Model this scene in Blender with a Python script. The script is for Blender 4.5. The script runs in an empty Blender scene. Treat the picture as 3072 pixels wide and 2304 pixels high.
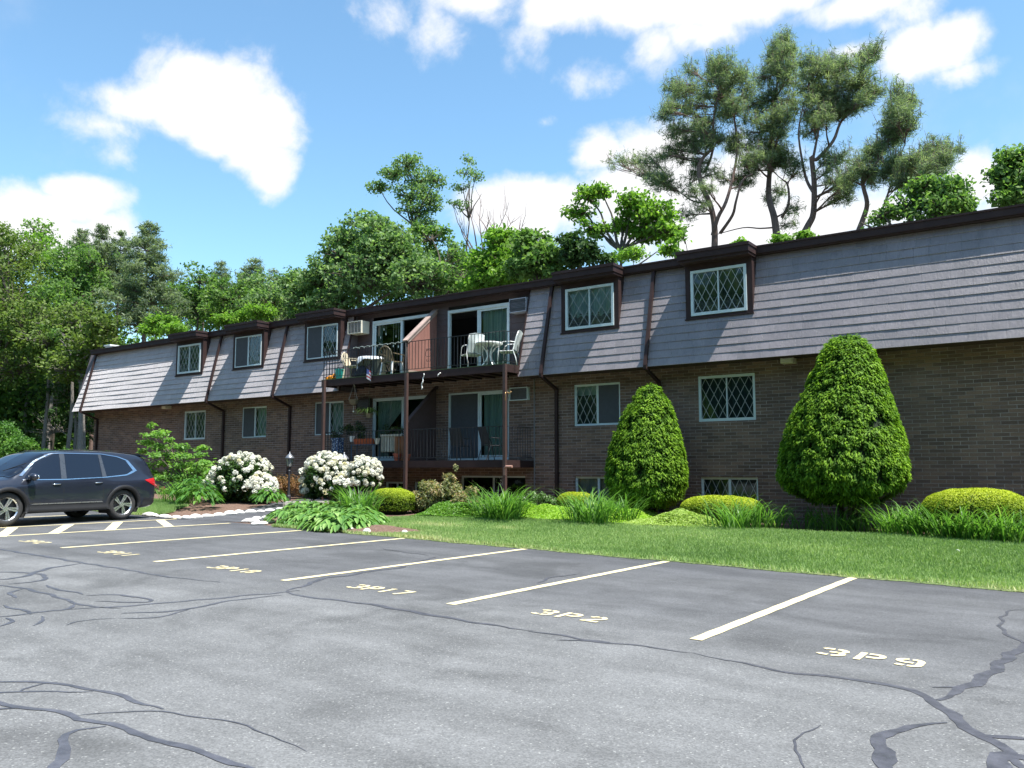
EXPO=1.1; SKYS=0.1; SKYTINT=(1.02,1.27,1.25); CLOUDV=5.2
import bpy, bmesh, math, random
import numpy as np
from mathutils import Vector, Matrix
PI = math.pi
R = math.radians
rnd = random.Random(7)
rng = np.random.default_rng(11)
scene = bpy.context.scene
COL = scene.collection

# ------------------------------------------------------------------ camera geometry (building axis = X, facade faces -Y)
CAMH = 1.5
FOC = 2520.0                     # focal length in pixels of the 3072 wide photo
PITCH = math.atan(258 / FOC)
AZ = math.pi / 2 - math.atan(3551 / math.hypot(FOC, 258))
_fw = np.array([-math.sin(AZ) * math.cos(PITCH), math.cos(AZ) * math.cos(PITCH), math.sin(PITCH)])
_rt = np.array([math.cos(AZ), math.sin(AZ), 0.0])
_up = np.cross(_rt, _fw)
_C = np.array([0, 0, CAMH])
def ray(px, py):
    d = _fw * FOC + _rt * (px - 1536) - _up * (py - 1152)
    return d / np.linalg.norm(d)
def sstep(t):
    t = np.clip(t, 0, 1)
    return t * t * (3 - 2 * t)
def gz(x, y):
    """height of the ground"""
    xx = np.clip(x, -48, 25)
    z = -0.0175 * xx + 0.17 * sstep((y - 12.3) / 4.5)
    z = z + np.maximum(0, y - 40) * 0.16 * sstep((y - 40) / 20)
    z = z + np.maximum(0, -46 - np.asarray(x, dtype=float)) * 0.04
    return z
def G(px, py):
    """point of the ground seen at a photo pixel"""
    d = ray(px, py); z = 0.0; p = _C
    for _ in range(60):
        t = (z - CAMH) / d[2]
        p = _C + d * t
        z = 0.5 * z + 0.5 * float(gz(p[0], p[1]))
    return Vector(p)
def P(px, py, y):
    d = ray(px, py)
    return Vector(_C + d * (y / d[1]))
def depth(v):
    return float((np.array(v) - _C) @ _fw)
def g(x, y):
    return Vector((x, y, float(gz(x, y))))

# ------------------------------------------------------------------ object helpers
def tag(o, label=None, cat=None, group=None, kind=None):
    if label: o['label'] = label
    if cat: o['category'] = cat
    if group: o['group'] = group
    if kind: o['kind'] = kind
    return o
def empty(name, loc, label=None, cat=None, group=None, rz=0.0):
    o = bpy.data.objects.new(name, None)
    o.empty_display_size = 0.2
    o.location = loc; o.rotation_euler = (0, 0, rz)
    COL.objects.link(o)
    return tag(o, label, cat, group)
def link(name, me, mat, parent=None, loc=(0, 0, 0)):
    o = bpy.data.objects.new(name, me)
    if mat is not None:
        for m in (mat if isinstance(mat, (list, tuple)) else [mat]):
            me.materials.append(m)
    o.location = loc
    COL.objects.link(o)
    if parent is not None: o.parent = parent
    return o
def copy_tree(o, parent=None):
    c = o.copy(); COL.objects.link(c)
    c.parent = parent
    for ch in [q for q in bpy.data.objects if q.parent == o and q is not c]:
        copy_tree(ch, c)
    return c

class MB:
    def __init__(s): s.v = []; s.f = []; s.m = []
    def add(s, vs, fs, m=0):
        b = len(s.v); s.v += [tuple(v) for v in vs]
        s.f += [tuple(b + i for i in f) for f in fs]; s.m += [m] * len(fs)
        return s
    def box(s, x0, x1, y0, y1, z0, z1, m=0):
        vs = [(x, y, z) for z in (z0, z1) for y in (y0, y1) for x in (x0, x1)]
        return s.add(vs, [(0, 2, 3, 1), (4, 5, 7, 6), (0, 1, 5, 4), (2, 6, 7, 3), (0, 4, 6, 2), (1, 3, 7, 5)], m)
    def hexa(s, b, t, m=0):
        """b, t: four bottom / four top points in the same winding"""
        return s.add(list(b) + list(t), [(3, 2, 1, 0), (4, 5, 6, 7)] + [(i, (i + 1) % 4, 4 + (i + 1) % 4, 4 + i) for i in range(4)], m)
    def bar(s, a, b, w, h=None, up=(0, 0, 1), m=0):
        a = Vector(a); b = Vector(b); h = h or w
        d = (b - a).normalized(); u = Vector(up)
        if abs(d.dot(u)) > 0.98: u = Vector((0, 1, 0))
        sd = d.cross(u).normalized(); u = sd.cross(d).normalized()
        q = lambda p: [p - sd * w / 2 - u * h / 2, p + sd * w / 2 - u * h / 2, p + sd * w / 2 + u * h / 2, p - sd * w / 2 + u * h / 2]
        return s.hexa(q(a), q(b), m)
    def tube(s, pts, r, n=8, cap=True, m=0):
        pts = [Vector(p) for p in pts]; k = len(pts)
        rr = r if isinstance(r, (list, tuple)) else [r] * k
        base = len(s.v); prev = None
        for i, p in enumerate(pts):
            d = (pts[min(i + 1, k - 1)] - pts[max(i - 1, 0)]).normalized()
            if prev is None:
                a = Vector((0, 0, 1)) if abs(d.z) < 0.9 else Vector((1, 0, 0))
                sd = d.cross(a).normalized()
            else:
                sd = (prev - d * prev.dot(d)).normalized()
            prev = sd; u = d.cross(sd)
            for j in range(n):
                an = 2 * PI * j / n
                s.v.append(tuple(p + (sd * math.cos(an) + u * math.sin(an)) * rr[i]))
        for i in range(k - 1):
            for j in range(n):
                a = base + i * n + j; b = base + i * n + (j + 1) % n
                s.f.append((a, b, b + n, a + n)); s.m.append(m)
        if cap:
            s.f.append(tuple(base + j for j in reversed(range(n)))); s.m.append(m)
            s.f.append(tuple(base + (k - 1) * n + j for j in range(n))); s.m.append(m)
        return s
    def lathe(s, prof, c=(0, 0, 0), n=20, m=0):
        """prof: (radius, z) list around vertical axis through c"""
        base = len(s.v)
        for r, z in prof:
            for j in range(n):
                a = 2 * PI * j / n
                s.v.append((c[0] + r * math.cos(a), c[1] + r * math.sin(a), c[2] + z))
        for i in range(len(prof) - 1):
            for j in range(n):
                a = base + i * n + j; b = base + i * n + (j + 1) % n
                s.f.append((a, b, b + n, a + n)); s.m.append(m)
        if prof[0][0] > 1e-4: s.f.append(tuple(base + j for j in reversed(range(n)))); s.m.append(m)
        if prof[-1][0] > 1e-4: s.f.append(tuple(base + (len(prof) - 1) * n + j for j in range(n))); s.m.append(m)
        return s
    def poly(s, pts, th, axis, m=0):
        """extrude flat polygon pts (3d list) by vector th*axis"""
        a = Vector(axis) * th; n = len(pts)
        vs = [Vector(p) for p in pts] + [Vector(p) + a for p in pts]
        return s.add(vs, [tuple(reversed(range(n))), tuple(range(n, 2 * n))] + [(i, (i + 1) % n, n + (i + 1) % n, n + i) for i in range(n)], m)
    def sphere(s, c, r, n=10, k=7, m=0, sc=(1, 1, 1)):
        base = len(s.v)
        for i in range(k + 1):
            th = PI * i / k
            for j in range(n):
                a = 2 * PI * j / n
                s.v.append((c[0] + r * sc[0] * math.sin(th) * math.cos(a), c[1] + r * sc[1] * math.sin(th) * math.sin(a), c[2] - r * sc[2] * math.cos(th)))
        for i in range(k):
            for j in range(n):
                a = base + i * n + j; b = base + i * n + (j + 1) % n
                s.f.append((a, b, b + n, a + n)); s.m.append(m)
        return s
    def build(s, name, mat, parent=None, loc=(0, 0, 0), smooth=False, recalc=True):
        me = bpy.data.meshes.new(name)
        me.from_pydata(s.v, [], s.f)
        if recalc:
            bm = bmesh.new(); bm.from_mesh(me)
            bmesh.ops.recalc_face_normals(bm, faces=bm.faces)
            bm.to_mesh(me); bm.free()
        if any(s.m): me.polygons.foreach_set('material_index', s.m)
        if smooth:
            me.polygons.foreach_set('use_smooth', [True] * len(me.polygons))
        me.update()
        return link(name, me, mat, parent, loc)

def np_quads(name, V, mat, parent=None, loc=(0, 0, 0), attr=None, quads=None):
    """V (n,4,3) loose quads, or V (n,3) with quads (m,4)"""
    if quads is None:
        n = V.shape[0]; quads = np.arange(n * 4, dtype=np.int32).reshape(n, 4); V = V.reshape(-1, 3)
    V = V.astype(np.float32); m = len(quads)
    me = bpy.data.meshes.new(name)
    me.vertices.add(len(V)); me.vertices.foreach_set('co', V.ravel())
    me.loops.add(m * 4); me.loops.foreach_set('vertex_index', quads.astype(np.int32).ravel())
    me.polygons.add(m); me.polygons.foreach_set('loop_start', np.arange(0, m * 4, 4, dtype=np.int32))
    try: me.polygons.foreach_set('loop_total', np.full(m, 4, dtype=np.int32))
    except Exception: pass
    if attr is not None:
        a = me.attributes.new('v', 'FLOAT', 'FACE'); a.data.foreach_set('value', attr.astype(np.float32))
    me.update(calc_edges=True)
    return link(name, me, mat, parent, loc)

# ------------------------------------------------------------------ material helpers
class NT:
    def __init__(s, tree): s.t = tree; s.n = tree.nodes; s.l = tree.links
    def add(s, typ, **kw):
        nd = s.n.new(typ)
        for k, v in kw.items():
            if k == 'inp':
                for a, b in v.items(): s.set(nd, a, b)
            else: setattr(nd, k, v)
        return nd
    def set(s, nd, key, val):
        sock = nd.inputs[key]
        if isinstance(val, bpy.types.NodeSocket): s.l.new(val, sock)
        else: sock.default_value = val
    def math(s, op, a, b=0.0, c=None, clamp=False):
        nd = s.n.new('ShaderNodeMath'); nd.operation = op; nd.use_clamp = clamp
        s.set(nd, 0, a); s.set(nd, 1, b)
        if c is not None: s.set(nd, 2, c)
        return nd.outputs[0]
    def mix(s, f, a, b, typ='RGBA'):
        nd = s.n.new('ShaderNodeMix'); nd.data_type = typ
        s.set(nd, 0, f)
        i = {'RGBA': (6, 7), 'FLOAT': (2, 3)}[typ]
        s.set(nd, i[0], a); s.set(nd, i[1], b)
        return nd.outputs[{'RGBA': 2, 'FLOAT': 0}[typ]]
    def noise(s, scale, detail=4, rough=0.55, vec=None, out=0, dist=0.0):
        nd = s.n.new('ShaderNodeTexNoise'); nd.inputs['Scale'].default_value = scale
        nd.inputs['Detail'].default_value = detail; nd.inputs['Roughness'].default_value = rough
        nd.inputs['Distortion'].default_value = dist
        if vec is not None: s.l.new(vec, nd.inputs['Vector'])
        return nd.outputs[out]
    def coord(s, out='Object'):
        return s.n.new('ShaderNodeTexCoord').outputs[out]
    def mapr(s, v, a, b, c, d, smooth=False):
        nd = s.n.new('ShaderNodeMapRange')
        if smooth: nd.interpolation_type = 'SMOOTHSTEP'
        s.set(nd, 0, v)
        for i, q in enumerate((a, b, c, d)): s.set(nd, i + 1, q)
        return nd.outputs[0]
def c4(c): return (c[0], c[1], c[2], 1.0)
_mats = {}
def new_mat(name):
    m = bpy.data.materials.new(name); m.use_nodes = True
    t = NT(m.node_tree); t.n.clear()
    out = t.add('ShaderNodeOutputMaterial')
    return m, t, out
def plain(name, col, rough=0.6, metal=0.0, spec=0.5, var=0.12, vscale=6.0, bump=0.0, bscale=40.0, coat=0.0):
    """painted / plastic / metal with procedural mottling"""
    if name in _mats: return _mats[name]
    m, t, out = new_mat(name)
    b = t.add('ShaderNodeBsdfPrincipled')
    co = t.coord()
    n = t.noise(vscale, 5, 0.6, co)
    f = t.mapr(n, 0.3, 0.7, 1 - var, 1 + var)
    mul = t.add('ShaderNodeVectorMath', operation='SCALE')
    mul.inputs[0].default_value = col[:3]; t.set(mul, 'Scale', f)
    t.set(b, 'Base Color', mul.outputs[0])
    t.set(b, 'Roughness', t.mapr(t.noise(vscale * 3, 3, 0.5, co), 0.3, 0.7, max(0.02, rough - 0.08), min(1, rough + 0.08)))
    b.inputs['Metallic'].default_value = metal
    b.inputs['Specular IOR Level'].default_value = spec
    b.inputs['Coat Weight'].default_value = coat
    if bump:
        bn = t.add('ShaderNodeBump'); bn.inputs['Strength'].default_value = bump; bn.inputs['Distance'].default_value = 0.01
        t.set(bn, 'Height', t.noise(bscale, 4, 0.6, co)); t.set(b, 'Normal', bn.outputs[0])
    t.set(out, 0, b.outputs[0])
    _mats[name] = m
    return m
def leaf_mat(name, ca, cb, cc=None, trans=0.45, rough=0.5, spec=0.35):
    """foliage: colour between ca and cb by the face attribute, cc at the top end; light passes through"""
    if name in _mats: return _mats[name]
    m, t, out = new_mat(name)
    at = t.add('ShaderNodeAttribute', attribute_name='v')
    rp = t.add('ShaderNodeValToRGB')
    e = rp.color_ramp.elements
    e[0].position = 0.0; e[0].color = c4(ca); e[1].position = 0.6 if cc else 1.0; e[1].color = c4(cb)
    if cc:
        k = e.new(1.0); k.color = c4(cc)
    t.l.new(at.outputs['Fac'], rp.inputs[0])
    b = t.add('ShaderNodeBsdfPrincipled')
    b.inputs['Roughness'].default_value = rough; b.inputs['Specular IOR Level'].default_value = spec
    t.l.new(rp.outputs[0], b.inputs['Base Color'])
    tr = t.add('ShaderNodeBsdfTranslucent')
    br = t.add('ShaderNodeMix'); br.data_type = 'RGBA'; br.blend_type = 'MULTIPLY'; br.inputs[0].default_value = 1.0
    t.l.new(rp.outputs[0], br.inputs[6]); br.inputs[7].default_value = (1.25, 1.4, 0.7, 1)
    t.l.new(br.outputs[2], tr.inputs[0])
    mx = t.add('ShaderNodeMixShader'); mx.inputs[0].default_value = trans
    t.l.new(b.outputs[0], mx.inputs[1]); t.l.new(tr.outputs[0], mx.inputs[2])
    t.l.new(mx.outputs[0], out.inputs[0])
    _mats[name] = m
    return m

# ------------------------------------------------------------------ foliage helpers (numpy)
def unit(a): return a / np.maximum(1e-9, np.linalg.norm(a, axis=-1, keepdims=True))
def wob(p, seed, sc=1.0):
    """cheap smooth 3-d noise in -1..1"""
    r = np.random.default_rng(seed); o = np.zeros(len(p))
    for k in range(6):
        d = unit(r.normal(size=3)) * sc * (1 + 0.6 * k)
        o += np.sin(p @ d + r.uniform(0, 6.3)) / (1 + 0.45 * k)
    return o / 2.6
def leaf_quads(pos, nrm, L, W, droop=0.0, dirs=None):
    """rhombic leaves; nrm leaf normal"""
    n = len(pos)
    if dirs is None: dirs = rng.normal(size=(n, 3))
    d = unit(dirs - nrm * np.sum(dirs * nrm, axis=1, keepdims=True))
    s = np.cross(nrm, d)
    L = np.asarray(L).reshape(-1, 1) * np.ones((n, 1)); W = np.asarray(W).reshape(-1, 1) * np.ones((n, 1))
    dr = np.array([0, 0, -1.0]) * droop * L
    return np.stack([pos - d * L * 0.5, pos + s * W * 0.5 - d * L * 0.08, pos + d * L * 0.5 + dr, pos - s * W * 0.5 - d * L * 0.08], axis=1)
def blob_leaves(blobs, per_m2, L, W, up=0.5, rand=0.8, inner=0.55, flat=1.0, vb=0.5, vs=0.22, dirmode=None):
    """blobs (k,4 or 6): centre and radius (or three radii). returns quads, attr"""
    Q, A = [], []
    for b in blobs:
        c = np.array(b[:3]); r = np.array([b[3]] * 3) if len(b) == 4 else np.array(b[3:6])
        r = r * np.array([1, 1, flat])
        n = max(6, int(per_m2 * 4 * PI * (r[0] * r[1] * r[2]) ** (2 / 3)))
        u = unit(rng.normal(size=(n, 3)))
        rr = inner + (1 - inner) * rng.random((n, 1)) ** 0.6
        p = c + u * rr * r * (1 + 0.22 * rng.normal(size=(n, 1)))
        nm = unit(u * 0.7 + np.array([0, 0, up]) + rand * rng.normal(size=(n, 3)))
        dirs = None
        if dirmode == 'out': dirs = unit(u + np.array([0, 0, 0.5]) + 0.5 * rng.normal(size=(n, 3)))
        l = L * (0.7 + 0.6 * rng.random(n)); w = W * (0.7 + 0.6 * rng.random(n))
        Q.append(leaf_quads(p, nm, l, w, 0.1, dirs))
        bv = vb + vs * rng.normal()
        A.append(np.clip(bv + 0.16 * rng.normal(size=n), 0, 1))
    return np.concatenate(Q), np.concatenate(A)
def blade_mesh(bases, azs, Ls, tilt0, bend, W, seg=5, zvar=None):
    """arching blades; returns V(n*(seg+1)*2,3), quads"""
    n = len(bases); t = np.linspace(0, 1, seg + 1)
    V = np.zeros((n, seg + 1, 2, 3))
    h = np.stack([np.cos(azs), np.sin(azs), np.zeros(n)], 1); s = np.stack([-np.sin(azs), np.cos(azs), np.zeros(n)], 1)
    pos = bases.copy(); ang = tilt0.copy()
    for i, q in enumerate(t):
        w = W * (1 - q ** 2.2) * (0.45 + 0.55 * min(1, q * 4)) + 0.0015
        V[:, i, 0] = pos - s * (w[:, None] if isinstance(w, np.ndarray) else w) / 2
        V[:, i, 1] = pos + s * (w[:, None] if isinstance(w, np.ndarray) else w) / 2
        st = (Ls / seg)[:, None]
        pos = pos + h * st * np.sin(ang)[:, None] + np.array([0, 0, 1.0]) * st * np.cos(ang)[:, None]
        ang = ang + bend / seg * (0.5 + q)
    F = []
    base = np.arange(n) * (seg + 1) * 2
    for i in range(seg):
        a = base + i * 2
        F.append(np.stack([a, a + 1, a + 3, a + 2], 1))
    return V.reshape(-1, 3), np.stack(F, 1).reshape(-1, 4), seg
# ================================================================== camera, light, sky
cam = bpy.data.objects.new('camera', bpy.data.cameras.new('camera'))
COL.objects.link(cam); scene.camera = cam
cam.location = (0, 0, CAMH)
cam.rotation_euler = (PI / 2 + PITCH, 0, AZ)
cam.data.sensor_width = 36; cam.data.lens = 36 * FOC / 3072
cam.data.clip_start = 0.05; cam.data.clip_end = 2000
SUNV = Vector((0.424, -0.04, 1.0)).normalized()
sl = bpy.data.lights.new('sun', 'SUN'); sl.energy = 5.0; sl.angle = R(0.55); sl.color = (1.0, 0.965, 0.90)
so = bpy.data.objects.new('sun', sl); COL.objects.link(so); so.location = (20, 0, 60)
so.rotation_euler = SUNV.to_track_quat('Z', 'Y').to_euler()
scene.view_settings.view_transform = 'Standard'; scene.view_settings.look = 'None'
scene.view_settings.exposure = EXPO; scene.view_settings.gamma = 1.0
world = bpy.data.worlds.new('World'); scene.world = world; world.use_nodes = True
w = NT(world.node_tree); w.n.clear()
wo = w.add('ShaderNodeOutputWorld'); bg = w.add('ShaderNodeBackground')
sky = w.add('ShaderNodeTexSky', sky_type='NISHITA'); sky.sun_disc = False
sky.sun_elevation = math.asin(SUNV.z); sky.sun_rotation = math.atan2(SUNV.x, SUNV.y)
sky.air_density = 1.0; sky.dust_density = 0.6; sky.ozone_density = 1.6; sky.altitude = 100
dirv = w.coord('Generated')
sp = w.add('ShaderNodeSeparateXYZ'); w.l.new(dirv, sp.inputs[0])
az_ = w.math('ARCTAN2', sp.outputs[0], sp.outputs[1]); el_ = w.math('ARCSINE', sp.outputs[2])
wn = w.noise(5.0, 4, 0.55, dirv, out=1)
wv = w.add('ShaderNodeVectorMath', operation='SUBTRACT'); w.l.new(wn, wv.inputs[0]); wv.inputs[1].default_value = (0.5, 0.5, 0.5)
ws = w.add('ShaderNodeVectorMath', operation='SCALE'); w.l.new(wv.outputs[0], ws.inputs[0]); ws.inputs['Scale'].default_value = 0.05
cb = w.add('ShaderNodeCombineXYZ'); w.l.new(az_, cb.inputs[0]); w.l.new(el_, cb.inputs[1])
wc = w.add('ShaderNodeVectorMath', operation='ADD'); w.l.new(cb.outputs[0], wc.inputs[0]); w.l.new(ws.outputs[0], wc.inputs[1])
CL = [  # x, y, rx, ry (2212-wide photo), strength
    (455, 185, 140, 75, 1), (560, 255, 85, 85, 1), (470, 265, 130, 65, 1), (585, 355, 55, 55, 1), (520, 320, 80, 55, 1), (370, 230, 90, 60, 1), (385, 265, 90, 60, 1), (450, 300, 100, 55, 1), (300, 235, 80, 50, .75),
    (255, 215, 90, 50, .55), (215, 270, 100, 40, .42), (235, 340, 40, 45, .35), (410, 320, 90, 40, .4),
    (70, 450, 110, 60, 1), (170, 440, 90, 55, 1), (60, 510, 200, 60, 1), (-80, 480, 150, 90, 1), (225, 500, 60, 50, .8), (120, 408, 50, 28, .8),
    (850, 60, 80, 70, .55), (930, 85, 70, 70, .5), (1010, 15, 120, 35, .5), (1240, 25, 110, 55, .85), (1175, 110, 50, 80, .42), (1235, 165, 80, 40, .42),
    (1400, 20, 160, 50, .85), (1600, 5, 210, 45, .85), (1510, 60, 110, 45, .6), (1850, 10, 150, 42, .8), (1430, 85, 50, 50, .55), (1950, 30, 60, 60, .5), (1170, 262, 30, 18, .3),
    (1290, 320, 62, 52, 1), (1400, 345, 120, 90, 1), (1200, 430, 150, 60, 1), (1500, 440, 300, 120, 1), (1110, 460, 110, 60, 1), (1650, 500, 320, 90, 1), (1340, 400, 120, 80, 1), (1850, 480, 200, 60, .8),
    (1975, 125, 75, 62, 1), (2045, 105, 85, 55, 1), (2075, 165, 80, 30, .5), (1830, 118, 60, 20, .5),
    (2120, 385, 90, 65, 1), (2240, 430, 120, 60, 1), (1960, 345, 50, 50, .3), (400, 95, 60, 18, .22), (520, 110, 50, 20, .2),
    (-300, 300, 160, 60, 1), (2600, 200, 200, 90, 1)]
mask = None
for (x, y, rx, ry, s_) in CL:
    d = ray(x * 1.3888, y * 1.3888); a0 = math.atan2(d[0], d[1]); e0 = math.asin(d[2])
    k = math.hypot(1, math.hypot(x * 1.3888 - 1536, y * 1.3888 - 1152) / FOC)
    sub = w.add('ShaderNodeVectorMath', operation='SUBTRACT'); w.l.new(wc.outputs[0], sub.inputs[0]); sub.inputs[1].default_value = (a0, e0, 0)
    ml = w.add('ShaderNodeVectorMath', operation='MULTIPLY'); w.l.new(sub.outputs[0], ml.inputs[0])
    ml.inputs[1].default_value = (math.cos(e0) * k * FOC / (rx * 1.3888 * 1.25), k * FOC / (ry * 1.3888 * 1.25), 0)
    ln = w.add('ShaderNodeVectorMath', operation='LENGTH'); w.l.new(ml.outputs[0], ln.inputs[0])
    f = w.math('MULTIPLY_ADD', ln.outputs['Value'], -s_, s_)
    if s_ < 0.7: f = w.math('MULTIPLY', f, 0.8)
    mask = f if mask is None else w.math('MAXIMUM', mask, f)
nz = w.noise(9.0, 9, 0.62, dirv, dist=0.3)
nz2 = w.noise(34.0, 6, 0.6, dirv)
den = w.math('ADD', mask, w.math('MULTIPLY', w.math('SUBTRACT', nz, 0.52), 1.35))
den = w.math('ADD', den, w.math('MULTIPLY', w.math('SUBTRACT', nz2, 0.5), 0.42))
cm = w.mapr(den, -0.05, 0.50, 0.0, 1.0, True)
wisp = w.math('MULTIPLY', w.mapr(w.noise(4.0, 8, 0.6, dirv), 0.52, 0.8, 0, 1, True), 0.25)
cm = w.math('MAXIMUM', cm, wisp)
skc = w.add('ShaderNodeVectorMath', operation='MULTIPLY'); w.l.new(sky.outputs[0], skc.inputs[0]); skc.inputs[1].default_value = SKYTINT
final = w.mix(cm, skc.outputs[0], (CLOUDV, CLOUDV, CLOUDV * 1.02, 1))
world.cycles.sampling_method = 'NONE'
scene.cycles.max_bounces = 6; scene.cycles.diffuse_bounces = 3; scene.cycles.glossy_bounces = 3; scene.cycles.transmission_bounces = 4; scene.cycles.transparent_max_bounces = 6
scene.cycles.sample_clamp_indirect = 6
w.l.new(final, bg.inputs[0]); bg.inputs[1].default_value = SKYS
w.l.new(bg.outputs[0], wo.inputs[0])

# ================================================================== ground surfaces
def grid_sheet(name, xs, ys_of, nv, zoff, mat, kind='structure', zfun=None):
    """xs list; ys_of(x) -> (front, back)"""
    V = []
    for x in xs:
        a, b = ys_of(x)
        for j in range(nv + 1):
            y = a + (b - a) * j / nv
            V.append((x, y, (zfun or gz)(x, y) + zoff))
    V = np.array(V, dtype=float); n = len(xs); q = []
    for i in range(n - 1):
        for j in range(nv):
            a = i * (nv + 1) + j
            q.append((a, a + nv + 1, a + nv + 2, a + 1))
    o = np_quads(name, V, mat, quads=np.array(q))
    o.data.polygons.foreach_set('use_smooth', [True] * len(o.data.polygons))
    return tag(o, kind=kind)
def nmat(name, cols, scale, rough=0.9, bump=0.5, bscale=30, dist=0.03, detail=8):
    m, t, out = new_mat(name)
    co = t.coord(); b = t.add('ShaderNodeBsdfPrincipled'); b.inputs['Roughness'].default_value = rough; b.inputs['Specular IOR Level'].default_value = 0.2
    rp = t.add('ShaderNodeValToRGB'); e = rp.color_ramp.elements
    e[0].color = c4(cols[0]); e[0].position = 0.3; e[1].color = c4(cols[-1]); e[1].position = 0.7
    for i, c in enumerate(cols[1:-1]):
        k = e.new(0.3 + 0.4 * (i + 1) / (len(cols) - 1)); k.color = c4(c)
    t.l.new(t.noise(scale, detail, 0.7, co), rp.inputs[0]); t.l.new(rp.outputs[0], b.inputs[0])
    bn = t.add('ShaderNodeBump'); bn.inputs['Strength'].default_value = bump; bn.inputs['Distance'].default_value = dist
    t.set(bn, 'Height', t.noise(bscale, 5, 0.7, co)); t.set(b, 'Normal', bn.outputs[0])
    t.set(out, 0, b.outputs[0]); return m
M_soil = nmat('forest_soil', [(.03, .035, .012), (.06, .05, .03), (.035, .06, .02)], 0.8)
M_mulch = nmat('bark_mulch', [(.06, .035, .025), (.16, .10, .075), (.28, .20, .15)], 28, bump=1.0, bscale=45)
xs = sorted(set(list(np.linspace(-320, -60, 27)) + list(np.linspace(-60, 30, 181)) + list(np.linspace(30, 300, 28))))
ys = sorted(set(list(np.linspace(-150, -10, 15)) + list(np.linspace(-10, 60, 141)) + list(np.linspace(60, 300, 40))))
V = np.array([(x, y, float(gz(x, y)) - 0.06) for x in xs for y in ys]); q = []
for i in range(len(xs) - 1):
    for j in range(len(ys) - 1):
        a = i * len(ys) + j; q.append((a, a + len(ys), a + len(ys) + 1, a + 1))
gr = np_quads('ground', V, M_soil, quads=np.array(q)); gr.data.polygons.foreach_set('use_smooth', [True] * len(gr.data.polygons)); tag(gr, kind='structure')

# asphalt
m, t, out = new_mat('asphalt'); M_asph = m
co = t.coord()
sepc = t.add('ShaderNodeSeparateXYZ'); t.l.new(co, sepc.inputs[0])
big = t.noise(0.22, 5, 0.6, co); med = t.noise(1.3, 6, 0.65, co)
ywob = t.math('ADD', sepc.outputs[1], t.math('MULTIPLY', t.math('SUBTRACT', big, 0.5), 5.0))
newer = t.mapr(ywob, 5.2, 8.5, 0.0, 1.0, True)            # the stalls were sealed darker than the lane
edge = t.mapr(ywob, 10.4, 12.2, 0.0, 1.0, True)
base = t.mix(newer, (.127, .128, .129, 1), (.088, .089, .093, 1))
base = t.mix(t.math('MULTIPLY', edge, 0.55), base, (.048, .049, .056, 1))
f1 = t.math('MULTIPLY', t.mapr(med, 0.3, 0.7, 0.82, 1.16), t.mapr(t.noise(0.55, 4, 0.6, co, dist=.6), 0.36, 0.5, 0.78, 1.03, True))
stre = t.add('ShaderNodeMapping'); t.l.new(co, stre.inputs[0]); stre.inputs['Scale'].default_value = (0.35, 1.6, 1)
f2 = t.mapr(t.noise(1.4, 5, 0.6, stre.outputs[0]), 0.35, 0.65, 0.85, 1.12)
sc1 = t.add('ShaderNodeVectorMath', operation='SCALE'); t.l.new(base, sc1.inputs[0]); t.set(sc1, 'Scale', t.math('MULTIPLY', f1, f2))
vo = t.add('ShaderNodeTexVoronoi'); vo.inputs['Scale'].default_value = 95; t.l.new(co, vo.inputs['Vector'])
sv = t.add('ShaderNodeSeparateXYZ'); t.l.new(vo.outputs['Color'], sv.inputs[0])
agg = t.mapr(sv.outputs[0], 0.0, 1.0, 0.76, 1.25)
lt = t.mapr(sv.outputs[1], 0.978, 0.985, 0.0, 1.0)
sc2 = t.add('ShaderNodeVectorMath', operation='SCALE'); t.l.new(sc1.outputs[0], sc2.inputs[0]); t.set(sc2, 'Scale', agg)
vo2 = t.add('ShaderNodeTexVoronoi'); vo2.inputs['Scale'].default_value = 55; t.l.new(co, vo2.inputs['Vector'])
sv2 = t.add('ShaderNodeSeparateXYZ'); t.l.new(vo2.outputs['Color'], sv2.inputs[0])
lt2 = t.math('MULTIPLY', t.mapr(sv2.outputs[1], 0.988, 0.992, 0.0, 1.0), t.mapr(vo2.outputs['Distance'], 0.25, 0.3, 1.0, 0.0))
ac = t.mix(t.math('MULTIPLY', t.math('MAXIMUM', t.math('MULTIPLY', lt, t.math('SUBTRACT', 1.15, newer)), lt2), 0.33), sc2.outputs[0], (.42, .42, .40, 1))
b = t.add('ShaderNodeBsdfPrincipled'); t.set(b, 'Base Color', ac); b.inputs['Roughness'].default_value = 0.82; b.inputs['Specular IOR Level'].default_value = 0.35
bn = t.add('ShaderNodeBump'); bn.inputs['Strength'].default_value = 0.55; bn.inputs['Distance'].default_value = 0.006
t.set(bn, 'Height', t.math('ADD', sv.outputs[0], t.noise(60, 3, 0.6, co))); t.set(b, 'Normal', bn.outputs[0]); t.set(out, 0, b.outputs[0])
lotz = lambda x, y: -0.0175 * np.clip(x, -48, 25) - np.minimum(0, 0)
def lot_edge(x):
    return 12.07 + 0.03 * math.sin(x * 2.1) + 0.022 * math.sin(x * 5.3 + 1) + 0.018 * math.sin(x * 13.7 + 2) + 0.012 * math.sin(x * 29.1)
lot = grid_sheet('parking_lot', list(np.arange(-60, 26.01, 0.5)), lambda x: (-40, 12.28), 24, 0.0, M_asph, zfun=lambda x, y: float(gz(x, 0)) )

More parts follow.
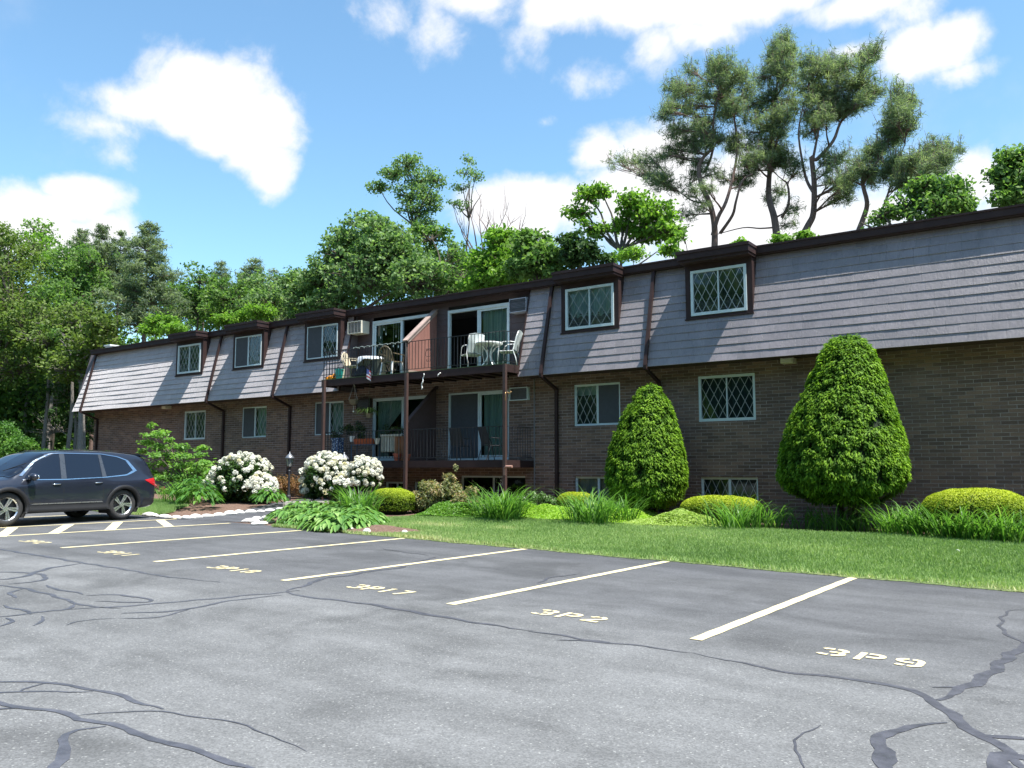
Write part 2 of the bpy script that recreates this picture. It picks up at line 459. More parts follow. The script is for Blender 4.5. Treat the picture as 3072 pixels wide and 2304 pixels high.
# lawn and beds
PB = [(-45, 14.6), (-30, 14.2), (-24, 15.0), (-21.8, 14.4), (-20.6, 13.2), (-19.8, 12.45), (-17, 12.25), (-15.2, 12.2)]
for px, py in [(1120, 1562), (1180, 1556), (1300, 1553), (1450, 1560), (1700, 1570), (2034, 1587), (2272, 1594), (2700, 1614), (3072, 1632)]:
    p = G(px, py); PB.append((p.x, p.y))
PB += [(PB[-1][0] + 4, PB[-1][1] + 0.1), (25, PB[-1][1] + 0.2)]
def bed_edge(x):
    for (a, ya), (b_, yb) in zip(PB, PB[1:]):
        if a <= x <= b_:
            k = (x - a) / (b_ - a); k = k * k * (3 - 2 * k); return ya + (yb - ya) * k
    return PB[-1][1]
m, t, out = new_mat('lawn_turf'); M_lawn = m
co = t.coord()
rp = t.add('ShaderNodeValToRGB'); e = rp.color_ramp.elements
e[0].position = 0.25; e[0].color = (.09, .15, .04, 1); e[1].position = 0.8; e[1].color = (.26, .27, .12, 1)
k = e.new(0.5); k.color = (.15, .21, .07, 1)
t.l.new(t.noise(1.1, 8, 0.7, co), rp.inputs[0])
b = t.add('ShaderNodeBsdfPrincipled'); b.inputs['Roughness'].default_value = 0.9; t.l.new(rp.outputs[0], b.inputs[0])
bn = t.add('ShaderNodeBump'); bn.inputs['Strength'].default_value = 1.0; bn.inputs['Distance'].default_value = 0.03
t.set(bn, 'Height', t.noise(60, 4, 0.7, co)); t.set(b, 'Normal', bn.outputs[0]); t.set(out, 0, b.outputs[0])
lawnz = lambda x, y: float(gz(x, y)) + 0.024 * min(1.0, max(0.0, (y - lot_edge(x)) / 0.2))
grid_sheet('planting_bed', list(np.arange(-45, 25.01, 0.25)), lambda x: (max(bed_edge(x) - 0.15, 12.12), 20.4), 40, -0.005, M_mulch)
grid_sheet('lawn', list(np.arange(-15.1, 25.01, 0.05)), lambda x: (lot_edge(x), bed_edge(x) + 0.03 * math.sin(3 * x)), 24, 0.005, M_lawn, zfun=lawnz)
grid_sheet('lawn', list(np.arange(-45, -19.85, 0.2)), lambda x: (lot_edge(x), bed_edge(x) - 0.05), 10, 0.005, M_lawn, zfun=lawnz)
# soil patch worn into the lawn by the kerb
pc = G(1150, 1592)
V = []; F = []
mbm = MB(); ring = []
for j in range(28):
    a = 2 * PI * j / 28; rr = 1 + 0.14 * math.sin(3 * a + 1) + 0.1 * math.sin(5 * a)
    ring.append((a, rr))
cz = [(0, 0.11), (0.5, 0.09), (0.8, 0.06), (1.0, 0.02)]
for (k, h) in cz[1:]:
    for a, rr in ring:
        x = pc.x + math.cos(a) * 1.05 * rr * k; y = pc.y - 0.25 + math.sin(a) * 0.62 * rr * k
        mbm.v.append((x, y, float(gz(x, y)) + 0.02 + h))
c_i = len(mbm.v); mbm.v.append((pc.x, pc.y - 0.25, float(gz(pc.x, pc.y)) + 0.14))
for j in range(28):
    mbm.f.append((c_i, j, (j + 1) % 28)); mbm.m.append(0)
    for r_ in range(2):
        a = r_ * 28 + j; b_ = r_ * 28 + (j + 1) % 28
        mbm.f.append((a, a + 28, b_ + 28, b_)); mbm.m.append(0)
tag(mbm.build('mulch_mound', M_mulch, smooth=True), kind='structure')

# grass blades
M_grass = leaf_mat('grass_blades', (.13, .23, .065), (.30, .42, .15), (.52, .50, .28), trans=0.4, rough=0.6)
DP = G(1300, 1580); DP2 = G(1520, 1592)
def grass(n, xa, xb, lab, dens_fun=None):
    x = rng.uniform(xa, xb, n)
    fr = np.array([lot_edge(q) for q in x]) - 0.03; bk = np.array([bed_edge(q) for q in x]) + 0.06
    y = fr + (bk - fr) * rng.random(n)
    z = gz(x, y) + 0.025
    pos = np.stack([x, y, z], 1)
    # worn dry patches
    dry = wob(pos, 5, 1.3) * 0.5 + 0.28 * wob(pos, 6, 4.0)
    pd = 1.1 * np.exp(-((x - DP.x) ** 2 / 0.9 + (y - DP.y) ** 2 / 0.2)) + .8 * np.exp(-((x - DP2.x) ** 2 / 0.2 + (y - DP2.y) ** 2 / 0.06)) + 0.6 * np.exp(-((y - fr) / 0.22) ** 2)
    keep = rng.random(n) > np.clip(pd * 0.8 + 0.5 * np.clip(dry - 0.45, 0, 1), 0, 0.9)
    keep &= ((x - pc.x) / 1.1) ** 2 + ((y - pc.y + 0.25) / 0.66) ** 2 > 1
    pos = pos[keep]; dry = dry[keep]; pd = pd[keep]; m_ = len(pos)
    h = (0.035 + 0.04 * rng.random(m_)) * (1 + 0.35 * wob(pos, 9, 2.5))
    az = rng.uniform(0, 2 * PI, m_); s = np.stack([np.cos(az), np.sin(az), np.zeros(m_)], 1)
    ln = rng.normal(size=(m_, 3)) * 0.35; ln[:, 2] = 1; tip = pos + unit(ln) * h[:, None]
    w_ = 0.007 + 0.004 * rng.random(m_)
    Q = np.stack([pos - s * w_[:, None], pos + s * w_[:, None], tip + s * w_[:, None] * 0.15, tip - s * w_[:, None] * 0.15], 1)
    v = np.clip(0.32 + 0.22 * wob(pos, 3, 0.9) + 0.14 * rng.normal(size=m_) + 0.35 * np.clip(dry - 0.1, 0, 1) + 0.6 * np.clip(pd, 0, 1), 0, 1)
    o = np_quads('grass', Q, M_grass, attr=v)
    tag(o, lab, 'grass', kind='stuff')
grass(250000, -15.0, 1.0, 'short green lawn grass with a few dry tan patches along the parking lot')
grass(40000, -25, -19.9, 'patch of mown grass behind the dark parked car')

# path from the lot to the entrance
PC = [(-17.35, 12.2), (-17.7, 13.4), (-18.6, 15.2), (-20.0, 17.6), (-21.5, 20.1)]
def path_pt(s):
    k = s * (len(PC) - 1); i = min(int(k), len(PC) - 2); f = k - i
    q = [PC[max(i - 1, 0)], PC[i], PC[i + 1], PC[min(i + 2, len(PC) - 1)]]
    cr = lambda a, b, c, d: 0.5 * ((2 * b) + (-a + c) * f + (2 * a - 5 * b + 4 * c - d) * f * f + (-a + 3 * b - 3 * c + d) * f ** 3)
    return Vector((cr(*[p[0] for p in q]), cr(*[p[1] for p in q])))
V = []; q = []
for i in range(41):
    s = i / 40; c = path_pt(s); d = (path_pt(min(1, s + .01)) - path_pt(max(0, s - .01))).normalized(); n_ = Vector((d.y, -d.x))
    wd = 0.85 + 0.35 * max(0, 1 - s * 5)
    for k in range(5):
        p = c + n_ * wd * (k / 2 - 1); V.append((p.x, p.y, float(gz(p.x, p.y)) + 0.004 + 0.012 * min(1, s * 8)))
for i in range(40):
    for k in range(4):
        a = i * 5 + k; q.append((a, a + 1, a + 6, a + 5))
tag(np_quads('path', np.array(V), M_asph, quads=np.array(q)), kind='structure')

# ================================================================== painted lines and stall numbers
M_paint, t, out = new_mat('marking_paint')
co = t.coord(); b = t.add('ShaderNodeBsdfPrincipled'); b.inputs['Roughness'].default_value = 0.75
wear = t.mapr(t.noise(9, 8, 0.8, co), 0.54, 0.68, 0, 0.75)
pc_ = t.mix(t.noise(2.2, 4, 0.6, co), (.66, .56, .31, 1), (.60, .53, .34, 1))
sp2 = t.mapr(t.noise(70, 3, 0.6, co), 0.35, 0.7, 1.06, 0.86)
s5 = t.add('ShaderNodeVectorMath', operation='SCALE'); t.l.new(pc_, s5.inputs[0]); t.set(s5, 'Scale', sp2)
t.set(b, 'Base Color', t.mix(wear, s5.outputs[0], (.14, .135, .125, 1))); t.set(out, 0, b.outputs[0])
def strip(name, a, b_, wd, mat, label, cat='parking line', group='painted parking lines', dz=0.006, n=24):
    a = Vector(a); b_ = Vector(b_); d = (b_ - a).normalized(); nn = Vector((d.y, -d.x)); V = []; q = []
    for i in range(n + 1):
        c = a.lerp(b_, i / n); j = 0.004 * math.sin(i * 2.3 + a.x)
        for s_ in (-1, 1):
            p = c + nn * (wd / 2 + j) * s_; V.append((p.x, p.y, float(gz(p.x, 0)) + dz))
    for i in range(n): q.append((i * 2, i * 2 + 1, i * 2 + 3, i * 2 + 2))
    return tag(np_quads(name, np.array(V), mat, quads=np.array(q)), label, cat, group)
LINES = [(-3.0, 6.91, 'between spaces 3P2 and 3P9'), (-5.73, 6.92, 'between spaces 3P17 and 3P2'), (-8.38, 6.91, 'between spaces 3P18 and 3P17'),
         (-11.2, 6.94, 'between spaces 3P11 and 3P18'), (-13.93, 6.98, 'left of space 3P11')]
for x, y0, lb in LINES:
    strip('parking_line', (x, y0), (x + 0.05, 12.06), 0.115, M_paint, 'long cream painted line ' + lb)
strip('parking_line', (-16.62, 7.2), (-16.5, 12.05), 0.11, M_paint, 'cream line on the near side of the hatched strip')
strip('parking_line', (-18.6, 7.0), (-18.45, 11.95), 0.11, M_paint, 'cream line beside the dark car, on the far side of the hatched strip')
strip('parking_line', (-21.4, 7.0), (-21.2, 11.6), 0.11, M_paint, 'cream line seen underneath the dark car')
for a, b_, lb in [((0, 765), (95, 695), 'leftmost stroke, cut by the photo edge'), ((390, 742), (512, 672), 'second stroke from the left'),
              ((808, 716), (872, 654), 'third stroke from the left'), ((1250, 690), (1180, 640), 'rightmost stroke, nearest the path')]:
    pa = G(a[0] / 2.4578, 1300 + a[1] / 2.4578); pb = G(b_[0] / 2.4578, 1300 + b_[1] / 2.4578)
    strip('hatch_stroke', (pa.x, pa.y), (pb.x, pb.y), 0.2, M_paint, 'slanted white stroke of the hatched strip, ' + lb, 'hatch stroke', 'strokes of the hatched no parking strip', 0.005, 6)
def arc(cx, cy, rx, ry, a0, a1, n=8):
    return [(cx + rx * math.cos(R(a0 + (a1 - a0) * i / n)), cy + ry * math.sin(R(a0 + (a1 - a0) * i / n))) for i in range(n + 1)]
# stencil strokes in a unit box, x 0..0.72, y 0..1
GL = {'3': [[(.05, .80), (.12, .88), (.30, .90)], [(.38, .90)] + arc(.42, .70, .20, .20, 80, -90, 7) + [(.26, .50)], [(.42, .50)] + arc(.42, .30, .20, .20, 90, -82, 7)[1:] + [(.38, .10)], [(.30, .10), (.12, .12), (.05, .20)]],
      'P': [[(.12, 0), (.12, 1)], [(.26, .90), (.46, .90)] + arc(.46, .68, .16, .22, 90, -90, 7)[1:] + [(.26, .46)]],
      '9': [[(.30, .90)] + arc(.30, .70, .20, .20, 95, 265, 7) + [(.46, .50)], [(.38, .90), (.46, .90)] + arc(.44, .68, .18, .22, 70, 0, 4) + [(.62, .30)] + arc(.44, .30, .18, .20, 0, -82, 5) + [(.38, .10)], [(.30, .10), (.10, .14)]],
      '2': [[(.08, .78)] + arc(.36, .68, .24, .22, 150, 100, 3) + [(.32, .90)], [(.40, .90)] + arc(.40, .68, .20, .22, 85, -30, 6) + [(.14, .14)], [(.06, .10), (.66, .10)]],
      '1': [[(.33, 0), (.33, 1)], [(.33, .98), (.20, .84)]],
      '7': [[(.06, .90), (.64, .90)], [(.58, .82), (.26, 0)]],
      '8': [[(.32, .90)] + arc(.30, .70, .18, .20, 90, 270, 7), [(.40, .90)] + arc(.42, .70, .18, .20, 90, -90, 7), [(.30, .48)] + arc(.28, .30, .20, .20, 90, 265, 7), [(.42, .48)] + arc(.44, .30, .20, .20, 90, -85, 7)]}
def number(txt, cx, y0, h, total, label, mat):
    mb = MB(); n = len(txt); adv = total / (n - 0.2); wch = 0.80 * adv / 0.72
    for i, ch in enumerate(txt):
        ox = cx - total / 2 + i * adv
        for st in GL[ch]:
            pts = [Vector((ox + p[0] * wch, y0 + p[1] * h)) for p in st]; wd = 0.052
            L_ = []
            for k, p in enumerate(pts):
                d = (pts[min(k + 1, len(pts) - 1)] - pts[max(k - 1, 0)]).normalized(); nn = Vector((d.y, -d.x)) * wd / 2
                L_.append((p - nn, p + nn))
            base = len(mb.v)
            for a_, b2 in L_:
                mb.v.append((a_.x, a_.y, float(gz(a_.x, 0)) + 0.006)); mb.v.append((b2.x, b2.y, float(gz(b2.x, 0)) + 0.006))
            for k in range(len(pts) - 1):
                mb.f.append((base + 2 * k, base + 2 * k + 1, base + 2 * k + 3, base + 2 * k + 2)); mb.m.append(0)
    o = mb.build('stall_number', mat, recalc=False)
    for p in o.data.polygons:
        if p.normal.z < 0: p.flip()
    tag(o, label, 'stall number', 'stencilled stall numbers')
for txt, cx, tot, lb in [('3P9', -1.65, .78, 'stencilled cream number 3P9 on the asphalt'), ('3P2', -4.42, .78, 'stencilled cream number 3P2 on the asphalt beside the 3P17 space'),
                     ('3P17', -6.98, .90, 'stencilled cream number 3P17 on the asphalt'), ('3P18', -9.70, .90, 'stencilled cream number 3P18 on the asphalt'),
                     ('3P11', -12.55, .84, 'stencilled cream number 3P11 on the asphalt'), ('3P2', -15.2, .70, 'faded stencilled number beside the hatched strip, farthest left of the numbers')]:
    number(txt, cx, 7.03, .29, tot, lb, M_paint)

# ------------------------------------------------------------------ sealed cracks
M_tar = plain('crack_sealant', (.066, .066, .078), 0.42, var=0.35, vscale=9, bump=0.3, bscale=60)
tar = MB()
def S1(pts): return [(x / 2.212, 1700 + y / 2.212) for x, y in pts]
def S2(pts): return [(1000 + x / 2.212, 1700 + y / 2.212) for x, y in pts]
def S3(pts): return [(2072 + x / 2.212, 1700 + y / 2.212) for x, y in pts]
def S5(pts): return [(x / 2.4578, 1300 + y / 2.4578) for x, y in pts]
def S6(pts): return [(800 + x / 2.4578, 1300 + y / 2.4578) for x, y in pts]
SE = [(S1([(-200, 760), (0, 765), (200, 765), (400, 780), (520, 785), (620, 830), (780, 850), (900, 880), (960, 915), (1070, 950)]), .045, .05),
      (S1([(-200, 835), (0, 838), (300, 830), (620, 830)]), .03, .03), (S1([(100, 835), (200, 790), (380, 772)]), .03, .02),
      (S1([(-200, 870), (0, 905), (150, 940), (300, 955), (500, 995), (700, 1050), (900, 1100), (1100, 1165), (1250, 1225), (1400, 1245), (1500, 1275), (1640, 1330), (1800, 1420)]), .06, .06),
      (S1([(-100, 960), (0, 960), (150, 940)]), .03, .03), (S1([(700, 1055), (500, 1080), (430, 1110), (400, 1190), (410, 1250), (340, 1400)]), .03, .10),
      (S1([(510, 990), (600, 970), (800, 960), (1080, 965), (1300, 995), (1500, 1015), (1620, 1060), (1700, 1090), (1880, 1140), (1960, 1180), (2030, 1230)]), .022, .012),
      (S5([(-100, 845), (0, 855), (180, 885), (400, 920), (600, 955), (900, 1000), (1200, 1055), (1620, 1100)]), .10, .05),
      (S5([(600, 960), (450, 980), (300, 1010), (200, 1050), (60, 1080), (-60, 1075)]), .09, .09),
      (S5([(-60, 1025), (180, 1025), (300, 1040), (350, 1060), (300, 1090), (200, 1105), (60, 1112)]), .07, .07),
      (S5([(-60, 1120), (100, 1130), (250, 1160), (400, 1200), (560, 1255), (700, 1285), (900, 1290)]), .07, .05),
      (S5([(160, 1150), (100, 1160), (70, 1190), (120, 1215)]), .06, .05), (S5([(-60, 1362), (200, 1330), (500, 1300), (570, 1260)]), .05, .06),
      (S5([(350, 1120), (400, 1155), (550, 1165), (600, 1190)]), .06, .05),
      (S5([(640, 1195), (850, 1190), (1000, 1205), (1100, 1225), (1145, 1250), (900, 1245), (700, 1240)]), .06, .05),
      (S5([(500, 1300), (1000, 1270), (1400, 1235), (1700, 1210), (1850, 1190), (2000, 1185), (2212, 1158)]), .06, .07),
      (S5([(900, 1330), (1150, 1320), (1400, 1300), (1600, 1250), (1850, 1215), (2080, 1195)]), .07, .05),
      (S5([(880, 1368), (1100, 1365), (1250, 1345), (1400, 1300)]), .035, .04), (S5([(20, 1270), (100, 1290), (180, 1310), (240, 1335)]), .05, .05),
      (S5([(0, 1425), (60, 1405), (110, 1385), (60, 1360)]), .05, .04), (S5([(230, 1420), (300, 1400), (350, 1355), (300, 1350)]), .05, .03),
      (S5([(480, 1415), (540, 1390), (700, 1375), (850, 1360)]), .03, .02),
      (S6([(150, 1160), (300, 1120), (400, 1070), (600, 1050), (800, 1010), (960, 1000), (1080, 955), (1200, 925), (1260, 912)]), .10, .08),
      (S6([(840, 850), (1000, 875), (1200, 900)]), .03, .05), (S6([(2000, 1105), (2100, 1060), (2300, 1040)]), .05, .04),
      (S6([(150, 1165), (230, 1200), (500, 1230), (800, 1265), (1100, 1320), (1400, 1370), (1600, 1410), (1850, 1440)]), .08, .05),
      (S2([(1300, 428), (1400, 440), (1620, 475), (1750, 505), (1900, 515), (2060, 525), (2212, 550), (2371, 575)]), .05, .04),
      (S2([(1680, 485), (1740, 503), (1840, 505)]), .10, .05), (S2([(1470, 488), (1600, 490), (1720, 500)]), .02, .05),
      (S2([(-20, 222), (200, 245), (500, 300), (800, 350), (1100, 395), (1320, 430)]), .04, .04),
      (S3([(0, 575), (300, 630), (550, 690), (850, 725), (1150, 755), (1400, 800), (1550, 850), (1650, 920), (1750, 1010), (1900, 1100), (2050, 1180), (2250, 1360)]), .03, .13),
      (S3([(1650, 890), (1800, 810), (1900, 770), (2000, 700), (2100, 600), (2212, 540), (2400, 430)]), .11, .13), (S3([(1600, 800), (1700, 796), (1830, 800)]), .04, .04),
      (S3([(1720, 1045), (1500, 1045), (1350, 1080), (1250, 1160), (1260, 1250), (1340, 1400)]), .05, .15),
      (S3([(1900, 1120), (2050, 1135), (2300, 1160)]), .07, .08),
      (S3([(860, 1050), (740, 1100), (720, 1160), (670, 1180), (690, 1250), (700, 1300), (760, 1350)]), .016, .02),
      (S3([(2250, 285), (2120, 290), (2060, 340), (2060, 420), (2130, 470), (2250, 530)]), .03, .05), (S3([(1980, 1400), (2040, 1250), (2120, 1230), (2300, 1300)]), .12, .14)]
for si, (pts, w0, w1) in enumerate(SE):
    pts = [Vector(G(*p)[:2]) for p in pts]; fine = []
    for a_, b2 in zip(pts, pts[1:]):
        k = max(1, int((b2 - a_).length / 0.07))
        for i in range(k): fine.append(a_.lerp(b2, i / k))
    fine.append(pts[-1])
    for _ in range(3): fine = [fine[0]] + [(fine[i - 1] + fine[i] * 2 + fine[i + 1]) / 4 for i in range(1, len(fine) - 1)] + [fine[-1]]
    base = len(tar.v); n = len(fine)
    for i, p in enumerate(fine):
        d = (fine[min(i + 1, n - 1)] - fine[max(i - 1, 0)]).normalized(); nn = Vector((d.y, -d.x))
        k = i / max(1, n - 1); wd = (w0 + (w1 - w0) * k) * min(1, 0.3 + 4 * k, 0.3 + 4 * (1 - k)) * 0.62
        w_a = wd * (0.5 + 0.3 * rnd.random()); w_b = wd * (0.5 + 0.3 * rnd.random())
        off = nn * 0.016 * math.sin(i * 0.9 + si) + nn * rnd.uniform(-.008, .008)
        for q_ in (p + off - nn * w_a, p + off + nn * w_b):
            tar.v.append((q_.x, q_.y, float(gz(q_.x, 0)) + 0.003 + 0.0002 * (si % 5)))
    for i in range(n - 1):
        tar.f.append((base + 2 * i, base + 2 * i + 1, base + 2 * i + 3, base + 2 * i + 2)); tar.m.append(0)
o = tar.build('crack_sealant', M_tar, parent=lot, recalc=False)

# ------------------------------------------------------------------ edging stones
M_stone = plain('whitewashed_stone', (.62, .60, .56), 0.85, var=0.3, vscale=5, bump=0.8, bscale=18)
def stone(x, y, l, wd, h, rz, label, group):
    mb = MB(); mb.sphere((0, 0, h * 0.25), 1.0, 12, 8, sc=(l / 2, wd / 2, h * 0.75)); ph = rnd.uniform(0, 6)
    for i, v in enumerate(mb.v):
        f = 1 + 0.16 * math.sin(v[0] * 9 + ph) + 0.13 * math.sin(v[1] * 14 + ph * 2) + 0.08 * math.sin(v[2] * 30 + v[0] * 17)
        mb.v[i] = (v[0] * f, v[1] * f, v[2] * (f if v[2] > 0 else 1))
    o = mb.build('edging_stone', M_stone, smooth=False); o.location = (x, y, float(gz(x, y)) + 0.01); o.rotation_euler = (0, 0, rz)
    tag(o, label, 'stone', group)
row = [(439, 1547), (470, 1551), (515, 1556), (545, 1557), (575, 1557), (610, 1553), (640, 1550), (672, 1547), (705, 1543), (735, 1541), (765, 1538), (795, 1536), (825, 1533), (850, 1530)]
rp_ = [G(*p) for p in row]
for i, (a_, b2) in enumerate(zip(rp_, rp_[1:])):
    c = (a_ + b2) / 2; L_ = (b2 - a_).length
    stone(c.x, c.y, L_ * 1.02, 0.20 + 0.1 * rnd.random(), 0.06 + 0.04 * rnd.random(), math.atan2(b2.y - a_.y, b2.x - a_.x),
          'whitewashed flat stone in the row edging the far side of the entrance path', 'whitewashed stones edging the path')
for px, py, l in [(748, 1567, .5), (770, 1559, .45), (795, 1557, .4), (762, 1575, .35), (790, 1574, .4), (812, 1568, .3)]:
    c = G(px, py); stone(c.x, c.y, l * .8, .2, .07, rnd.uniform(0, 3), 'whitewashed stone of the small ring beside the hosta bed', 'whitewashed stones in the small ring')
for px, py in [(1057, 1598), (1101, 1603), (1215, 1607)]:
    c = G(px, py); stone(c.x, c.y, .16, .13, .09, rnd.uniform(0, 3), 'small pale stone at the asphalt edge of the mulch mound', 'small pale stones by the mulch mound')
# ================================================================== building materials
m, t, out = new_mat('brick_wall'); M_brick = m
co = t.coord()
mp = t.add('ShaderNodeSeparateXYZ'); t.l.new(co, mp.inputs[0])
uc = t.add('ShaderNodeCombineXYZ'); t.set(uc, 0, t.math('ADD', mp.outputs[0], mp.outputs[1])); t.set(uc, 1, mp.outputs[2])
bk = t.add('ShaderNodeTexBrick'); t.l.new(uc.outputs[0], bk.inputs['Vector'])
bk.inputs['Scale'].default_value = 1.0; bk.inputs['Brick Width'].default_value = 0.305; bk.inputs['Row Height'].default_value = 0.081
bk.inputs['Mortar Size'].default_value = 0.0065; bk.inputs['Mortar Smooth'].default_value = 0.25; bk.inputs['Bias'].default_value = 0.0
bk.inputs['Color1'].default_value = (0, 0, 0, 1); bk.inputs['Color2'].default_value = (1, 1, 1, 1); bk.inputs['Mortar'].default_value = (.5, .5, .5, 1)
rp = t.add('ShaderNodeValToRGB'); e = rp.color_ramp.elements
e[0].color = (.115, .078, .062, 1); e[1].color = (.215, .138, .10, 1); k = e.new(0.5); k.color = (.16, .107, .083, 1)
t.l.new(bk.outputs['Color'], rp.inputs[0])
n1 = t.mapr(t.noise(0.8, 6, 0.65, co), 0.3, 0.7, 0.78, 1.2); n2 = t.mapr(t.noise(40, 3, 0.6, co), 0.3, 0.7, 0.85, 1.15)
sc = t.add('ShaderNodeVectorMath', operation='SCALE'); t.l.new(rp.outputs[0], sc.inputs[0]); t.set(sc, 'Scale', t.math('MULTIPLY', n1, n2))
morc = t.mix(t.mapr(t.noise(2.2, 5, 0.7, co), 0.35, 0.65, 0, 1), (.20, .165, .15, 1), (.40, .35, .33, 1))
b = t.add('ShaderNodeBsdfPrincipled'); t.set(b, 'Base Color', t.mix(bk.outputs['Fac'], sc.outputs[0], morc)); b.inputs['Roughness'].default_value = 0.9; b.inputs['Specular IOR Level'].default_value = 0.25
bn = t.add('ShaderNodeBump'); bn.inputs['Strength'].default_value = 0.8; bn.inputs['Distance'].default_value = 0.012
t.set(bn, 'Height', t.math('SUBTRACT', t.math('MULTIPLY', t.noise(60, 4, 0.6, co), 0.3), bk.outputs['Fac'])); t.set(b, 'Normal', bn.outputs[0]); t.set(out, 0, b.outputs[0])

m, t, out = new_mat('shingle'); M_sh = m
co = t.coord(); at = t.add('ShaderNodeAttribute', attribute_name='v')
c_ = t.mix(at.outputs['Fac'], (.160, .130, .145, 1), (.255, .212, .230, 1))
sx_ = t.add('ShaderNodeMapping'); t.l.new(co, sx_.inputs[0]); sx_.inputs['Scale'].default_value = (34, 34, 3.0)
gr_ = t.mapr(t.noise(1.0, 5, 0.65, sx_.outputs[0]), 0.3, 0.7, 0.84, 1.14)
st_ = t.add('ShaderNodeMapping'); t.l.new(co, st_.inputs[0]); st_.inputs['Scale'].default_value = (2.4, 2.4, .35)
gr2 = t.math('MULTIPLY', t.mapr(t.noise(1.1, 5, 0.6, co), 0.3, 0.7, 0.84, 1.14), t.mapr(t.noise(1.0, 6, 0.7, st_.outputs[0]), 0.35, 0.62, 0.80, 1.08))
sc = t.add('ShaderNodeVectorMath', operation='SCALE'); t.l.new(c_, sc.inputs[0]); t.set(sc, 'Scale', t.math('MULTIPLY', gr_, gr2))
b = t.add('ShaderNodeBsdfPrincipled'); t.set(b, 'Base Color', sc.outputs[0]); b.inputs['Roughness'].default_value = 0.46; b.inputs['Specular IOR Level'].default_value = 1.0
b.inputs['Sheen Weight'].default_value = 1.0; b.inputs['Sheen Roughness'].default_value = 0.45; b.inputs['Diffuse Roughness'].default_value = 1.0
bn = t.add('ShaderNodeBump'); bn.inputs['Strength'].default_value = 0.9; bn.inputs['Distance'].default_value = 0.012
t.set(bn, 'Height', t.noise(1.0, 5, 0.7, sx_.outputs[0])); t.set(b, 'Normal', bn.outputs[0]); t.set(out, 0, b.outputs[0])

M_brown = plain('brown_trim_paint', (.036, .021, .020), 0.6, spec=.2, var=0.18, vscale=3, bump=0.15, bscale=25)
M_rust = plain('faded_brown_paint', (.24, .11, .088), 0.7, var=0.14, vscale=2.5, bump=0.25, bscale=30)
M_soffit = plain('soffit_brown', (.045, .025, .02), 0.85)
M_alum = plain('window_aluminium', (.52, .60, .62), 0.45, metal=0.0, var=0.06)
M_lat = plain('lattice_bar', (.36, .39, .39), 0.5, var=0.05)
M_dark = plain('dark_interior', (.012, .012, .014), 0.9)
M_scr = plain('window_screen', (.055, .06, .068), 0.85, var=0.08)
M_iron = plain('wrought_iron', (.028, .028, .032), 0.45, metal=0.3)
M_carpet = plain('green_outdoor_carpet', (.06, .10, .04), 0.95, var=0.3, vscale=20)
M_white = plain('white_paint', (.78, .78, .75), 0.4, var=0.05)
M_cream = plain('cream_metal', (.62, .58, .47), 0.5, var=0.08)
M_roof = plain('roof_membrane', (.09, .09, .095), 0.9, var=0.2, bump=0.4)
def curtain_mat(name, col, fold_shade=0.0, spec=0.2):
    m, t, out = new_mat(name); co = t.coord(); b = t.add('ShaderNodeBsdfPrincipled'); b.inputs['Roughness'].default_value = 0.9
    mp = t.add('ShaderNodeMapping'); t.l.new(co, mp.inputs[0]); mp.inputs['Scale'].default_value = (14, 14, 0.25)
    f = t.mapr(t.noise(1.0, 3, 0.6, mp.outputs[0]), 0.3, 0.7, 1 - fold_shade, 1 + fold_shade)  # vertical light and dark streaks painted in for the shading of folds
    s = t.add('ShaderNodeVectorMath', operation='SCALE'); s.inputs[0].default_value = col; t.set(s, 'Scale', f)
    t.set(b, 'Base Color', s.outputs[0]); t.set(out, 0, b.outputs[0]); return m
M_cur_teal = curtain_mat('teal_grey_curtain', (.42, .52, .52), .10)
M_cur_green = curtain_mat('green_vertical_blinds', (.42, .52, .46), .3)
M_cur_pale = curtain_mat('pale_shade', (.45, .52, .46), .04)
M_cur_dark = curtain_mat('dark_curtain', (.05, .065, .07), .25)
M_cur_grey = curtain_mat('grey_curtain', (.30, .33, .34), .25)
m, t, out = new_mat('window_glass'); M_glass = m
gl = t.add('ShaderNodeBsdfGlossy'); gl.inputs['Roughness'].default_value = 0.03; gl.inputs[0].default_value = (.9, .95, 1, 1)
tr = t.add('ShaderNodeBsdfTransparent'); tr.inputs[0].default_value = (.60, .70, .70, 1)
fr = t.add('ShaderNodeFresnel'); fr.inputs[0].default_value = 1.5
bn = t.add('ShaderNodeBump'); bn.inputs['Strength'].default_value = 0.06; bn.inputs['Distance'].default_value = 0.02
t.set(bn, 'Height', t.noise(2.0, 2, 0.5, t.coord())); t.l.new(bn.outputs[0], gl.inputs['Normal'])
mx = t.add('ShaderNodeMixShader'); t.set(mx, 0, t.math('ADD', t.math('MULTIPLY', fr.outputs[0], 1.0), 0.02, clamp=True)); t.l.new(tr.outputs[0], mx.inputs[1]); t.l.new(gl.outputs[0], mx.inputs[2]); t.l.new(mx.outputs[0], out.inputs[0])

# ================================================================== the building
WY = 20.0; XL = -37.55; XR = 7.0; BZ = 0.0
BL = Vector((-15.0, 20.0, float(gz(-15, 20))))
bld = empty('apartment_building', BL, 'long two storey brick apartment building with a brown shingled mansard roof and balconies', 'building')
NL = tuple(-BL)
def bp(mb, name, mat, parent=None, smooth=False, label=None, **k):
    """building part (mesh given in world coordinates)"""
    o = mb.build(name, mat, parent or bld, NL if parent is None else (0, 0, 0), smooth, **k)
    if label: o['label'] = label
    return o
WINX = [(-30.60, -29.18), (-26.86, -25.43), (-22.80, -21.35), (-12.14, -10.70), (-8.47, -7.00)]
DORX = [(-30.38, -28.88), (-26.69, -25.17), (-22.67, -21.15), (-12.07, -10.57), (-8.38, -6.95)]
LOWZ = (2.71, 3.86)
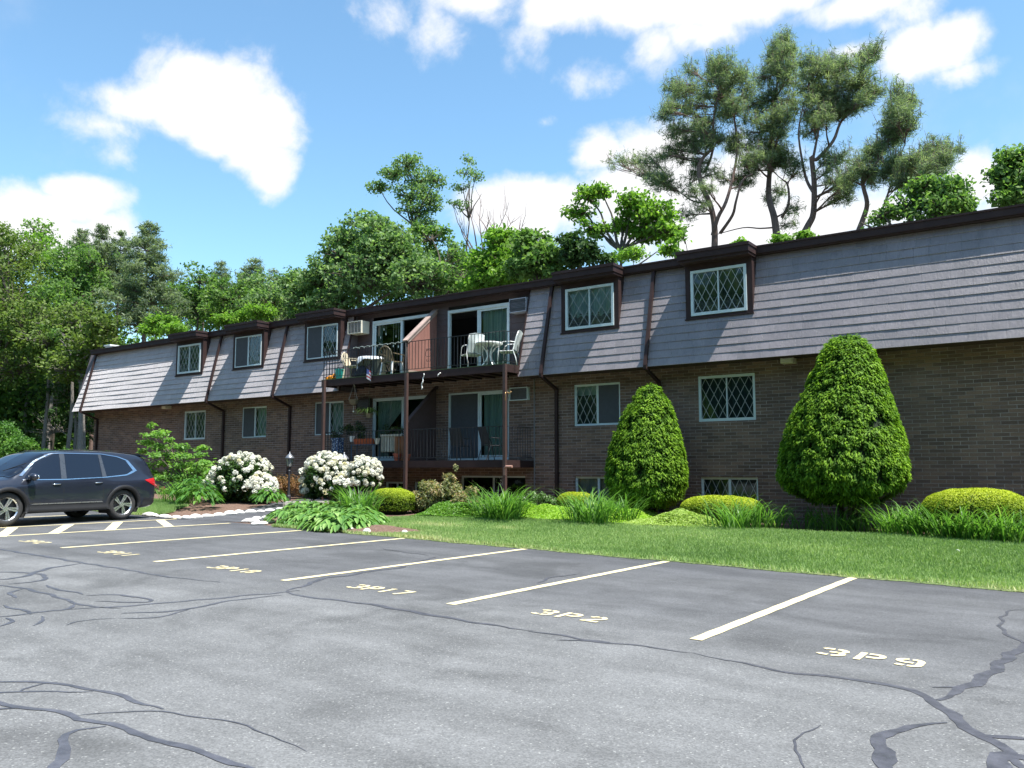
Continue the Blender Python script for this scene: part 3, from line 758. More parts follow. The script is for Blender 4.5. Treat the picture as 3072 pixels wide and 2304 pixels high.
# brick wall with real openings
holes = [(a, b_, LOWZ[0], LOWZ[1]) for a, b_ in WINX]
holes += [(-12.14, -10.70, 0.30, 1.32), (-8.46, -7.00, 0.30, 1.32), (-16.2, -13.8, 0.38, 1.33), (-19.35, -18.4, 0.4, 1.12), (-18.1, -17.6, .4, 1.12)]
holes += [(-19.97, -17.30, 1.80, 3.86), (-16.70, -14.38, 1.80, 3.86)]
holes += [(-3.1, -1.6, LOWZ[0], LOWZ[1]), (3.0, 4.5, LOWZ[0], LOWZ[1])][1:]
xs_ = sorted(set([XL, XR] + [h[0] for h in holes] + [h[1] for h in holes])); zs_ = sorted(set([-0.3, 4.34] + [h[2] for h in holes] + [h[3] for h in holes]))
wm = MB()
for i in range(len(xs_) - 1):
    for j in range(len(zs_) - 1):
        cx = (xs_[i] + xs_[i + 1]) / 2; cz_ = (zs_[j] + zs_[j + 1]) / 2
        if any(h[0] < cx < h[1] and h[2] < cz_ < h[3] for h in holes): continue
        wm.add([(xs_[i], WY, zs_[j]), (xs_[i + 1], WY, zs_[j]), (xs_[i + 1], WY, zs_[j + 1]), (xs_[i], WY, zs_[j + 1])], [(0, 1, 2, 3)])
for a, b_, c, d in holes:
    y2 = WY + 0.16
    for q in ([(a, WY, c), (b_, WY, c), (b_, y2, c), (a, y2, c)], [(a, WY, d), (a, y2, d), (b_, y2, d), (b_, WY, d)],
              [(a, WY, c), (a, y2, c), (a, y2, d), (a, WY, d)], [(b_, WY, c), (b_, WY, d), (b_, y2, d), (b_, y2, c)]):
        wm.add(q, [(0, 1, 2, 3)])
wm.add([(XL, WY, -.3), (XL, WY, 4.34), (XL, 33, 4.34), (XL, 33, -.3)], [(0, 1, 2, 3)])
wm.add([(XR, WY, -.3), (XR, 33, -.3), (XR, 33, 4.34), (XR, WY, 4.34)], [(0, 1, 2, 3)])
wm.add([(XL, 33, -.3), (XL, 33, 6.85), (XR, 33, 6.85), (XR, 33, -.3)], [(0, 1, 2, 3)])
bp(wm, 'brick_wall', M_brick, recalc=False)
rf = MB(); rf.box(-37.45, XR, 19.86, 33.2, 6.72, 6.84)
roof = bp(rf, 'roof', M_roof)
v = MB(); p = P(333, 1044, 20.5); v.box(p.x - .22, p.x + .2, 20.35, 20.7, 6.80, 7.17); v.box(p.x - .27, p.x + .25, 20.30, 20.75, 7.17, 7.23); bp(v, 'roof_vent', M_white, roof)
# near-black sheets stand in for the shade inside the rooms
ip = MB(); ip.add([(XL + .1, 22.4, -.2), (XR - .1, 22.4, -.2), (XR - .1, 22.4, 6.7), (XL + .1, 22.4, 6.7)], [(0, 1, 2, 3)]); bp(ip, 'room_shade_back', M_dark, recalc=False)
fl = MB(); fl.add([(XL + .1, 20.2, 4.36), (XR - .1, 20.2, 4.36), (XR - .1, 22.4, 4.36), (XL + .1, 22.4, 4.36)], [(0, 1, 2, 3)]); fl.add([(XL + .1, 20.2, 1.7), (XR - .1, 20.2, 1.7), (XR - .1, 22.4, 1.7), (XL + .1, 22.4, 1.7)], [(0, 1, 2, 3)]); bp(fl, 'room_shade_floor', M_dark, recalc=False)
# soffit below the mansard, and siding of the upper balcony recess
YB, ZB, YT, ZT = 19.22, 4.11, 19.87, 6.74
KM = (YT - YB) / (ZT - ZB)
def my(z): return YB + (z - ZB) * KM
sf = MB(); sf.add([(-37.98, YB - .01, ZB), (-20.7, YB - .01, ZB), (-20.7, WY, ZB + .02), (-37.98, WY, ZB + .02)], [(3, 2, 1, 0)])
sf.add([(-13.49, YB - .01, ZB), (XR, YB - .01, ZB), (XR, WY, ZB + .02), (-13.49, WY, ZB + .02)], [(3, 2, 1, 0)])
sf.add([(-37.98, YB - .01, ZB), (-37.98, 33, ZB), (XL, 33, ZB), (XL, YB, ZB)], [(0, 1, 2, 3)])
bp(sf, 'soffit', M_soffit, recalc=False)
RX0, RX1 = -20.72, -13.49
UD = [(-19.99, -17.35), (-16.71, -14.34)]; UZ = (4.50, 6.46)
sd = MB()
z = 4.3; k = 0
segs = [(RX0 - .3, UD[0][0]), (UD[0][1], UD[1][0]), (UD[1][1], RX1 + .3)]
while z < 6.72:
    z1 = min(z + 0.19, 6.75)
    for a, b_ in ([(RX0 - .3, RX1 + .3)] if z >= UZ[1] - 0.02 else segs):
        sd.hexa([(a, WY - .012, z), (b_, WY - .012, z), (b_, WY + .03, z), (a, WY + .03, z)], [(a, WY + .002, z1), (b_, WY + .002, z1), (b_, WY + .03, z1), (a, WY + .03, z1)])
    z = z1
bp(sd, 'siding', plain('brown_siding', (.075, .05, .05), 0.6, var=0.12, vscale=2, bump=.3, bscale=20))
# mansard courses: every shingle a real slab with its own thickness
sh_v, sh_a = [], []
def shingle(xa, xb, z0, z1, th, val, end=False, taper=0.0):
    y0a, y1a = my(z0), my(z1)
    a = (xa, y0a - th, z0); b_ = (xb, y0a - th, z0); c = (xb, y1a - 0.003, z1); d = (xa, y1a - 0.003, z1)
    a2 = (xa, y0a + .01, z0); b2 = (xb, y0a + .01, z0); c2 = (xb, y1a + .01, z1); d2 = (xa, y1a + .01, z1)
    sh_v.extend([[a, b_, c, d], [a, a2, b2, b_], [a, d, d2, a2], [b_, b2, c2, c]]); sh_a.extend([val] * 4)
NC = 13; CH = (ZT - ZB) / NC
for r_ in range(NC):
    z0 = ZB + r_ * CH; z1 = z0 + CH + 0.012
    for (A, B) in [(-38.0, RX0), (RX1, XR)]:
        x = A + (0 if r_ % 2 else -0.4)
        ph = rnd.uniform(0, 6)
        cv = 0.5 + 0.12 * rnd.uniform(-1, 1)
        while x < B:
            w_ = rnd.choice([.26, .30, .30, .34]); xa, xb = max(x, A), min(x + w_ - 0.0035, B)
            if A == -38.0: xa = max(xa, A + (z0 - ZB) * KM)
            if xb > xa + .01:
                th = 0.021 + 0.005 * math.sin(x * 1.7 + ph) + rnd.uniform(-.002, .002)
                shingle(xa, xb, z0, z1, th, min(1, max(0, cv + rnd.uniform(-.22, .22))))
            x += w_
    # the left end slope
    ea = -38.0 + (z0 - ZB) * KM; eb = -38.0 + (z1 - ZB) * KM
    sh_v.append([(ea - .02, my(z0) - .02, z0), (eb, my(z1) - .003, z1), (eb, 33, z1), (ea - .02, 33, z0)]); sh_a.append(cv)
o = np_quads('mansard', np.array(sh_v, dtype=float), M_sh, bld, NL, attr=np.array(sh_a)); mans = o
# backing of the mansard and its cheeks beside the recess
ck = MB()
ck.add([(RX0 + .004, YB - .012, ZB), (RX0 + .004, WY, ZB), (RX0 + .004, WY, ZT), (RX0 + .004, YT - .01, ZT)], [(0, 1, 2, 3)])
ck.add([(RX1 - .004, YB - .012, ZB), (RX1 - .004, WY, ZB), (RX1 - .004, WY, ZT), (RX1 - .004, YT - .01, ZT)], [(3, 2, 1, 0)])
for a, b_ in ((-37.9, RX0), (RX1, XR)): ck.add([(a, YB + .012, ZB), (b_, YB + .012, ZB), (b_, YT + .012, ZT), (a, YT + .012, ZT)], [(0, 1, 2, 3)])
bp(ck, 'mansard_cheek', plain('cheek_brown', (.10, .08, .085), .7), recalc=False)
for xe in (RX1 - .012, RX0 + .012):
    et = MB(); et.bar((xe, YB - .03, ZB), (xe, YT - .01, ZT), .03, .06, up=(0, 1, 0)); bp(et, 'mansard_edge_trim', M_brown)
# fascia along the eaves
fa = MB(); FY = 19.64
fa.box(-37.52, XR, FY, 19.88, 6.715, 6.865); fa.box(-37.54, XR, FY - .022, 19.90, 6.865, 6.905); fa.box(-37.5, XR, FY + .03, 19.87, 6.69, 6.715)
fa.box(-37.56, -37.40, 19.90, 33.2, 6.70, 6.92)
bp(fa, 'fascia', M_brown)
so_ = MB(); so_.add([(RX0, FY, 6.70), (RX1, FY, 6.70), (RX1, WY, 6.72), (RX0, WY, 6.72)], [(3, 2, 1, 0)]); bp(so_, 'recess_soffit', M_soffit, recalc=False)

# ------------------------------------------------------------------ windows
def clip_line(x0, z0, x1, z1, X0, X1, Z0, Z1):
    t0, t1 = 0.0, 1.0; dx, dz = x1 - x0, z1 - z0
    for p_, q_ in ((-dx, x0 - X0), (dx, X1 - x0), (-dz, z0 - Z0), (dz, Z1 - z0)):
        if abs(p_) < 1e-9:
            if q_ < 0: return None
        else:
            r_ = q_ / p_
            if p_ < 0: t0 = max(t0, r_)
            else: t1 = min(t1, r_)
    return None if t0 >= t1 else (x0 + t0 * dx, z0 + t0 * dz, x0 + t1 * dx, z0 + t1 * dz)
def lattice(x0, x1, z0, z1, y, nx, nz, w_=0.013):
    mb = MB(); sx = (x1 - x0) / nx; sz = (z1 - z0) / nz
    for i in range(-int(nz * 2) - 3, nx + int(nz * 2) + 3):
        for s in (1, -1):
            xa = x0 + i * sx; L_ = clip_line(xa, z0, xa + s * sx * nz, z1, x0, x1, z0, z1)
            if L_: mb.bar((L_[0], y + (0.004 if s > 0 else 0), L_[1]), (L_[2], y + (0.004 if s > 0 else 0), L_[3]), w_, 0.006, up=(0, 1, 0))
    return mb
def window(x0, x1, z0, z1, y, thick=True, left='lattice', right='lattice', curtain=None, shade=0.0, nx=3, nz=2.5, label=None, fade=False, half=None):
    """y: plane of the frame front; parts sit behind it"""
    f = 0.065 if thick else 0.032; d = 0.05 if thick else 0.03
    fm = MB()
    fm.box(x0, x1, y - d * .4, y + d, z0, z0 + f * 1.1); fm.box(x0, x1, y - d * .4, y + d, z1 - f, z1)
    fm.box(x0, x0 + f, y - d * .4 + .002, y + d - .002, z0 + f * 1.1, z1 - f); fm.box(x1 - f, x1, y - d * .4 + .002, y + d - .002, z0 + f * 1.1, z1 - f)
    xm = (x0 + x1) / 2; s = 0.028
    fm.box(xm - s / 2, xm + s / 2, y - .006, y + d - .006, z0 + f * 1.1, z1 - f)
    if not thick:
        for a, b_, yy in ((x0 + f, xm - s / 2, y + .016), (xm + s / 2, x1 - f, y + .004)):
            if (left if a < xm - .1 else right) != 'open':
                fm.box(a, a + .022, yy, yy + .02, z0 + f * 1.1, z1 - f); fm.box(b_ - .022, b_, yy, yy + .02, z0 + f * 1.1, z1 - f)
                fm.box(a + .022, b_ - .022, yy + .001, yy + .019, z0 + f * 1.1, z0 + f * 1.1 + .022); fm.box(a + .022, b_ - .022, yy + .001, yy + .019, z1 - f - .022, z1 - f)
    w_ = bp(fm, 'window', M_alum, label=label)
    for a, b_, kind in ((x0 + f, xm - s / 2, left), (xm + s / 2, x1 - f, right)):
        za, zb = z0 + f * 1.1, z1 - f
        if kind in ('lattice',):
            bp(lattice(a, b_, za, zb, y + .026, nx, nz, 0.009 if fade else 0.0115), 'lattice', M_lat, w_)
        if kind == 'screen':
            q = MB(); q.box(a, b_, y + .008, y + .010, za, zb); bp(q, 'insect_screen', M_scr, w_)
            continue
        if kind == 'open': pass
        q = MB(); q.add([(a, y + .034, za), (b_, y + .034, za), (b_, y + .034, zb), (a, y + .034, zb)], [(0, 1, 2, 3)])
        if kind != 'open': bp(q, 'window_pane', M_glass, w_, recalc=False)
    if curtain:
        q = MB()
        for k in range(40):
            xa = x0 + (x1 - x0) * k / 40; xb = x0 + (x1 - x0) * (k + 1) / 40
            if half == 'right' and xa < xm: continue
            if half == 'left' and xb > xm: continue
            ya = y + .13 + .012 * math.sin(k * 1.3); yb = y + .13 + .012 * math.sin((k + 1) * 1.3)
            q.add([(xa, ya, z0), (xb, yb, z0), (xb, yb, z1), (xa, ya, z1)], [(0, 1, 2, 3)])
        bp(q, 'curtain', curtain, w_, recalc=False)
    if shade:
        q = MB(); q.add([(x0, y + .10, z1 - shade), (x1, y + .10, z1 - shade), (x1, y + .10, z1), (x0, y + .10, z1)], [(0, 1, 2, 3)]); bp(q, 'roller_shade', M_cur_pale, w_, recalc=False)
    return w_
# dormers
DW = [(0.13, dict(thick=True, curtain=M_cur_dark, nz=2.5, label='dormer window with thick pale frame and faint lattice over dark curtains')),
      (0.07, dict(thick=False, left='screen', curtain=M_cur_dark, label='dormer window with a lattice in its right half and a dark screen in its left half')),
      (0.07, dict(thick=False, left='screen', curtain=M_cur_dark, label='dormer window just left of the upper balcony')),
      (0.13, dict(thick=True, curtain=M_cur_teal, fade=True, nz=2, nx=2, label='dormer window with pale grey green curtains right of the balcony')),
      (0.13, dict(thick=True, curtain=M_cur_dark, label='rightmost dormer window with thick pale frame and dark green panes'))]
DY = 19.48
for (x0, x1), (mar, kw) in zip(DORX, DW):
    dm = MB(); z0, z1 = 5.32, 6.46; L_, R_ = x0 - .15, x1 + .14; zb, zt = 5.26, 6.72
    yb = my(zb)
    dm.box(L_, x0, DY, 19.80, zb, zt); dm.box(x1, R_, DY, 19.80, zb, zt)                 # side boards
    dm.box(x0, x1, DY, 19.80, z1, zt); dm.box(x0, x1, DY - .005, 19.66, zb, z0)         # head and sill
    dm.box(L_ - .02, R_ + .02, DY - .03, DY + .02, zb - .035, zb)
    dm.box(x0, x1, 19.79, 19.80, z0, z1)
    d_ = bp(dm, 'dormer', M_brown)
    cn = MB(); ca, cb2 = x0 - .20, x1 + .20; yf = 19.10
    cn.box(ca + .02, cb2 - .02, yf + .05, 19.70, 6.625, 6.665); cn.box(ca, cb2, yf, 19.71, 6.685, 6.83); cn.box(ca - .02, cb2 + .02, yf - .025, 19.72, 6.83, 6.905); cn.box(ca + .03, cb2 - .03, yf + .03, 19.70, 6.665, 6.685)
    bp(cn, 'cornice', M_brown, d_)
    w_ = window(x0, x1, z0, z1, DY - .012, **kw)
# first floor windows
kws = [dict(thick=True, curtain=M_cur_dark, label='ground floor window with thick pale frame at the left end of the wall'),
       dict(thick=False, left='screen', curtain=M_cur_pale, half='right', label='ground floor window with pale shade in its right half'),
       dict(thick=False, left='screen', curtain=M_cur_pale, half='right', label='ground floor window left of the lower balcony, behind its corner post'),
       dict(thick=False, left='lattice', right='screen', shade=.30, curtain=M_cur_dark, label='ground floor window with a pale shade pulled a quarter down'),
       dict(thick=True, curtain=M_cur_dark, label='ground floor window between the two yews, with thick pale frame and bold lattice')]
for (x0, x1), kw in zip(WINX, kws): window(x0, x1, LOWZ[0], LOWZ[1], WY + .035, **kw)
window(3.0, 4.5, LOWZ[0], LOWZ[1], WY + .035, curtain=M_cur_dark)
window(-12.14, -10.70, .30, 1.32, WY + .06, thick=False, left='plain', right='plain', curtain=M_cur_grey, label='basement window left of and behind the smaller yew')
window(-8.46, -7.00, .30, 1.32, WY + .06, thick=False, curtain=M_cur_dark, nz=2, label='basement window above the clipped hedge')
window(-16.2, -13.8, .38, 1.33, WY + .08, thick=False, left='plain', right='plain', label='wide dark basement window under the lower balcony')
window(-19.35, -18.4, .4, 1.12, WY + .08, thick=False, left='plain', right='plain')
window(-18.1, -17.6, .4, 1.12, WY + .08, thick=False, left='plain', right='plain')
# sliding doors
def slider(x0, x1, z0, z1, y, leftk, rightk, fr_=0.07, cur=None, curx=None, label=None, mat=M_alum):
    xm = (x0 + x1) / 2; q = MB()
    q.box(x0, x1, y - .03, y + .08, z1 - fr_, z1); q.box(x0, x1, y - .03, y + .08, z0, z0 + .05)
    q.box(x0, x0 + fr_ * .75, y - .028, y + .078, z0 + .05, z1 - fr_); q.box(x1 - fr_ * .75, x1, y - .028, y + .078, z0 + .05, z1 - fr_)
    q.box(xm - .03, xm + .03, y - .01, y + .06, z0 + .05, z1 - fr_)
    for a, b_, kd in ((x0 + fr_ * .75, xm - .03, leftk), (xm + .03, x1 - fr_ * .75, rightk)):
        if kd == 'glass':
            q.box(a, a + .06, y + .01, y + .045, z0 + .05, z1 - fr_); q.box(b_ - .05, b_, y + .01, y + .045, z0 + .05, z1 - fr_)
            q.box(a + .06, b_ - .05, y + .012, y + .043, z0 + .05, z0 + .14); q.box(a + .06, b_ - .05, y + .012, y + .043, z1 - fr_ - .06, z1 - fr_)
    d_ = bp(q, 'sliding_door', mat, label=label)
    for a, b_, kd in ((x0 + fr_ * .75, xm - .03, leftk), (xm + .03, x1 - fr_ * .75, rightk)):
        if kd == 'glass':
            g_ = MB(); g_.add([(a, y + .03, z0), (b_, y + .03, z0), (b_, y + .03, z1), (a, y + .03, z1)], [(0, 1, 2, 3)]); bp(g_, 'door_glass', M_glass, d_, recalc=False)
        if kd == 'screen':
            g_ = MB(); g_.box(a, b_, y + .05, y + .052, z0 + .05, z1 - fr_); bp(g_, 'insect_screen', M_scr, d_)
    if cur:
        g_ = MB(); ca, cb2, shape = curx; n = 36
        for k in range(n):
            xa = ca + (cb2 - ca) * k / n; xb = ca + (cb2 - ca) * (k + 1) / n
            ya, yb = y + .16 + .02 * math.sin(k * 1.9), y + .16 + .02 * math.sin((k + 1) * 1.9)
            if shape == 'full': g_.add([(xa, ya, z0), (xb, yb, z0), (xb, yb, z1), (xa, ya, z1)], [(0, 1, 2, 3)])
            else:   # tied back: wide at the top, gathered below
                rows = [(z1, 1.0), (z1 - .5, .78), (z1 - .95, .42), (z1 - 1.15, .34), (z0, .40)]
                for (za, fa_), (zb2, fb_) in zip(rows, rows[1:]):
                    X = lambda k_, f_: ca + (cb2 - ca) * k_ / n * f_
                    g_.add([(X(k, fb_), ya, zb2), (X(k + 1, fb_), yb, zb2), (X(k + 1, fa_), yb, za), (X(k, fa_), ya, za)], [(0, 1, 2, 3)])
        bp(g_, 'curtain', cur, d_, recalc=False)
    return d_
d1 = slider(UD[0][0], UD[0][1], UZ[0], UZ[1], WY - .01, 'glass', 'open', .09, M_cur_green, (UD[0][0] + .05, UD[0][0] + .30, 'full'), 'white framed sliding door of the upper balcony, left apartment')
d2 = slider(UD[1][0], UD[1][1], UZ[0], UZ[1], WY - .01, 'open', 'glass', .09, M_cur_green, (-15.45, -14.40, 'full'), 'white framed sliding door of the upper balcony with green blinds')
d3 = slider(-19.97, -17.30, 1.80, 3.86, WY + .05, 'glass', 'glass', .04, M_cur_green, (-19.9, -18.6, 'tied'), 'sliding door of the lower balcony with a tied back curtain')
d4 = slider(-16.70, -14.38, 1.80, 3.86, WY + .05, 'screen', 'glass', .045, M_cur_green, (-15.45, -14.40, 'full'), 'sliding door of the lower balcony, right apartment')
# ornaments hung in the left upper door
om = MB()
for px, py in [(1152, 988), (1158, 1002), (1142, 1013), (1188, 1009), (1180, 1038), (1195, 1040)]:
    p = P(px, py, WY - .03); om.sphere((p.x, p.y, p.z), .035, 8, 5, sc=(.7, .3, 1.3)); om.bar(p, (p.x, p.y, UZ[1] - .06), .003)
bp(om, 'glass_ornament', M_cur_pale, d1)

# ------------------------------------------------------------------ air conditioners
def ac(x0, x1, z0, z1, y0, y1, kind, label, mat):
    q = MB(); t_ = .025
    q.box(x0, x1, y0, y1, z0, z0 + t_); q.box(x0, x1, y0, y1, z1 - t_, z1); q.box(x0, x0 + t_, y0 + .001, y1, z0 + t_, z1 - t_); q.box(x1 - t_, x1, y0 + .001, y1, z0 + t_, z1 - t_)
    q.box(x0 + t_, x1 - t_, y0 + .06, y0 + .07, z0 + t_, z1 - t_)
    a_ = bp(q, 'air_conditioner', mat, label=label)
    gq = MB()
    if kind == 'bars':
        for k in range(1, 4): xx = x0 + (x1 - x0) * k / 4; gq.box(xx - .008, xx + .008, y0 - .004, y0 + .02, z0 + t_, z1 - t_)
        for k in range(12): zz = z0 + t_ + (z1 - z0 - 2 * t_) * (k + .5) / 12; gq.box(x0 + t_, x1 - t_, y0 + .03, y0 + .04, zz - .006, zz + .006)
    elif kind == 'slats':
        for k in range(9): zz = z0 + t_ + (z1 - z0 - 2 * t_) * (k + .5) / 9; gq.box(x0 + t_, x1 - t_, y0 + .003, y0 + .025, zz - .006, zz + .006)
        for k in range(1, 4): zz = z0 + (z1 - z0) * k / 4; gq.box(x0, x1, y0 - .005, y0 + .001, zz - .006, zz + .006)
    else:
        for k in range(14): zz = z0 + t_ + (z1 - z0 - 2 * t_) * (k + .5) / 14; gq.box(x0 + t_, x1 - t_, y0 + .02, y0 + .035, zz - .007, zz + .007)
    bp(gq, 'grille', plain('grille_dark', (.06, .06, .065), .5) if kind != 'bars' else plain('grille_grey', (.18, .18, .18), .5), a_)
ac(-20.79, -20.14, 6.05, 6.47, 19.58, 19.96, 'bars', 'cream air conditioner sticking out left of the upper balcony door', M_cream)
ac(-14.16, -13.55, 6.07, 6.48, 19.70, 19.99, 'slats', 'grey slatted air conditioner grille right of the upper balcony doors', plain('ac_grey', (.30, .31, .36), .5))
ac(-14.28, -13.64, 3.51, 3.89, 19.88, 20.02, 'fine', 'pale framed air conditioner grille in the brick beside the lower balcony', M_alum)
ac(-20.6, -20.0, 3.50, 3.86, 19.86, 20.02, 'fine', 'dark air conditioner sleeve behind the hanging basket', M_brown)
# downspouts: slope of the mansard, elbow, wall pipe
def spout(x, label):
    q = MB(); wy_ = .075
    q.bar((x, YT - .11, ZT), (x, YB - .07, ZB + .02), .085, wy_, up=(0, -1, 0)); q.bar((x, YB - .07, ZB + .04), (x, YB - .06, ZB - .06), .085, wy_, up=(0, -1, 0))
    q.bar((x, YB - .05, ZB - .04), (x, WY - .06, ZB - .34), .075, wy_, up=(0, -1, .5)); q.bar((x, WY - .055, ZB - .32), (x, WY - .055, float(gz(x, WY)) + .1), .085, wy_, up=(0, -1, 0))
    for zz in (3.0, 1.4): q.box(x - .065, x + .065, WY - .1, WY - .001, zz, zz + .03)
    bp(q, 'downspout', M_brown, label=label)
for x, lb in [(-37.19, 'brown downspout at the left corner of the building'), (-27.95, 'brown downspout between the first and second dormers'), (-24.07, 'brown downspout between the second and third dormers'),
              (-12.69, 'brown downspout right of the balconies'), (-9.52, 'brown downspout between the two rightmost dormers, meeting the smaller yew')]: spout(x, lb)
q = MB(); q.tube([(-13.47, WY - .02, 4.1), (-13.47, WY - .02, .3)], .016, 8); bp(q, 'conduit', plain('conduit_grey', (.2, .19, .2), .5))
for px, py, lb in [(498, 1223, 'small soffit light box under the left stretch of mansard'), (2364, 1081, 'small soffit light box under the right stretch of mansard')]:
    p = P(px, py, 19.7); q = MB(); q.box(p.x - .15, p.x + .15, 19.6, 19.85, ZB - .12, ZB - .001); q.box(p.x - .12, p.x + .12, 19.575, 19.6, ZB - .11, ZB - .02); bp(q, 'soffit_light', M_cream, label=lb)

# ------------------------------------------------------------------ balconies
DYF = 18.62
p0 = P(967.8, 1146, DYF); BX0, BX1 = p0.x, -13.50
UT = 4.42; LT = 1.77
def rail(x0, x1, y, zt, ztop, scroll, parent, label, side=True, gap=None):
    q = MB(); step = .125
    q.bar((x0, y, ztop), (x1, y, ztop), .026, .018); q.bar((x0, y, zt + .09), (x1, y, zt + .09), .018, .014)
    x = x0; k = 0
    while x <= x1 + .01:
        big_ = k % 9 == 0
        if not (scroll and abs(x - scroll) < .08): q.bar((x, y, zt if big_ else zt + .09), (x, y, ztop), .022 if big_ else .012)
        x += step; k += 1
    if side:
        for xx in ((x1,) if side == 'r' else (x0, x1)):
            q.bar((xx, y, ztop), (xx, WY - .02, ztop), .026, .018); q.bar((xx, y, zt + .09), (xx, WY - .02, zt + .09), .018, .014)
            yy = y
            while yy < WY: q.bar((xx, yy, zt + .09), (xx, yy, ztop), .012); yy += step
    if scroll:
        for s in (-1, 1):
            q.tube([(scroll + s * (.001 + .11 * math.sin(a) ** 1.0), y, ztop - .30 - .12 + .14 * math.cos(a) + (.06 if a > 2 else 0) * (a - 2)) for a in np.linspace(0.0, 3.0, 12)], .006, 6)
            q.tube([(scroll + s * (.055 + .035 * math.cos(a)), y, ztop - .30 + .03 * math.sin(a)) for a in np.linspace(-2.6, 3.0, 12)], .006, 6)
            q.tube([(scroll + s * (.045 + .035 * math.cos(a)), y, ztop - .62 + .03 * math.sin(a)) for a in np.linspace(-3, 1.5, 10)], .006, 6)
        q.bar((scroll, y, zt + .09), (scroll, y, ztop), .012)
    return bp(q, 'railing', M_iron, parent, label=label)
scr = P(1284, 1065, DYF)
q = MB(); q.box(BX0, BX1, DYF + .03, WY - .014, UT - .16, UT - .012); b1 = bp(q, 'balcony', M_soffit, label='upper balcony shared by two apartments')
q = MB(); q.box(BX0 - .02, BX1 + .02, DYF - .03, DYF + .03, UT - .22, UT - .005); q.box(BX1 - .03, BX1 + .021, DYF + .03, YB + .25, UT - .22, UT - .004); q.box(BX0 - .02, BX0 + .03, DYF + .03, YB + .3, UT - .22, UT - .004)
x = BX0 + .5
while x < BX1: q.box(x - .02, x + .02, DYF + .03, WY - .02, UT - .21, UT - .16); x += .5
bp(q, 'edge_beam', M_brown, b1)
q = MB(); q.box(BX0 + .0, BX1, DYF - .035, WY - .015, UT - .012, UT + .004); bp(q, 'deck_carpet', M_carpet, b1)
rail(BX0 + .03, BX1 - .05, DYF + .02, UT, UT + .93, scr.x, b1, 'black iron railing of the upper balcony')
q = MB(); q.box(BX0, BX1 - .0, DYF + .03, WY - .005, LT - .16, LT - .0); b2 = bp(q, 'balcony', plain('deck_boards_grey', (.20, .17, .16), .8, var=.2, vscale=8), label='lower balcony crowded with pots on its left half')
q = MB(); q.box(BX0 - .02, BX1 + .02, DYF - .03, DYF + .03, LT - .20, LT + .002); q.box(BX1 - .03, BX1 + .021, DYF + .03, WY - .005, LT - .20, LT + .002)
bp(q, 'edge_beam', M_brown, b2)
rail(BX0 + .03, BX1 - .05, DYF + .02, LT, LT + .93, None, b2, 'black iron railing of the lower balcony')
PX = [P(970.5, 1160, DYF - .1).x, P(1218, 1150, DYF - .1).x, P(1513, 1140, DYF - .1).x]
for x, lb in zip(PX, ('brown corner post at the left end of the balconies', 'brown middle post of the balconies', 'brown post at the right end of the balconies, catching the sun')):
    gg = float(gz(x, DYF)); q = MB(); q.box(x - .045, x + .045, DYF - .122, DYF - .032, gg - .1, UT - .02); bp(q, 'support_post', plain('post_brown', (.06, .033, .028), .6, var=.15), b1, label=lb)
# dividing fins
fx = P(1283, 1000, 19.6).x
q = MB(); zt_b, zt_f = 6.50, P(1221, 1018, DYF + .1).z
yf_ = DYF + .06
pts = [(fx, yf_, UT + .01), (fx, WY - .02, UT + .01), (fx, WY - .02, zt_b), (fx, yf_, zt_f)]
q.poly(pts, .035, (1, 0, 0))
nb = 9
for k in range(nb + 1):
    y = yf_ + (WY - .02 - yf_) * k / nb; zt_ = zt_f + (zt_b - zt_f) * (y - yf_) / (WY - .02 - yf_)
    q.box(fx + .035, fx + .039, y - .004, y + .004, UT + .1, zt_ - .02)
dv = bp(q, 'divider_panel', M_rust, b1, label='sloped reddish brown board fin dividing the upper balcony')
q = MB(); q.bar((fx - .02, yf_ - .09, zt_f - .06), (fx - .02, WY - .0, zt_b + .07), .20, .035, up=(0, -.5, 1)); q.bar((fx + .045, yf_ - .03, zt_f - .09), (fx + .045, WY - .0, zt_b - .02), .02, .09, up=(0, -.5, 1)); q.box(fx - .05, fx - .005, yf_ - .04, yf_ + .02, UT + .01, zt_f - .08)
q.box(fx - .005, fx + .05, yf_ - .01, WY - .03, UT + .005, UT + .09)
bp(q, 'divider_cap', plain('weathered_cap', (.30, .22, .19), .75, var=.2, vscale=4), b1)
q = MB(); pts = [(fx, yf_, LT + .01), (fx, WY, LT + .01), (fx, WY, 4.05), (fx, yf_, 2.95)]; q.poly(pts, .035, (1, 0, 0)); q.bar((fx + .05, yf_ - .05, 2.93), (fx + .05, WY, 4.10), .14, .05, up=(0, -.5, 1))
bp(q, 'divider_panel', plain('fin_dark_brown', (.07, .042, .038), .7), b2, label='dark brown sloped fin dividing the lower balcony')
# ================================================================== cars (x forward, y left, z up; wheels on z = 0)
M_tyre = plain('tyre_rubber', (.028, .027, .027), 0.85, var=.2, bump=.2)
M_clad = plain('black_cladding', (.018, .018, .020), 0.6, spec=.25, var=.08)
M_chrome = plain('chrome_trim', (.75, .76, .78), 0.12, metal=1.0, var=.03)
M_rimd = plain('rim_dark', (.05, .05, .055), 0.4, metal=.6)
M_rims = plain('rim_silver', (.62, .63, .65), 0.25, metal=.9, var=.05)
M_lens = plain('tail_lens', (.45, .015, .02), 0.12, spec=.8, var=.1, coat=.6)
M_head = plain('head_lens', (.55, .58, .60), 0.1, spec=.8)
M_pillar = plain('pillar_trim', (.045, .05, .06), .3, coat=.5)
M_under = plain('underbody', (.012, .012, .012), .9)
M_plate = plain('plate_white', (.7, .7, .68), .5)
m, t, out = new_mat('tinted_glass'); M_tint = m
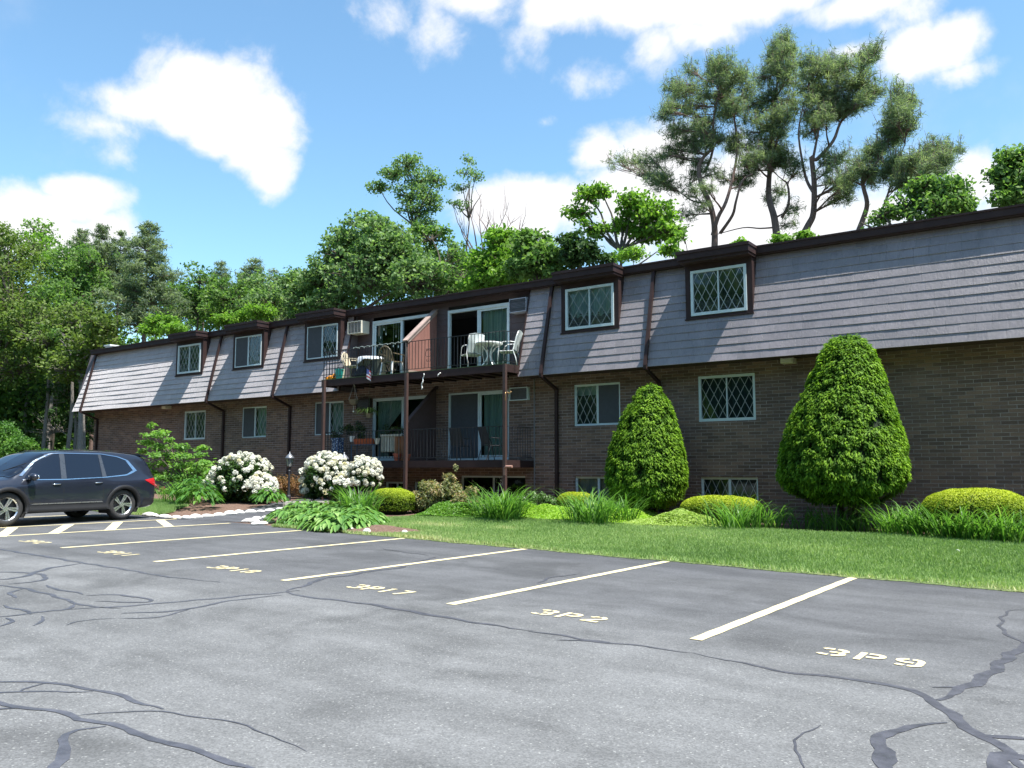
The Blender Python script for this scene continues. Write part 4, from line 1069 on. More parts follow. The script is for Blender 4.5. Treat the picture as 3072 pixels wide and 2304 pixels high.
b = t.add('ShaderNodeBsdfPrincipled'); b.inputs['Base Color'].default_value = (.008, .012, .022, 1); b.inputs['Roughness'].default_value = 0.04; b.inputs['Specular IOR Level'].default_value = 0.5
bn = t.add('ShaderNodeBump'); bn.inputs['Strength'].default_value = .03; t.set(bn, 'Height', t.noise(1.5, 2, .5, t.coord())); t.set(b, 'Normal', bn.outputs[0]); t.set(out, 0, b.outputs[0])
def paint_mat(name, col, metal=.55):
    m, t, out = new_mat(name); co = t.coord()
    b = t.add('ShaderNodeBsdfPrincipled'); b.inputs['Metallic'].default_value = metal; b.inputs['Roughness'].default_value = .38
    b.inputs['Coat Weight'].default_value = .8; b.inputs['Coat Roughness'].default_value = .06
    f = t.mapr(t.noise(260, 2, .5, co), .3, .7, .85, 1.15); f2 = t.mapr(t.noise(2.0, 5, .6, co), .3, .7, .93, 1.07)
    s = t.add('ShaderNodeVectorMath', operation='SCALE'); s.inputs[0].default_value = col; t.set(s, 'Scale', t.math('MULTIPLY', f, f2)); t.set(b, 'Base Color', s.outputs[0])
    t.set(out, 0, b.outputs[0]); return m
M_slate = paint_mat('slate_blue_paint', (.016, .020, .034), .35); M_wcar = paint_mat('white_car_paint', (.78, .78, .78), 0.0)
# control rings: x, then (halfwidth, z) from the sill centre round to the roof centre
AX_R, AX_F, WR = -1.40, 1.365, 0.365
CR = []
def ring(x, zb, wl, zbelt, wb, wroof, ztop, w0=None, fl=0.0):
    w0 = w0 or wl * .93
    win = zbelt < ztop - .12
    p = [(0, zb), (w0, zb), (wl - .015, zb + .16), (wl, zb + .36), (wl + fl, (zb + zbelt) * .5 + .12), (wl - .005, zbelt - .13), (wb, zbelt)]
    if win: p += [(wb + (wroof - wb) * .52, zbelt + (ztop - zbelt) * .46), (wroof, ztop - .10), (wroof - .13, ztop - .028), (0, ztop)]
    else: p += [(wb - .06, zbelt + (ztop - zbelt) * .4), (wb * .8, zbelt + (ztop - zbelt) * .75), (wb * .55, ztop - .005), (0, ztop)]
    return [(x, a, b_) for a, b_ in p]
CR = [ring(-2.36, .42, .60, .98, .62, .55, 1.02, .45), ring(-2.33, .36, .84, 1.02, .78, .62, 1.14, .70), ring(-2.22, .30, .92, 1.06, .84, .64, 1.47, .8), ring(-2.04, .27, .94, 1.07, .87, .66, 1.585, .84),
      ring(-1.70, .26, .945, 1.06, .885, .69, 1.635, .86, .012), ring(-1.20, .25, .945, 1.04, .895, .70, 1.675, .87, .012), ring(-.60, .25, .93, 1.015, .90, .705, 1.69, .87), ring(0.05, .25, .93, 1.0, .90, .70, 1.68, .87),
      ring(.45, .25, .93, .995, .90, .675, 1.61, .87), ring(.80, .25, .935, .99, .89, .69, 1.43, .87), ring(1.12, .25, .94, .985, .87, .74, 1.22, .86), ring(1.32, .26, .945, .98, .86, .74, 1.065, .85, .01), ring(1.75, .27, .94, .945, .84, .7, 1.03, .83, .01),
      ring(2.10, .28, .90, .90, .78, .6, .98, .78), ring(2.30, .30, .80, .82, .68, .5, .90, .66), ring(2.39, .36, .60, .72, .5, .4, .78, .45)]
CR = np.array(CR)            # (rings, 11, 3)
def catmull(A, n):
    A = np.asarray(A, float); K = len(A); o = []
    for i in range(K - 1):
        p0, p1, p2, p3 = A[max(i - 1, 0)], A[i], A[i + 1], A[min(i + 2, K - 1)]
        for k in range(n):
            f = k / n
            o.append(0.5 * ((2 * p1) + (p2 - p0) * f + (2 * p0 - 5 * p1 + 4 * p2 - p3) * f * f + (-p0 + 3 * p1 - 3 * p2 + p3) * f ** 3))
    o.append(A[-1]); return np.array(o)
NU, NV = 8, 5
D1 = catmull(CR, NU); DG = catmull(np.swapaxes(D1, 0, 1), NV); DG = np.swapaxes(DG, 0, 1)   # dense (rings, pts, 3)
DG[:, :, 1] = np.maximum(DG[:, :, 1], 0)
def side_y(x, z):
    """half width of the body side at x, z (between sill and roof edge)"""
    xs = DG[:, 0, 0]; i = int(np.clip(np.searchsorted(xs, x) - 1, 0, len(xs) - 2)); f = (x - xs[i]) / (xs[i + 1] - xs[i])
    o = []
    for r_ in (DG[i], DG[i + 1]):
        seg = r_[NV:8 * NV + NV]; o.append(np.interp(z, seg[:, 2], seg[:, 1]))
    return o[0] * (1 - f) + o[1] * f
def top_z(x, y):
    xs = DG[:, 0, 0]; i = int(np.clip(np.searchsorted(xs, x) - 1, 0, len(xs) - 2)); f = (x - xs[i]) / (xs[i + 1] - xs[i]); o = []
    for r_ in (DG[i], DG[i + 1]):
        seg = r_[7 * NV:][::-1]; o.append(np.interp(abs(y), seg[:, 1], seg[:, 2]))
    return o[0] * (1 - f) + o[1] * f
def side_patch(bot, top, n, mm, off, sgn):
    """patch on the side between two polylines of (x,z)"""
    def smp(pl, k): 
        a = np.array(pl, float); L_ = np.concatenate([[0], np.cumsum(np.linalg.norm(np.diff(a, axis=0), axis=1))]); s = L_[-1] * k
        return np.array([np.interp(s, L_, a[:, 0]), np.interp(s, L_, a[:, 1])])
    mb = MB()
    for j in range(mm + 1):
        for i in range(n + 1):
            a, b_ = smp(bot, i / n), smp(top, i / n); q = a + (b_ - a) * j / mm
            mb.v.append((q[0], sgn * (side_y(q[0], q[1]) + off), q[1]))
    for j in range(mm):
        for i in range(n):
            a = j * (n + 1) + i; mb.f.append((a, a + 1, a + n + 2, a + n + 1)); mb.m.append(0)
    return mb
def make_car(name, label, paint):
    root = empty(name, (0, 0, 0), label, 'car')
    V, F = [], []; nr, npnt = DG.shape[:2]
    Dd = DG.copy(); RA = 0.425
    keep = np.ones((nr - 1, npnt - 1), bool)
    for ax in (AX_R, AX_F):
        d = np.hypot(Dd[:, :, 0] - ax, Dd[:, :, 2] - WR)
        for i in range(nr - 1):
            for j in range(npnt - 1):
                if j < 6 * NV and np.mean([d[i, j], d[i + 1, j], d[i, j + 1], d[i + 1, j + 1]]) < RA and (j >= NV or True):
                    if Dd[i, j, 1] > .55 or j < NV * 1.2: keep[i, j] = not (Dd[i, j, 1] > .50)
        for i in range(nr):
            for j in range(npnt):
                if abs(d[i, j] - RA) < 0.07 and NV <= j < 6 * NV and d[i, j] > 1e-3:
                    k = RA / d[i, j]; Dd[i, j, 0] = ax + (Dd[i, j, 0] - ax) * k; Dd[i, j, 2] = WR + (Dd[i, j, 2] - WR) * k
    mb = MB()
    for sg in (1, -1):
        base = len(mb.v)
        for i in range(nr):
            for j in range(npnt): mb.v.append((Dd[i, j, 0], sg * Dd[i, j, 1], Dd[i, j, 2]))
        for i in range(nr - 1):
            for j in range(npnt - 1):
                if keep[i, j]:
                    a = base + i * npnt + j; q_ = (a, a + npnt, a + npnt + 1, a + 1); mb.f.append(q_ if sg > 0 else q_[::-1]); mb.m.append(0)
        for i in (0, nr - 1):
            c = len(mb.v); mb.v.append((Dd[i, 0, 0], 0, float(np.mean(Dd[i, :, 2]))))
            for j in range(npnt - 1): mb.f.append((c, base + i * npnt + j, base + i * npnt + j + 1)); mb.m.append(0)
    me = bpy.data.meshes.new('body'); me.from_pydata(mb.v, [], mb.f); bm = bmesh.new(); bm.from_mesh(me); bmesh.ops.remove_doubles(bm, verts=bm.verts, dist=.0015)
    bmesh.ops.recalc_face_normals(bm, faces=bm.faces); bm.to_mesh(me); bm.free(); me.polygons.foreach_set('use_smooth', [True] * len(me.polygons)); body = link('body', me, paint, root)
    inner = MB(); inner.box(-2.1, 2.1, -.55, .55, .30, .9); inner.box(-1.9, -.95, -.9, .9, .5, .95) if False else None
    inner.build('underbody', M_under, root)
    for sg in (1, -1):
        # windows
        for bot, top, lb in [([(.20, 1.00), (.98, 1.02)], [(.15, 1.575), (.30, 1.56), (.62, 1.41), (.98, 1.06)], 'window'), ([(-.82, 1.045), (.06, 1.01)], [(-.80, 1.585), (.02, 1.585)], 'window'),
                             ([(-1.60, 1.13), (-1.42, 1.085), (-.93, 1.05)], [(-1.68, 1.21), (-1.52, 1.44), (-1.34, 1.52), (-.88, 1.575)], 'window')]:
            side_patch(bot, top, 14, 6, .006, sg).build(lb, M_tint, body, smooth=True)
        strip_ = side_patch([(-1.74, 1.165), (-1.5, 1.075), (-.9, 1.025), (.1, .985), (1.04, .985)], [(-1.68, 1.20), (-1.48, 1.10), (-.9, 1.045), (.1, 1.003), (1.05, 1.003)], 40, 1, .009, sg); strip_.build('window_trim', M_chrome, body, smooth=True)
        side_patch([(-1.80, 1.19), (-1.72, 1.17), (-1.69, 1.19)], [(-1.60, 1.45), (-1.56, 1.455), (-1.53, 1.44)], 6, 8, .010, sg).build('window_trim', M_chrome, body, smooth=True)
        side_patch([(-1.56, 1.435), (-1.32, 1.525), (-.9, 1.588), (.1, 1.592), (.32, 1.575), (.66, 1.415), (1.04, 1.075)], [(-1.58, 1.455), (-1.33, 1.543), (-.9, 1.603), (.1, 1.608), (.35, 1.59), (.70, 1.425), (1.10, 1.085)], 40, 1, .014, sg).build('window_trim', M_chrome, body, smooth=True)
        side_patch([(.06, 1.01), (.19, 1.005)], [(.03, 1.585), (.14, 1.585)], 3, 5, .007, sg).build('pillar', M_pillar, body, smooth=True)
        side_patch([(-.94, 1.05), (-.83, 1.045)], [(-.88, 1.575), (-.81, 1.583)], 3, 5, .007, sg).build('pillar', M_pillar, body, smooth=True)
        # door seams
        sm = MB()
        for pl in ([(1.02, .50), (1.03, .80), (1.0, .97)], [(.12, .46), (.13, .75), (.12, .98)], [(-.86, .50), (-.84, .78), (-.88, 1.02)], [(-.86, .50), (-1.02, .80), (-1.10, 1.02)][1:], [(-.86, .46), (.1, .45), (1.0, .47)]):
            sm.tube([(x, sg * (side_y(x, z) + .001), z) for x, z in pl], .0045, 5)
        sm.build('door_seam', M_under, body)
        # cladding: sill, arches, bumper corners
        side_patch([(-.98, .27), (.95, .27)], [(-.98, .425), (.95, .425)], 16, 4, .012, sg).build('sill_cladding', M_clad, body, smooth=True)
        side_patch([(-.85, .445), (.90, .445)], [(-.80, .475), (.80, .465)], 16, 2, .020, sg).build('sill_trim', plain('satin_trim', (.30, .31, .33), .3, metal=.8), body, smooth=True)
        for ax in (AX_R, AX_F):
            cl = MB(); n = 30; a0, a1 = (-22, 205) if ax > 0 else (-25, 202)
            for i in range(n + 1):
                a = R(a0 + (a1 - a0) * i / n)
                for rr, oo in ((.385, -.02), (.392, .016), (.455, .022), (.475, .004)):
                    x, z = ax + rr * math.cos(a), WR + rr * math.sin(a); z_ = max(z, .27)
                    cl.v.append((x, sg * (side_y(x, max(z_, .3)) + oo), z_))
            for i in range(n):
                for k in range(3):
                    a = i * 4 + k; cl.f.append((a, a + 1, a + 5, a + 4)); cl.m.append(0)
            cl.build('wheel_arch', M_clad, body, smooth=True)
            lin = MB()
            for i in range(21):
                a = R(-30 + 240 * i / 20)
                for yy in (.52, side_y(ax, .75) - .005): lin.v.append((ax + .40 * math.cos(a), sg * yy, WR + .40 * math.sin(a)))
            for i in range(20): lin.f.append((2 * i, 2 * i + 1, 2 * i + 3, 2 * i + 2)); lin.m.append(0)
            lin.build('arch_liner', M_under, body)
            # wheels
            wh = MB(); yo = sg * .905
            prof = [(.245, -.20), (.30, -.215), (.345, -.205), (.363, -.17), (.366, -.10), (.363, -.04), (.345, -.006), (.30, .006), (.252, -.004), (.245, -.02)]
            n = 36
            for i in range(n):
                a = 2 * PI * i / n
                for r_, oy in prof: wh.v.append((ax + r_ * math.cos(a), yo + sg * oy, WR + r_ * math.sin(a)))
            k_ = len(prof)
            for i in range(n):
                for k in range(k_ - 1):
                    a = i * k_ + k; b_ = ((i + 1) % n) * k_ + k; wh.f.append((a, a + 1, b_ + 1, b_)); wh.m.append(0)
            wheel = wh.build('wheel', M_tyre, root, smooth=True)
            rm = MB(); rm.add([(ax + .248 * math.cos(2 * PI * i / 24), yo - sg * .085, WR + .248 * math.sin(2 * PI * i / 24)) for i in range(24)], [tuple(range(24))])
            rm.build('rim_dish', M_rimd, wheel, recalc=False)
            sp_ = MB()
            for i in range(24):
                a, b_ = 2 * PI * i / 24, 2 * PI * (i + 1) / 24
                q_ = [(ax + r_ * math.cos(an), yo - sg * oy, WR + r_ * math.sin(an)) for an in (a, b_) for r_, oy in ((.230, .03), (.250, .004))]
                sp_.add([q_[0], q_[1], q_[3], q_[2]], [(0, 1, 2, 3)])
            for k in range(5):
                a = 2 * PI * k / 5 + .3
                for da, wA, wB in ((0.0, .052, .075),):
                    c, s = math.cos(a), math.sin(a); a2 = a + .42; c2, s2 = math.cos(a2), math.sin(a2)
                    def pt(r_, cc, ss, wv, oy): return (ax + r_ * cc - wv * ss, yo - sg * oy, WR + r_ * ss + wv * cc)
                    for w1, w2 in ((-.040, -.006), (.006, .040)):
                        sp_.hexa([pt(.04, c, s, w1 * .7, .035), pt(.04, c, s, w2 * .7, .035), pt(.238, c2, s2, w2 * 1.25, .022), pt(.238, c2, s2, w1 * 1.25, .022)],
                                 [pt(.04, c, s, w1 * .7, .065), pt(.04, c, s, w2 * .7, .065), pt(.238, c2, s2, w2 * 1.25, .05), pt(.238, c2, s2, w1 * 1.25, .05)])
            sp_.tube([(ax, yo - sg * .09, WR), (ax, yo - sg * .028, WR)], .055, 16); sp_.build('spokes', M_rims, wheel)
        # handles, mirror, lamps
        for x, z in ((-.72, .905), (.30, .885)):
            h = MB(); y = side_y(x, z) + .022; h.tube([(x - .10, sg * (y - .018), z), (x - .07, sg * y, z + .004), (x + .06, sg * y, z + .002), (x + .10, sg * (y - .018), z - .002)], [.008, .013, .013, .009], 8); h.build('door_handle', M_chrome, body, smooth=True)
        mm_ = MB(); mm_.sphere((.90, sg * 1.02, 1.055), 1, 14, 9, sc=(.085, .125, .085)); mm_.hexa([(.86, sg * .90, .985), (.98, sg * .90, .985), (.96, sg * .99, 1.0), (.88, sg * .99, 1.0)], [(.86, sg * .885, 1.02), (.98, sg * .885, 1.02), (.96, sg * .98, 1.04), (.88, sg * .98, 1.04)]); mm_.build('wing_mirror', paint, body, smooth=True)
        g_ = MB(); g_.sphere((.838, sg * 1.03, 1.055), 1, 12, 6, sc=(.02, .10, .062)); g_.build('mirror_glass', M_chrome, body, smooth=True)
        side_patch([(-2.30, .80), (-2.20, .83), (-2.02, .925)], [(-2.30, 1.02), (-2.20, 1.00), (-1.96, .965)], 8, 5, .008, sg).build('tail_light', M_lens, body, smooth=True)
        side_patch([(1.86, .80), (2.24, .74)], [(1.80, .84), (2.26, .80)], 8, 3, .007, sg).build('headlight', M_head, body, smooth=True)
        side_patch([(-2.30, .46), (-1.98, .50)], [(-2.30, .475), (-1.95, .52)], 6, 1, .01, sg).build('bumper_line', M_clad, body)
        side_patch([(-2.30, .36), (-1.86, .29)], [(-2.30, .45), (-1.95, .48)], 6, 4, .010, sg).build('rear_bumper_cladding', M_clad, body, smooth=True)
        rl = MB(); rl.tube([(x, sg * .645, top_z(x, .645) + .022 + .012) for x in (-1.75, -1.4, -.6, .1)], .012, 6); rl.build('roof_rail', M_clad, body, smooth=True)
    # windshield and rear glass from the body grid
    for i0, i1, nm in ((8, 10.9, 'windshield'), (1.15, 2.7, 'rear_window')):
        gm = MB(); ii = np.arange(int(i0 * NU), int(i1 * NU) + 1); jj = np.arange(int(7.4 * NV) if nm == 'windshield' else int(7.3 * NV), npnt)
        for sg in (1, -1):
            base = len(gm.v)
            for i in ii:
                for j in jj:
                    p = DG[i, j]; gm.v.append((p[0] + (.006 if nm == 'windshield' else -.006), sg * p[1], p[2] + .007))
            for a in range(len(ii) - 1):
                for c in range(len(jj) - 1):
                    q_ = base + a * len(jj) + c; gm.f.append((q_, q_ + len(jj), q_ + len(jj) + 1, q_ + 1)); gm.m.append(0)
        gm.build(nm, M_tint, body, smooth=True)
    sp = MB(); sp.hexa([(-2.26, -.60, 1.50), (-2.02, -.62, 1.575), (-2.02, .62, 1.575), (-2.26, .60, 1.50)], [(-2.30, -.58, 1.545), (-2.02, -.62, 1.612), (-2.02, .62, 1.612), (-2.30, .58, 1.545)]); sp.build('spoiler', paint, body)
    fn = MB(); fn.hexa([(-1.72, -.035, 1.62), (-1.52, -.02, 1.64), (-1.52, .02, 1.64), (-1.72, .035, 1.62)], [(-1.72, -.012, 1.69), (-1.60, -.006, 1.675), (-1.60, .006, 1.675), (-1.72, .012, 1.69)]); fn.build('antenna_fin', paint, body)
    gr_ = MB(); gr_.box(2.33, 2.40, -.42, .42, .46, .70)
    for k in range(5): gr_.box(2.395, 2.41, -.40, .40, .48 + k * .045, .495 + k * .045)
    gr_.build('grille', M_clad, body)
    pl = MB(); pl.box(-2.385, -2.365, -.16, .16, .62, .74); pl.build('licence_plate', M_plate, body)
    wp = MB()
    for s_ in (-.35, .35): wp.tube([(1.16, s_, 1.19), (.92, s_ + .42, 1.36)], .008, 6)
    wp.build('wiper', M_under, body)
    return root
car = make_car('parked_car', 'dark slate blue sport utility vehicle parked beside the hatched strip, its rear toward the garden', M_slate)
SC = 0.965
cxw, cyw = -19.68, 9.40
def put_car(o, x, y, rz):
    o.rotation_euler = (0, R(0), rz); o.location = (x, y, float(gz(x, 0)) + 0.002); o.scale = (1.0, SC, .955)
# the car heads toward -Y, its left side (+y local) toward +X
put_car(car, cxw, cyw, -PI / 2 + R(8.5))
car2 = copy_tree(car); car2.name = 'parked_car.001'
def repaint(o):
    for s in o.material_slots:
        if s.material == M_slate: s.link = 'OBJECT'; s.material = M_wcar
    for ch in [q for q in bpy.data.objects if q.parent == o]: repaint(ch)
repaint(car2); tag(car2, 'white car parked beyond the dark one, only its roof corner showing at the left edge', 'car')
p = P(20, 1390, 1.0); k = 21.0; d = ray(14, 1388)
q2 = _C + d * ((float(gz(-27, 5)) + 1.62 - CAMH) / d[2]) if False else None
put_car(car2, -24.1, 8.7, -PI / 2 + R(2)); car2.scale = (1.0, SC, .80)

# ================================================================== lamp posts
M_black = plain('black_post_paint', (.03, .03, .035), .45, var=.2)
m, t, out = new_mat('lantern_glass'); M_lant = m
b = t.add('ShaderNodeBsdfPrincipled'); b.inputs['Base Color'].default_value = (.55, .55, .5, 1); b.inputs['Roughness'].default_value = .1; b.inputs['Transmission Weight'].default_value = .6; t.set(out, 0, b.outputs[0])
def lamp(px_b, y, py_tip, label):
    x = P(px_b, 1450, y).x; tip = P(px_b, py_tip, y).z; gzz = float(gz(x, y)); H = tip - gzz
    r = empty('lamp_post', (x, y, gzz), label, 'lamp post', 'lantern posts beside the entrance path')
    q = MB(); q.lathe([(.075, -.05), (.075, .12), (.055, .16), (.038, .3), (.036, H - .66), (.05, H - .62), (.03, H - .58), (.03, H - .5)], n=14); q.bar((-.13, 0, H - .80), (.13, 0, H - .80), .018); q.build('post', M_black, r, smooth=False)
    q = MB(); q.lathe([(.05, H - .5), (.075, H - .47), (.115, H - .22)], n=6); q.build('lantern_glass', M_lant, r)
    q = MB()
    for k in range(6):
        a = 2 * PI * k / 6; q.bar((.076 * math.cos(a), .076 * math.sin(a), H - .47), (.118 * math.cos(a), .118 * math.sin(a), H - .21), .012)
    q.lathe([(.05, H - .51), (.08, H - .47), (.07, H - .46)], n=12); q.build('lantern_cage', M_black, r)
    q = MB(); q.lathe([(.145, H - .225), (.15, H - .205), (.12, H - .16), (.06, H - .09), (.025, H - .07), (.02, H - .05), (.008, H), (0, H)], n=18); q.build('lantern_cap', plain('lamp_cap', (.20, .21, .23), .35, metal=.5), r, smooth=True)
lamp(867, 17.9, 1355, 'black lantern post standing between the two white rhododendrons')
lamp(1031, 17.6, 1356, 'lantern post hidden behind the right rhododendron, only its cap showing')
# weathered timber edging behind the hosta bed
pa, pb = G(857, 1528), G(985, 1526)
q = MB(); q.bar((pa.x, pa.y, pa.z + .09), (pb.x, pb.y, pa.z + .09), .16, .24); q.bar((pa.x, pa.y, pa.z + .06), (pa.x - .5, pa.y + .9, pa.z + .06), .16, .22)
tag(q.build('timber_edging', nmat('weathered_timber', [(.22, .19, .16), (.5, .46, .40), (.35, .31, .27)], 6, bscale=20)), 'weathered pale timber edging behind the hosta bed', 'edging')

# ================================================================== things on the upper balcony
ZD = UT + .006
M_plast = plain('beige_plastic', (.60, .52, .38), .5, var=.06); M_bplast = plain('olive_brown_plastic', (.16, .13, .08), .5)
def plastic_chair(name, x, y, z, rz, label, mback, mleg, kind):
    r = empty(name, (x, y, z), label, 'chair', rz=rz)
    # faces +X locally
    q = MB(); n = 10
    q.hexa([(-.22, -.22, .39), (.24, -.24, .41), (.24, .24, .41), (-.22, .22, .39)], [(-.22, -.22, .42), (.24, -.24, .44), (.24, .24, .44), (-.22, .22, .42)]); q.build('seat', mback, r)
    for sx, sy in ((.20, .23), (.20, -.23), (-.21, .21), (-.21, -.21)):
        l = MB(); l.bar((sx, sy, .40), (sx + (.05 if sx > 0 else -.06), sy * 1.15, 0), .05, .03, up=(1, 0, 0)); l.build('leg', mleg, r)
    for s in (1, -1):
        a = MB(); a.bar((-.24, s * .27, .66), (.22, s * .29, .63), .05, .025); a.bar((.21, s * .28, .63), (.22, s * .24, .41), .05, .03, up=(1, 0, 0)); a.build('armrest', mback, r)
    b_ = MB()
    top = []
    for k in range(n + 1):
        a = PI * k / n; top.append((-.30 - .05 * math.sin(a), .27 * math.cos(a), .60 + .27 * math.sin(a)))
    b_.tube([(-.22, .24, .42)] + top + [(-.22, -.24, .42)], .022, 7)
    for k in range(-3, 4):
        yy = k * .065; zt = .60 + .27 * math.sqrt(max(0, 1 - (k * .078 / .27) ** 2)); b_.bar((-.22, yy * .62, .43), (-.31, k * .078, zt), .038, .012, up=(1, 0, 0))
    b_.build('backrest', mback, r); return r
pA = P(1060, 1120, 19.1); plastic_chair('plastic_chair', P(1062, 1130, 19.05).x, 19.05, ZD, R(20), 'beige plastic armchair beside the cloth covered table', M_plast, M_plast, 0)
plastic_chair('plastic_chair', P(1176, 1110, 18.95).x, 18.95, ZD, R(90), 'olive brown fan backed plastic chair with white legs facing the building', M_bplast, M_white, 1)
# bucket, toy, table with cloth
bx = P(1021, 1130, 18.85).x
q = MB(); q.lathe([(.13, 0), (.135, .01), (.17, .30), (.185, .30), (.185, .33), (.16, .33), (.13, .03), (0, .03)], n=22); o = q.build('bucket', plain('teal_plastic', (.035, .42, .34), .4, var=.06), smooth=False); o.location = (bx, 18.85, ZD)
tag(o, 'teal green plastic bucket at the left corner of the upper balcony', 'bucket')
tx = P(991, 1133, 18.8).x
q = MB(); q.sphere((0, 0, .09), .09, 10, 7, sc=(1.7, .9, .75)); q.sphere((.17, 0, .15), .06, 9, 6); q.box(-.13, .15, -.05, .05, .02, .05)
for a in (-.12, .12): q.tube([(a, -.09, .05), (a, .09, .05)], .05, 10)
o = q.build('ride_toy', plain('orange_plastic', (.75, .28, .02), .4, var=.2, vscale=12)); o.location = (tx, 18.82, ZD); tag(o, 'small orange and yellow plastic toy beside the bucket', 'toy')
tbx = P(1112, 1120, 19.15).x
r = empty('side_table', (tbx, 19.15, ZD), 'round side table under a pale cloth on the upper balcony', 'table')
q = MB(); q.lathe([(.40, .62), (.41, .66), (0, .66)], n=24); q.build('tabletop', M_plast, r)
for k in range(4):
    a = PI / 4 + PI / 2 * k; l = MB(); l.bar((.22 * math.cos(a), .22 * math.sin(a), .62), (.30 * math.cos(a), .30 * math.sin(a), 0), .03); l.build('leg', M_bplast, r)
q = MB(); n = 48; base = 0
for i in range(n):
    a = 2 * PI * i / n; dr = .18 + .10 * math.sin(2 * a + .6) + .14 * max(0, math.cos(a - 3.4)) ** 2
    for rr, zz in ((.0, .668), (.40, .668), (.425 + .012 * math.sin(9 * a), .64), (.435 + .03 * math.sin(9 * a), .66 - dr)): q.v.append((rr * math.cos(a), rr * math.sin(a), zz))
for i in range(n):
    for k in range(3): a = i * 4 + k; b_ = ((i + 1) % n) * 4 + k; q.f.append((a, a + 1, b_ + 1, b_)); q.m.append(0)
o = q.build('tablecloth', plain('pale_cloth', (.55, .60, .66), .9, var=.1), smooth=True); o.location = (tbx, 19.15, ZD); tag(o, 'pale blue cloth draped over the round side table', 'tablecloth')
q = MB(); q.sphere((0, 0, .20), .20, 12, 8, sc=(1.0, .6, 1.0)); q.sphere((-.16, .02, .12), .14, 10, 6); o = q.build('cushion', plain('charcoal_cushion', (.03, .03, .04), .9)); o.location = (P(1085, 1130, 18.9).x, 18.9, ZD); tag(o, 'charcoal bundle slumped in front of the side table', 'cushion')
q = MB(); q.lathe([(.2, 0), (.24, .5), (.25, .52), (.24, .54), (0, .56)], n=18); o = q.build('storage_bin', plain('olive_bin', (.05, .06, .045), .5)); o.location = (P(1135, 1120, 18.95).x, 18.98, ZD); tag(o, 'dark olive bin between the side table and the brown chair', 'bin')
fp = P(1100, 1125, DYF - .06)
q = MB(); q.bar((0, 0, -.08), (.12, 0, .22), .01); rowsn = 8
fl_ = MB()
for i in range(6):
    for k in range(6):
        y0_ = -.02 - .02 * math.sin(k * 1.2); y1_ = -.02 - .02 * math.sin((k + 1) * 1.2); x0_ = .02 + k * .035; z0_ = .20 - i * .05 - k * .02
        fl_.add([(x0_, y0_, z0_), (x0_ + .035, y1_, z0_ - .02), (x0_ + .035 - .012, y1_, z0_ - .07), (x0_ - .012, y0_, z0_ - .05)], [(0, 1, 2, 3)], m=1 if i % 2 == 0 and not (k < 3 and i < 3) else (2 if (k < 3 and i < 3) else 0))
r = empty('small_flag', fp, 'small red white and blue flag hanging on the upper railing', 'flag'); q.build('flag_pole', M_bplast, r); fl_.build('flag_cloth', [plain('flag_white', (.6, .6, .62), .9), plain('flag_red', (.45, .06, .07), .9), plain('flag_blue', (.08, .10, .28), .9)], r, recalc=False)
# garland on the rail
q = MB()
for k in range(60):
    px = 1062 + k * 2.6; p = P(px, 1070, DYF - .0); zz = UT + .93 + .03 * math.sin(k * .9)
    if k % 3 == 0: q.sphere((p.x, DYF + rnd.uniform(-.03, .02), zz), .016, 6, 4)
pts = [(P(1062 + k * 2.6, 1070, DYF).x, DYF - .01, UT + .945 + .012 * math.sin(k * .9)) for k in range(60)]; q.tube(pts, .008, 5)
tag(q.build('light_garland', plain('garland', (.25, .30, .28), .5)), 'string of small lights wound along the top of the upper railing', 'garland')
# ribbon and hook on the beam
def ribbon(px, py0, py1, label):
    a = P(px, py0, DYF - .06); b_ = P(px - 8, py1, DYF - .06); pts = []
    for k in range(12):
        f = k / 11; pts.append((a.x + (b_.x - a.x) * f + .02 * math.sin(k * 1.4), DYF - .06 - .01 * math.cos(k), a.z + (b_.z - a.z) * f))
    q = MB(); q.tube(pts, [.018 * (0.5 + .5 * abs(math.sin(k * 1.1 + .5))) for k in range(12)], 6); tag(q.build('ribbon', M_white), label, 'ribbon')
ribbon(1272, 1120, 1168, 'long white ribbon dangling from the upper balcony edge'); ribbon(1320, 1118, 1128, 'short white knot tied at the upper balcony edge')
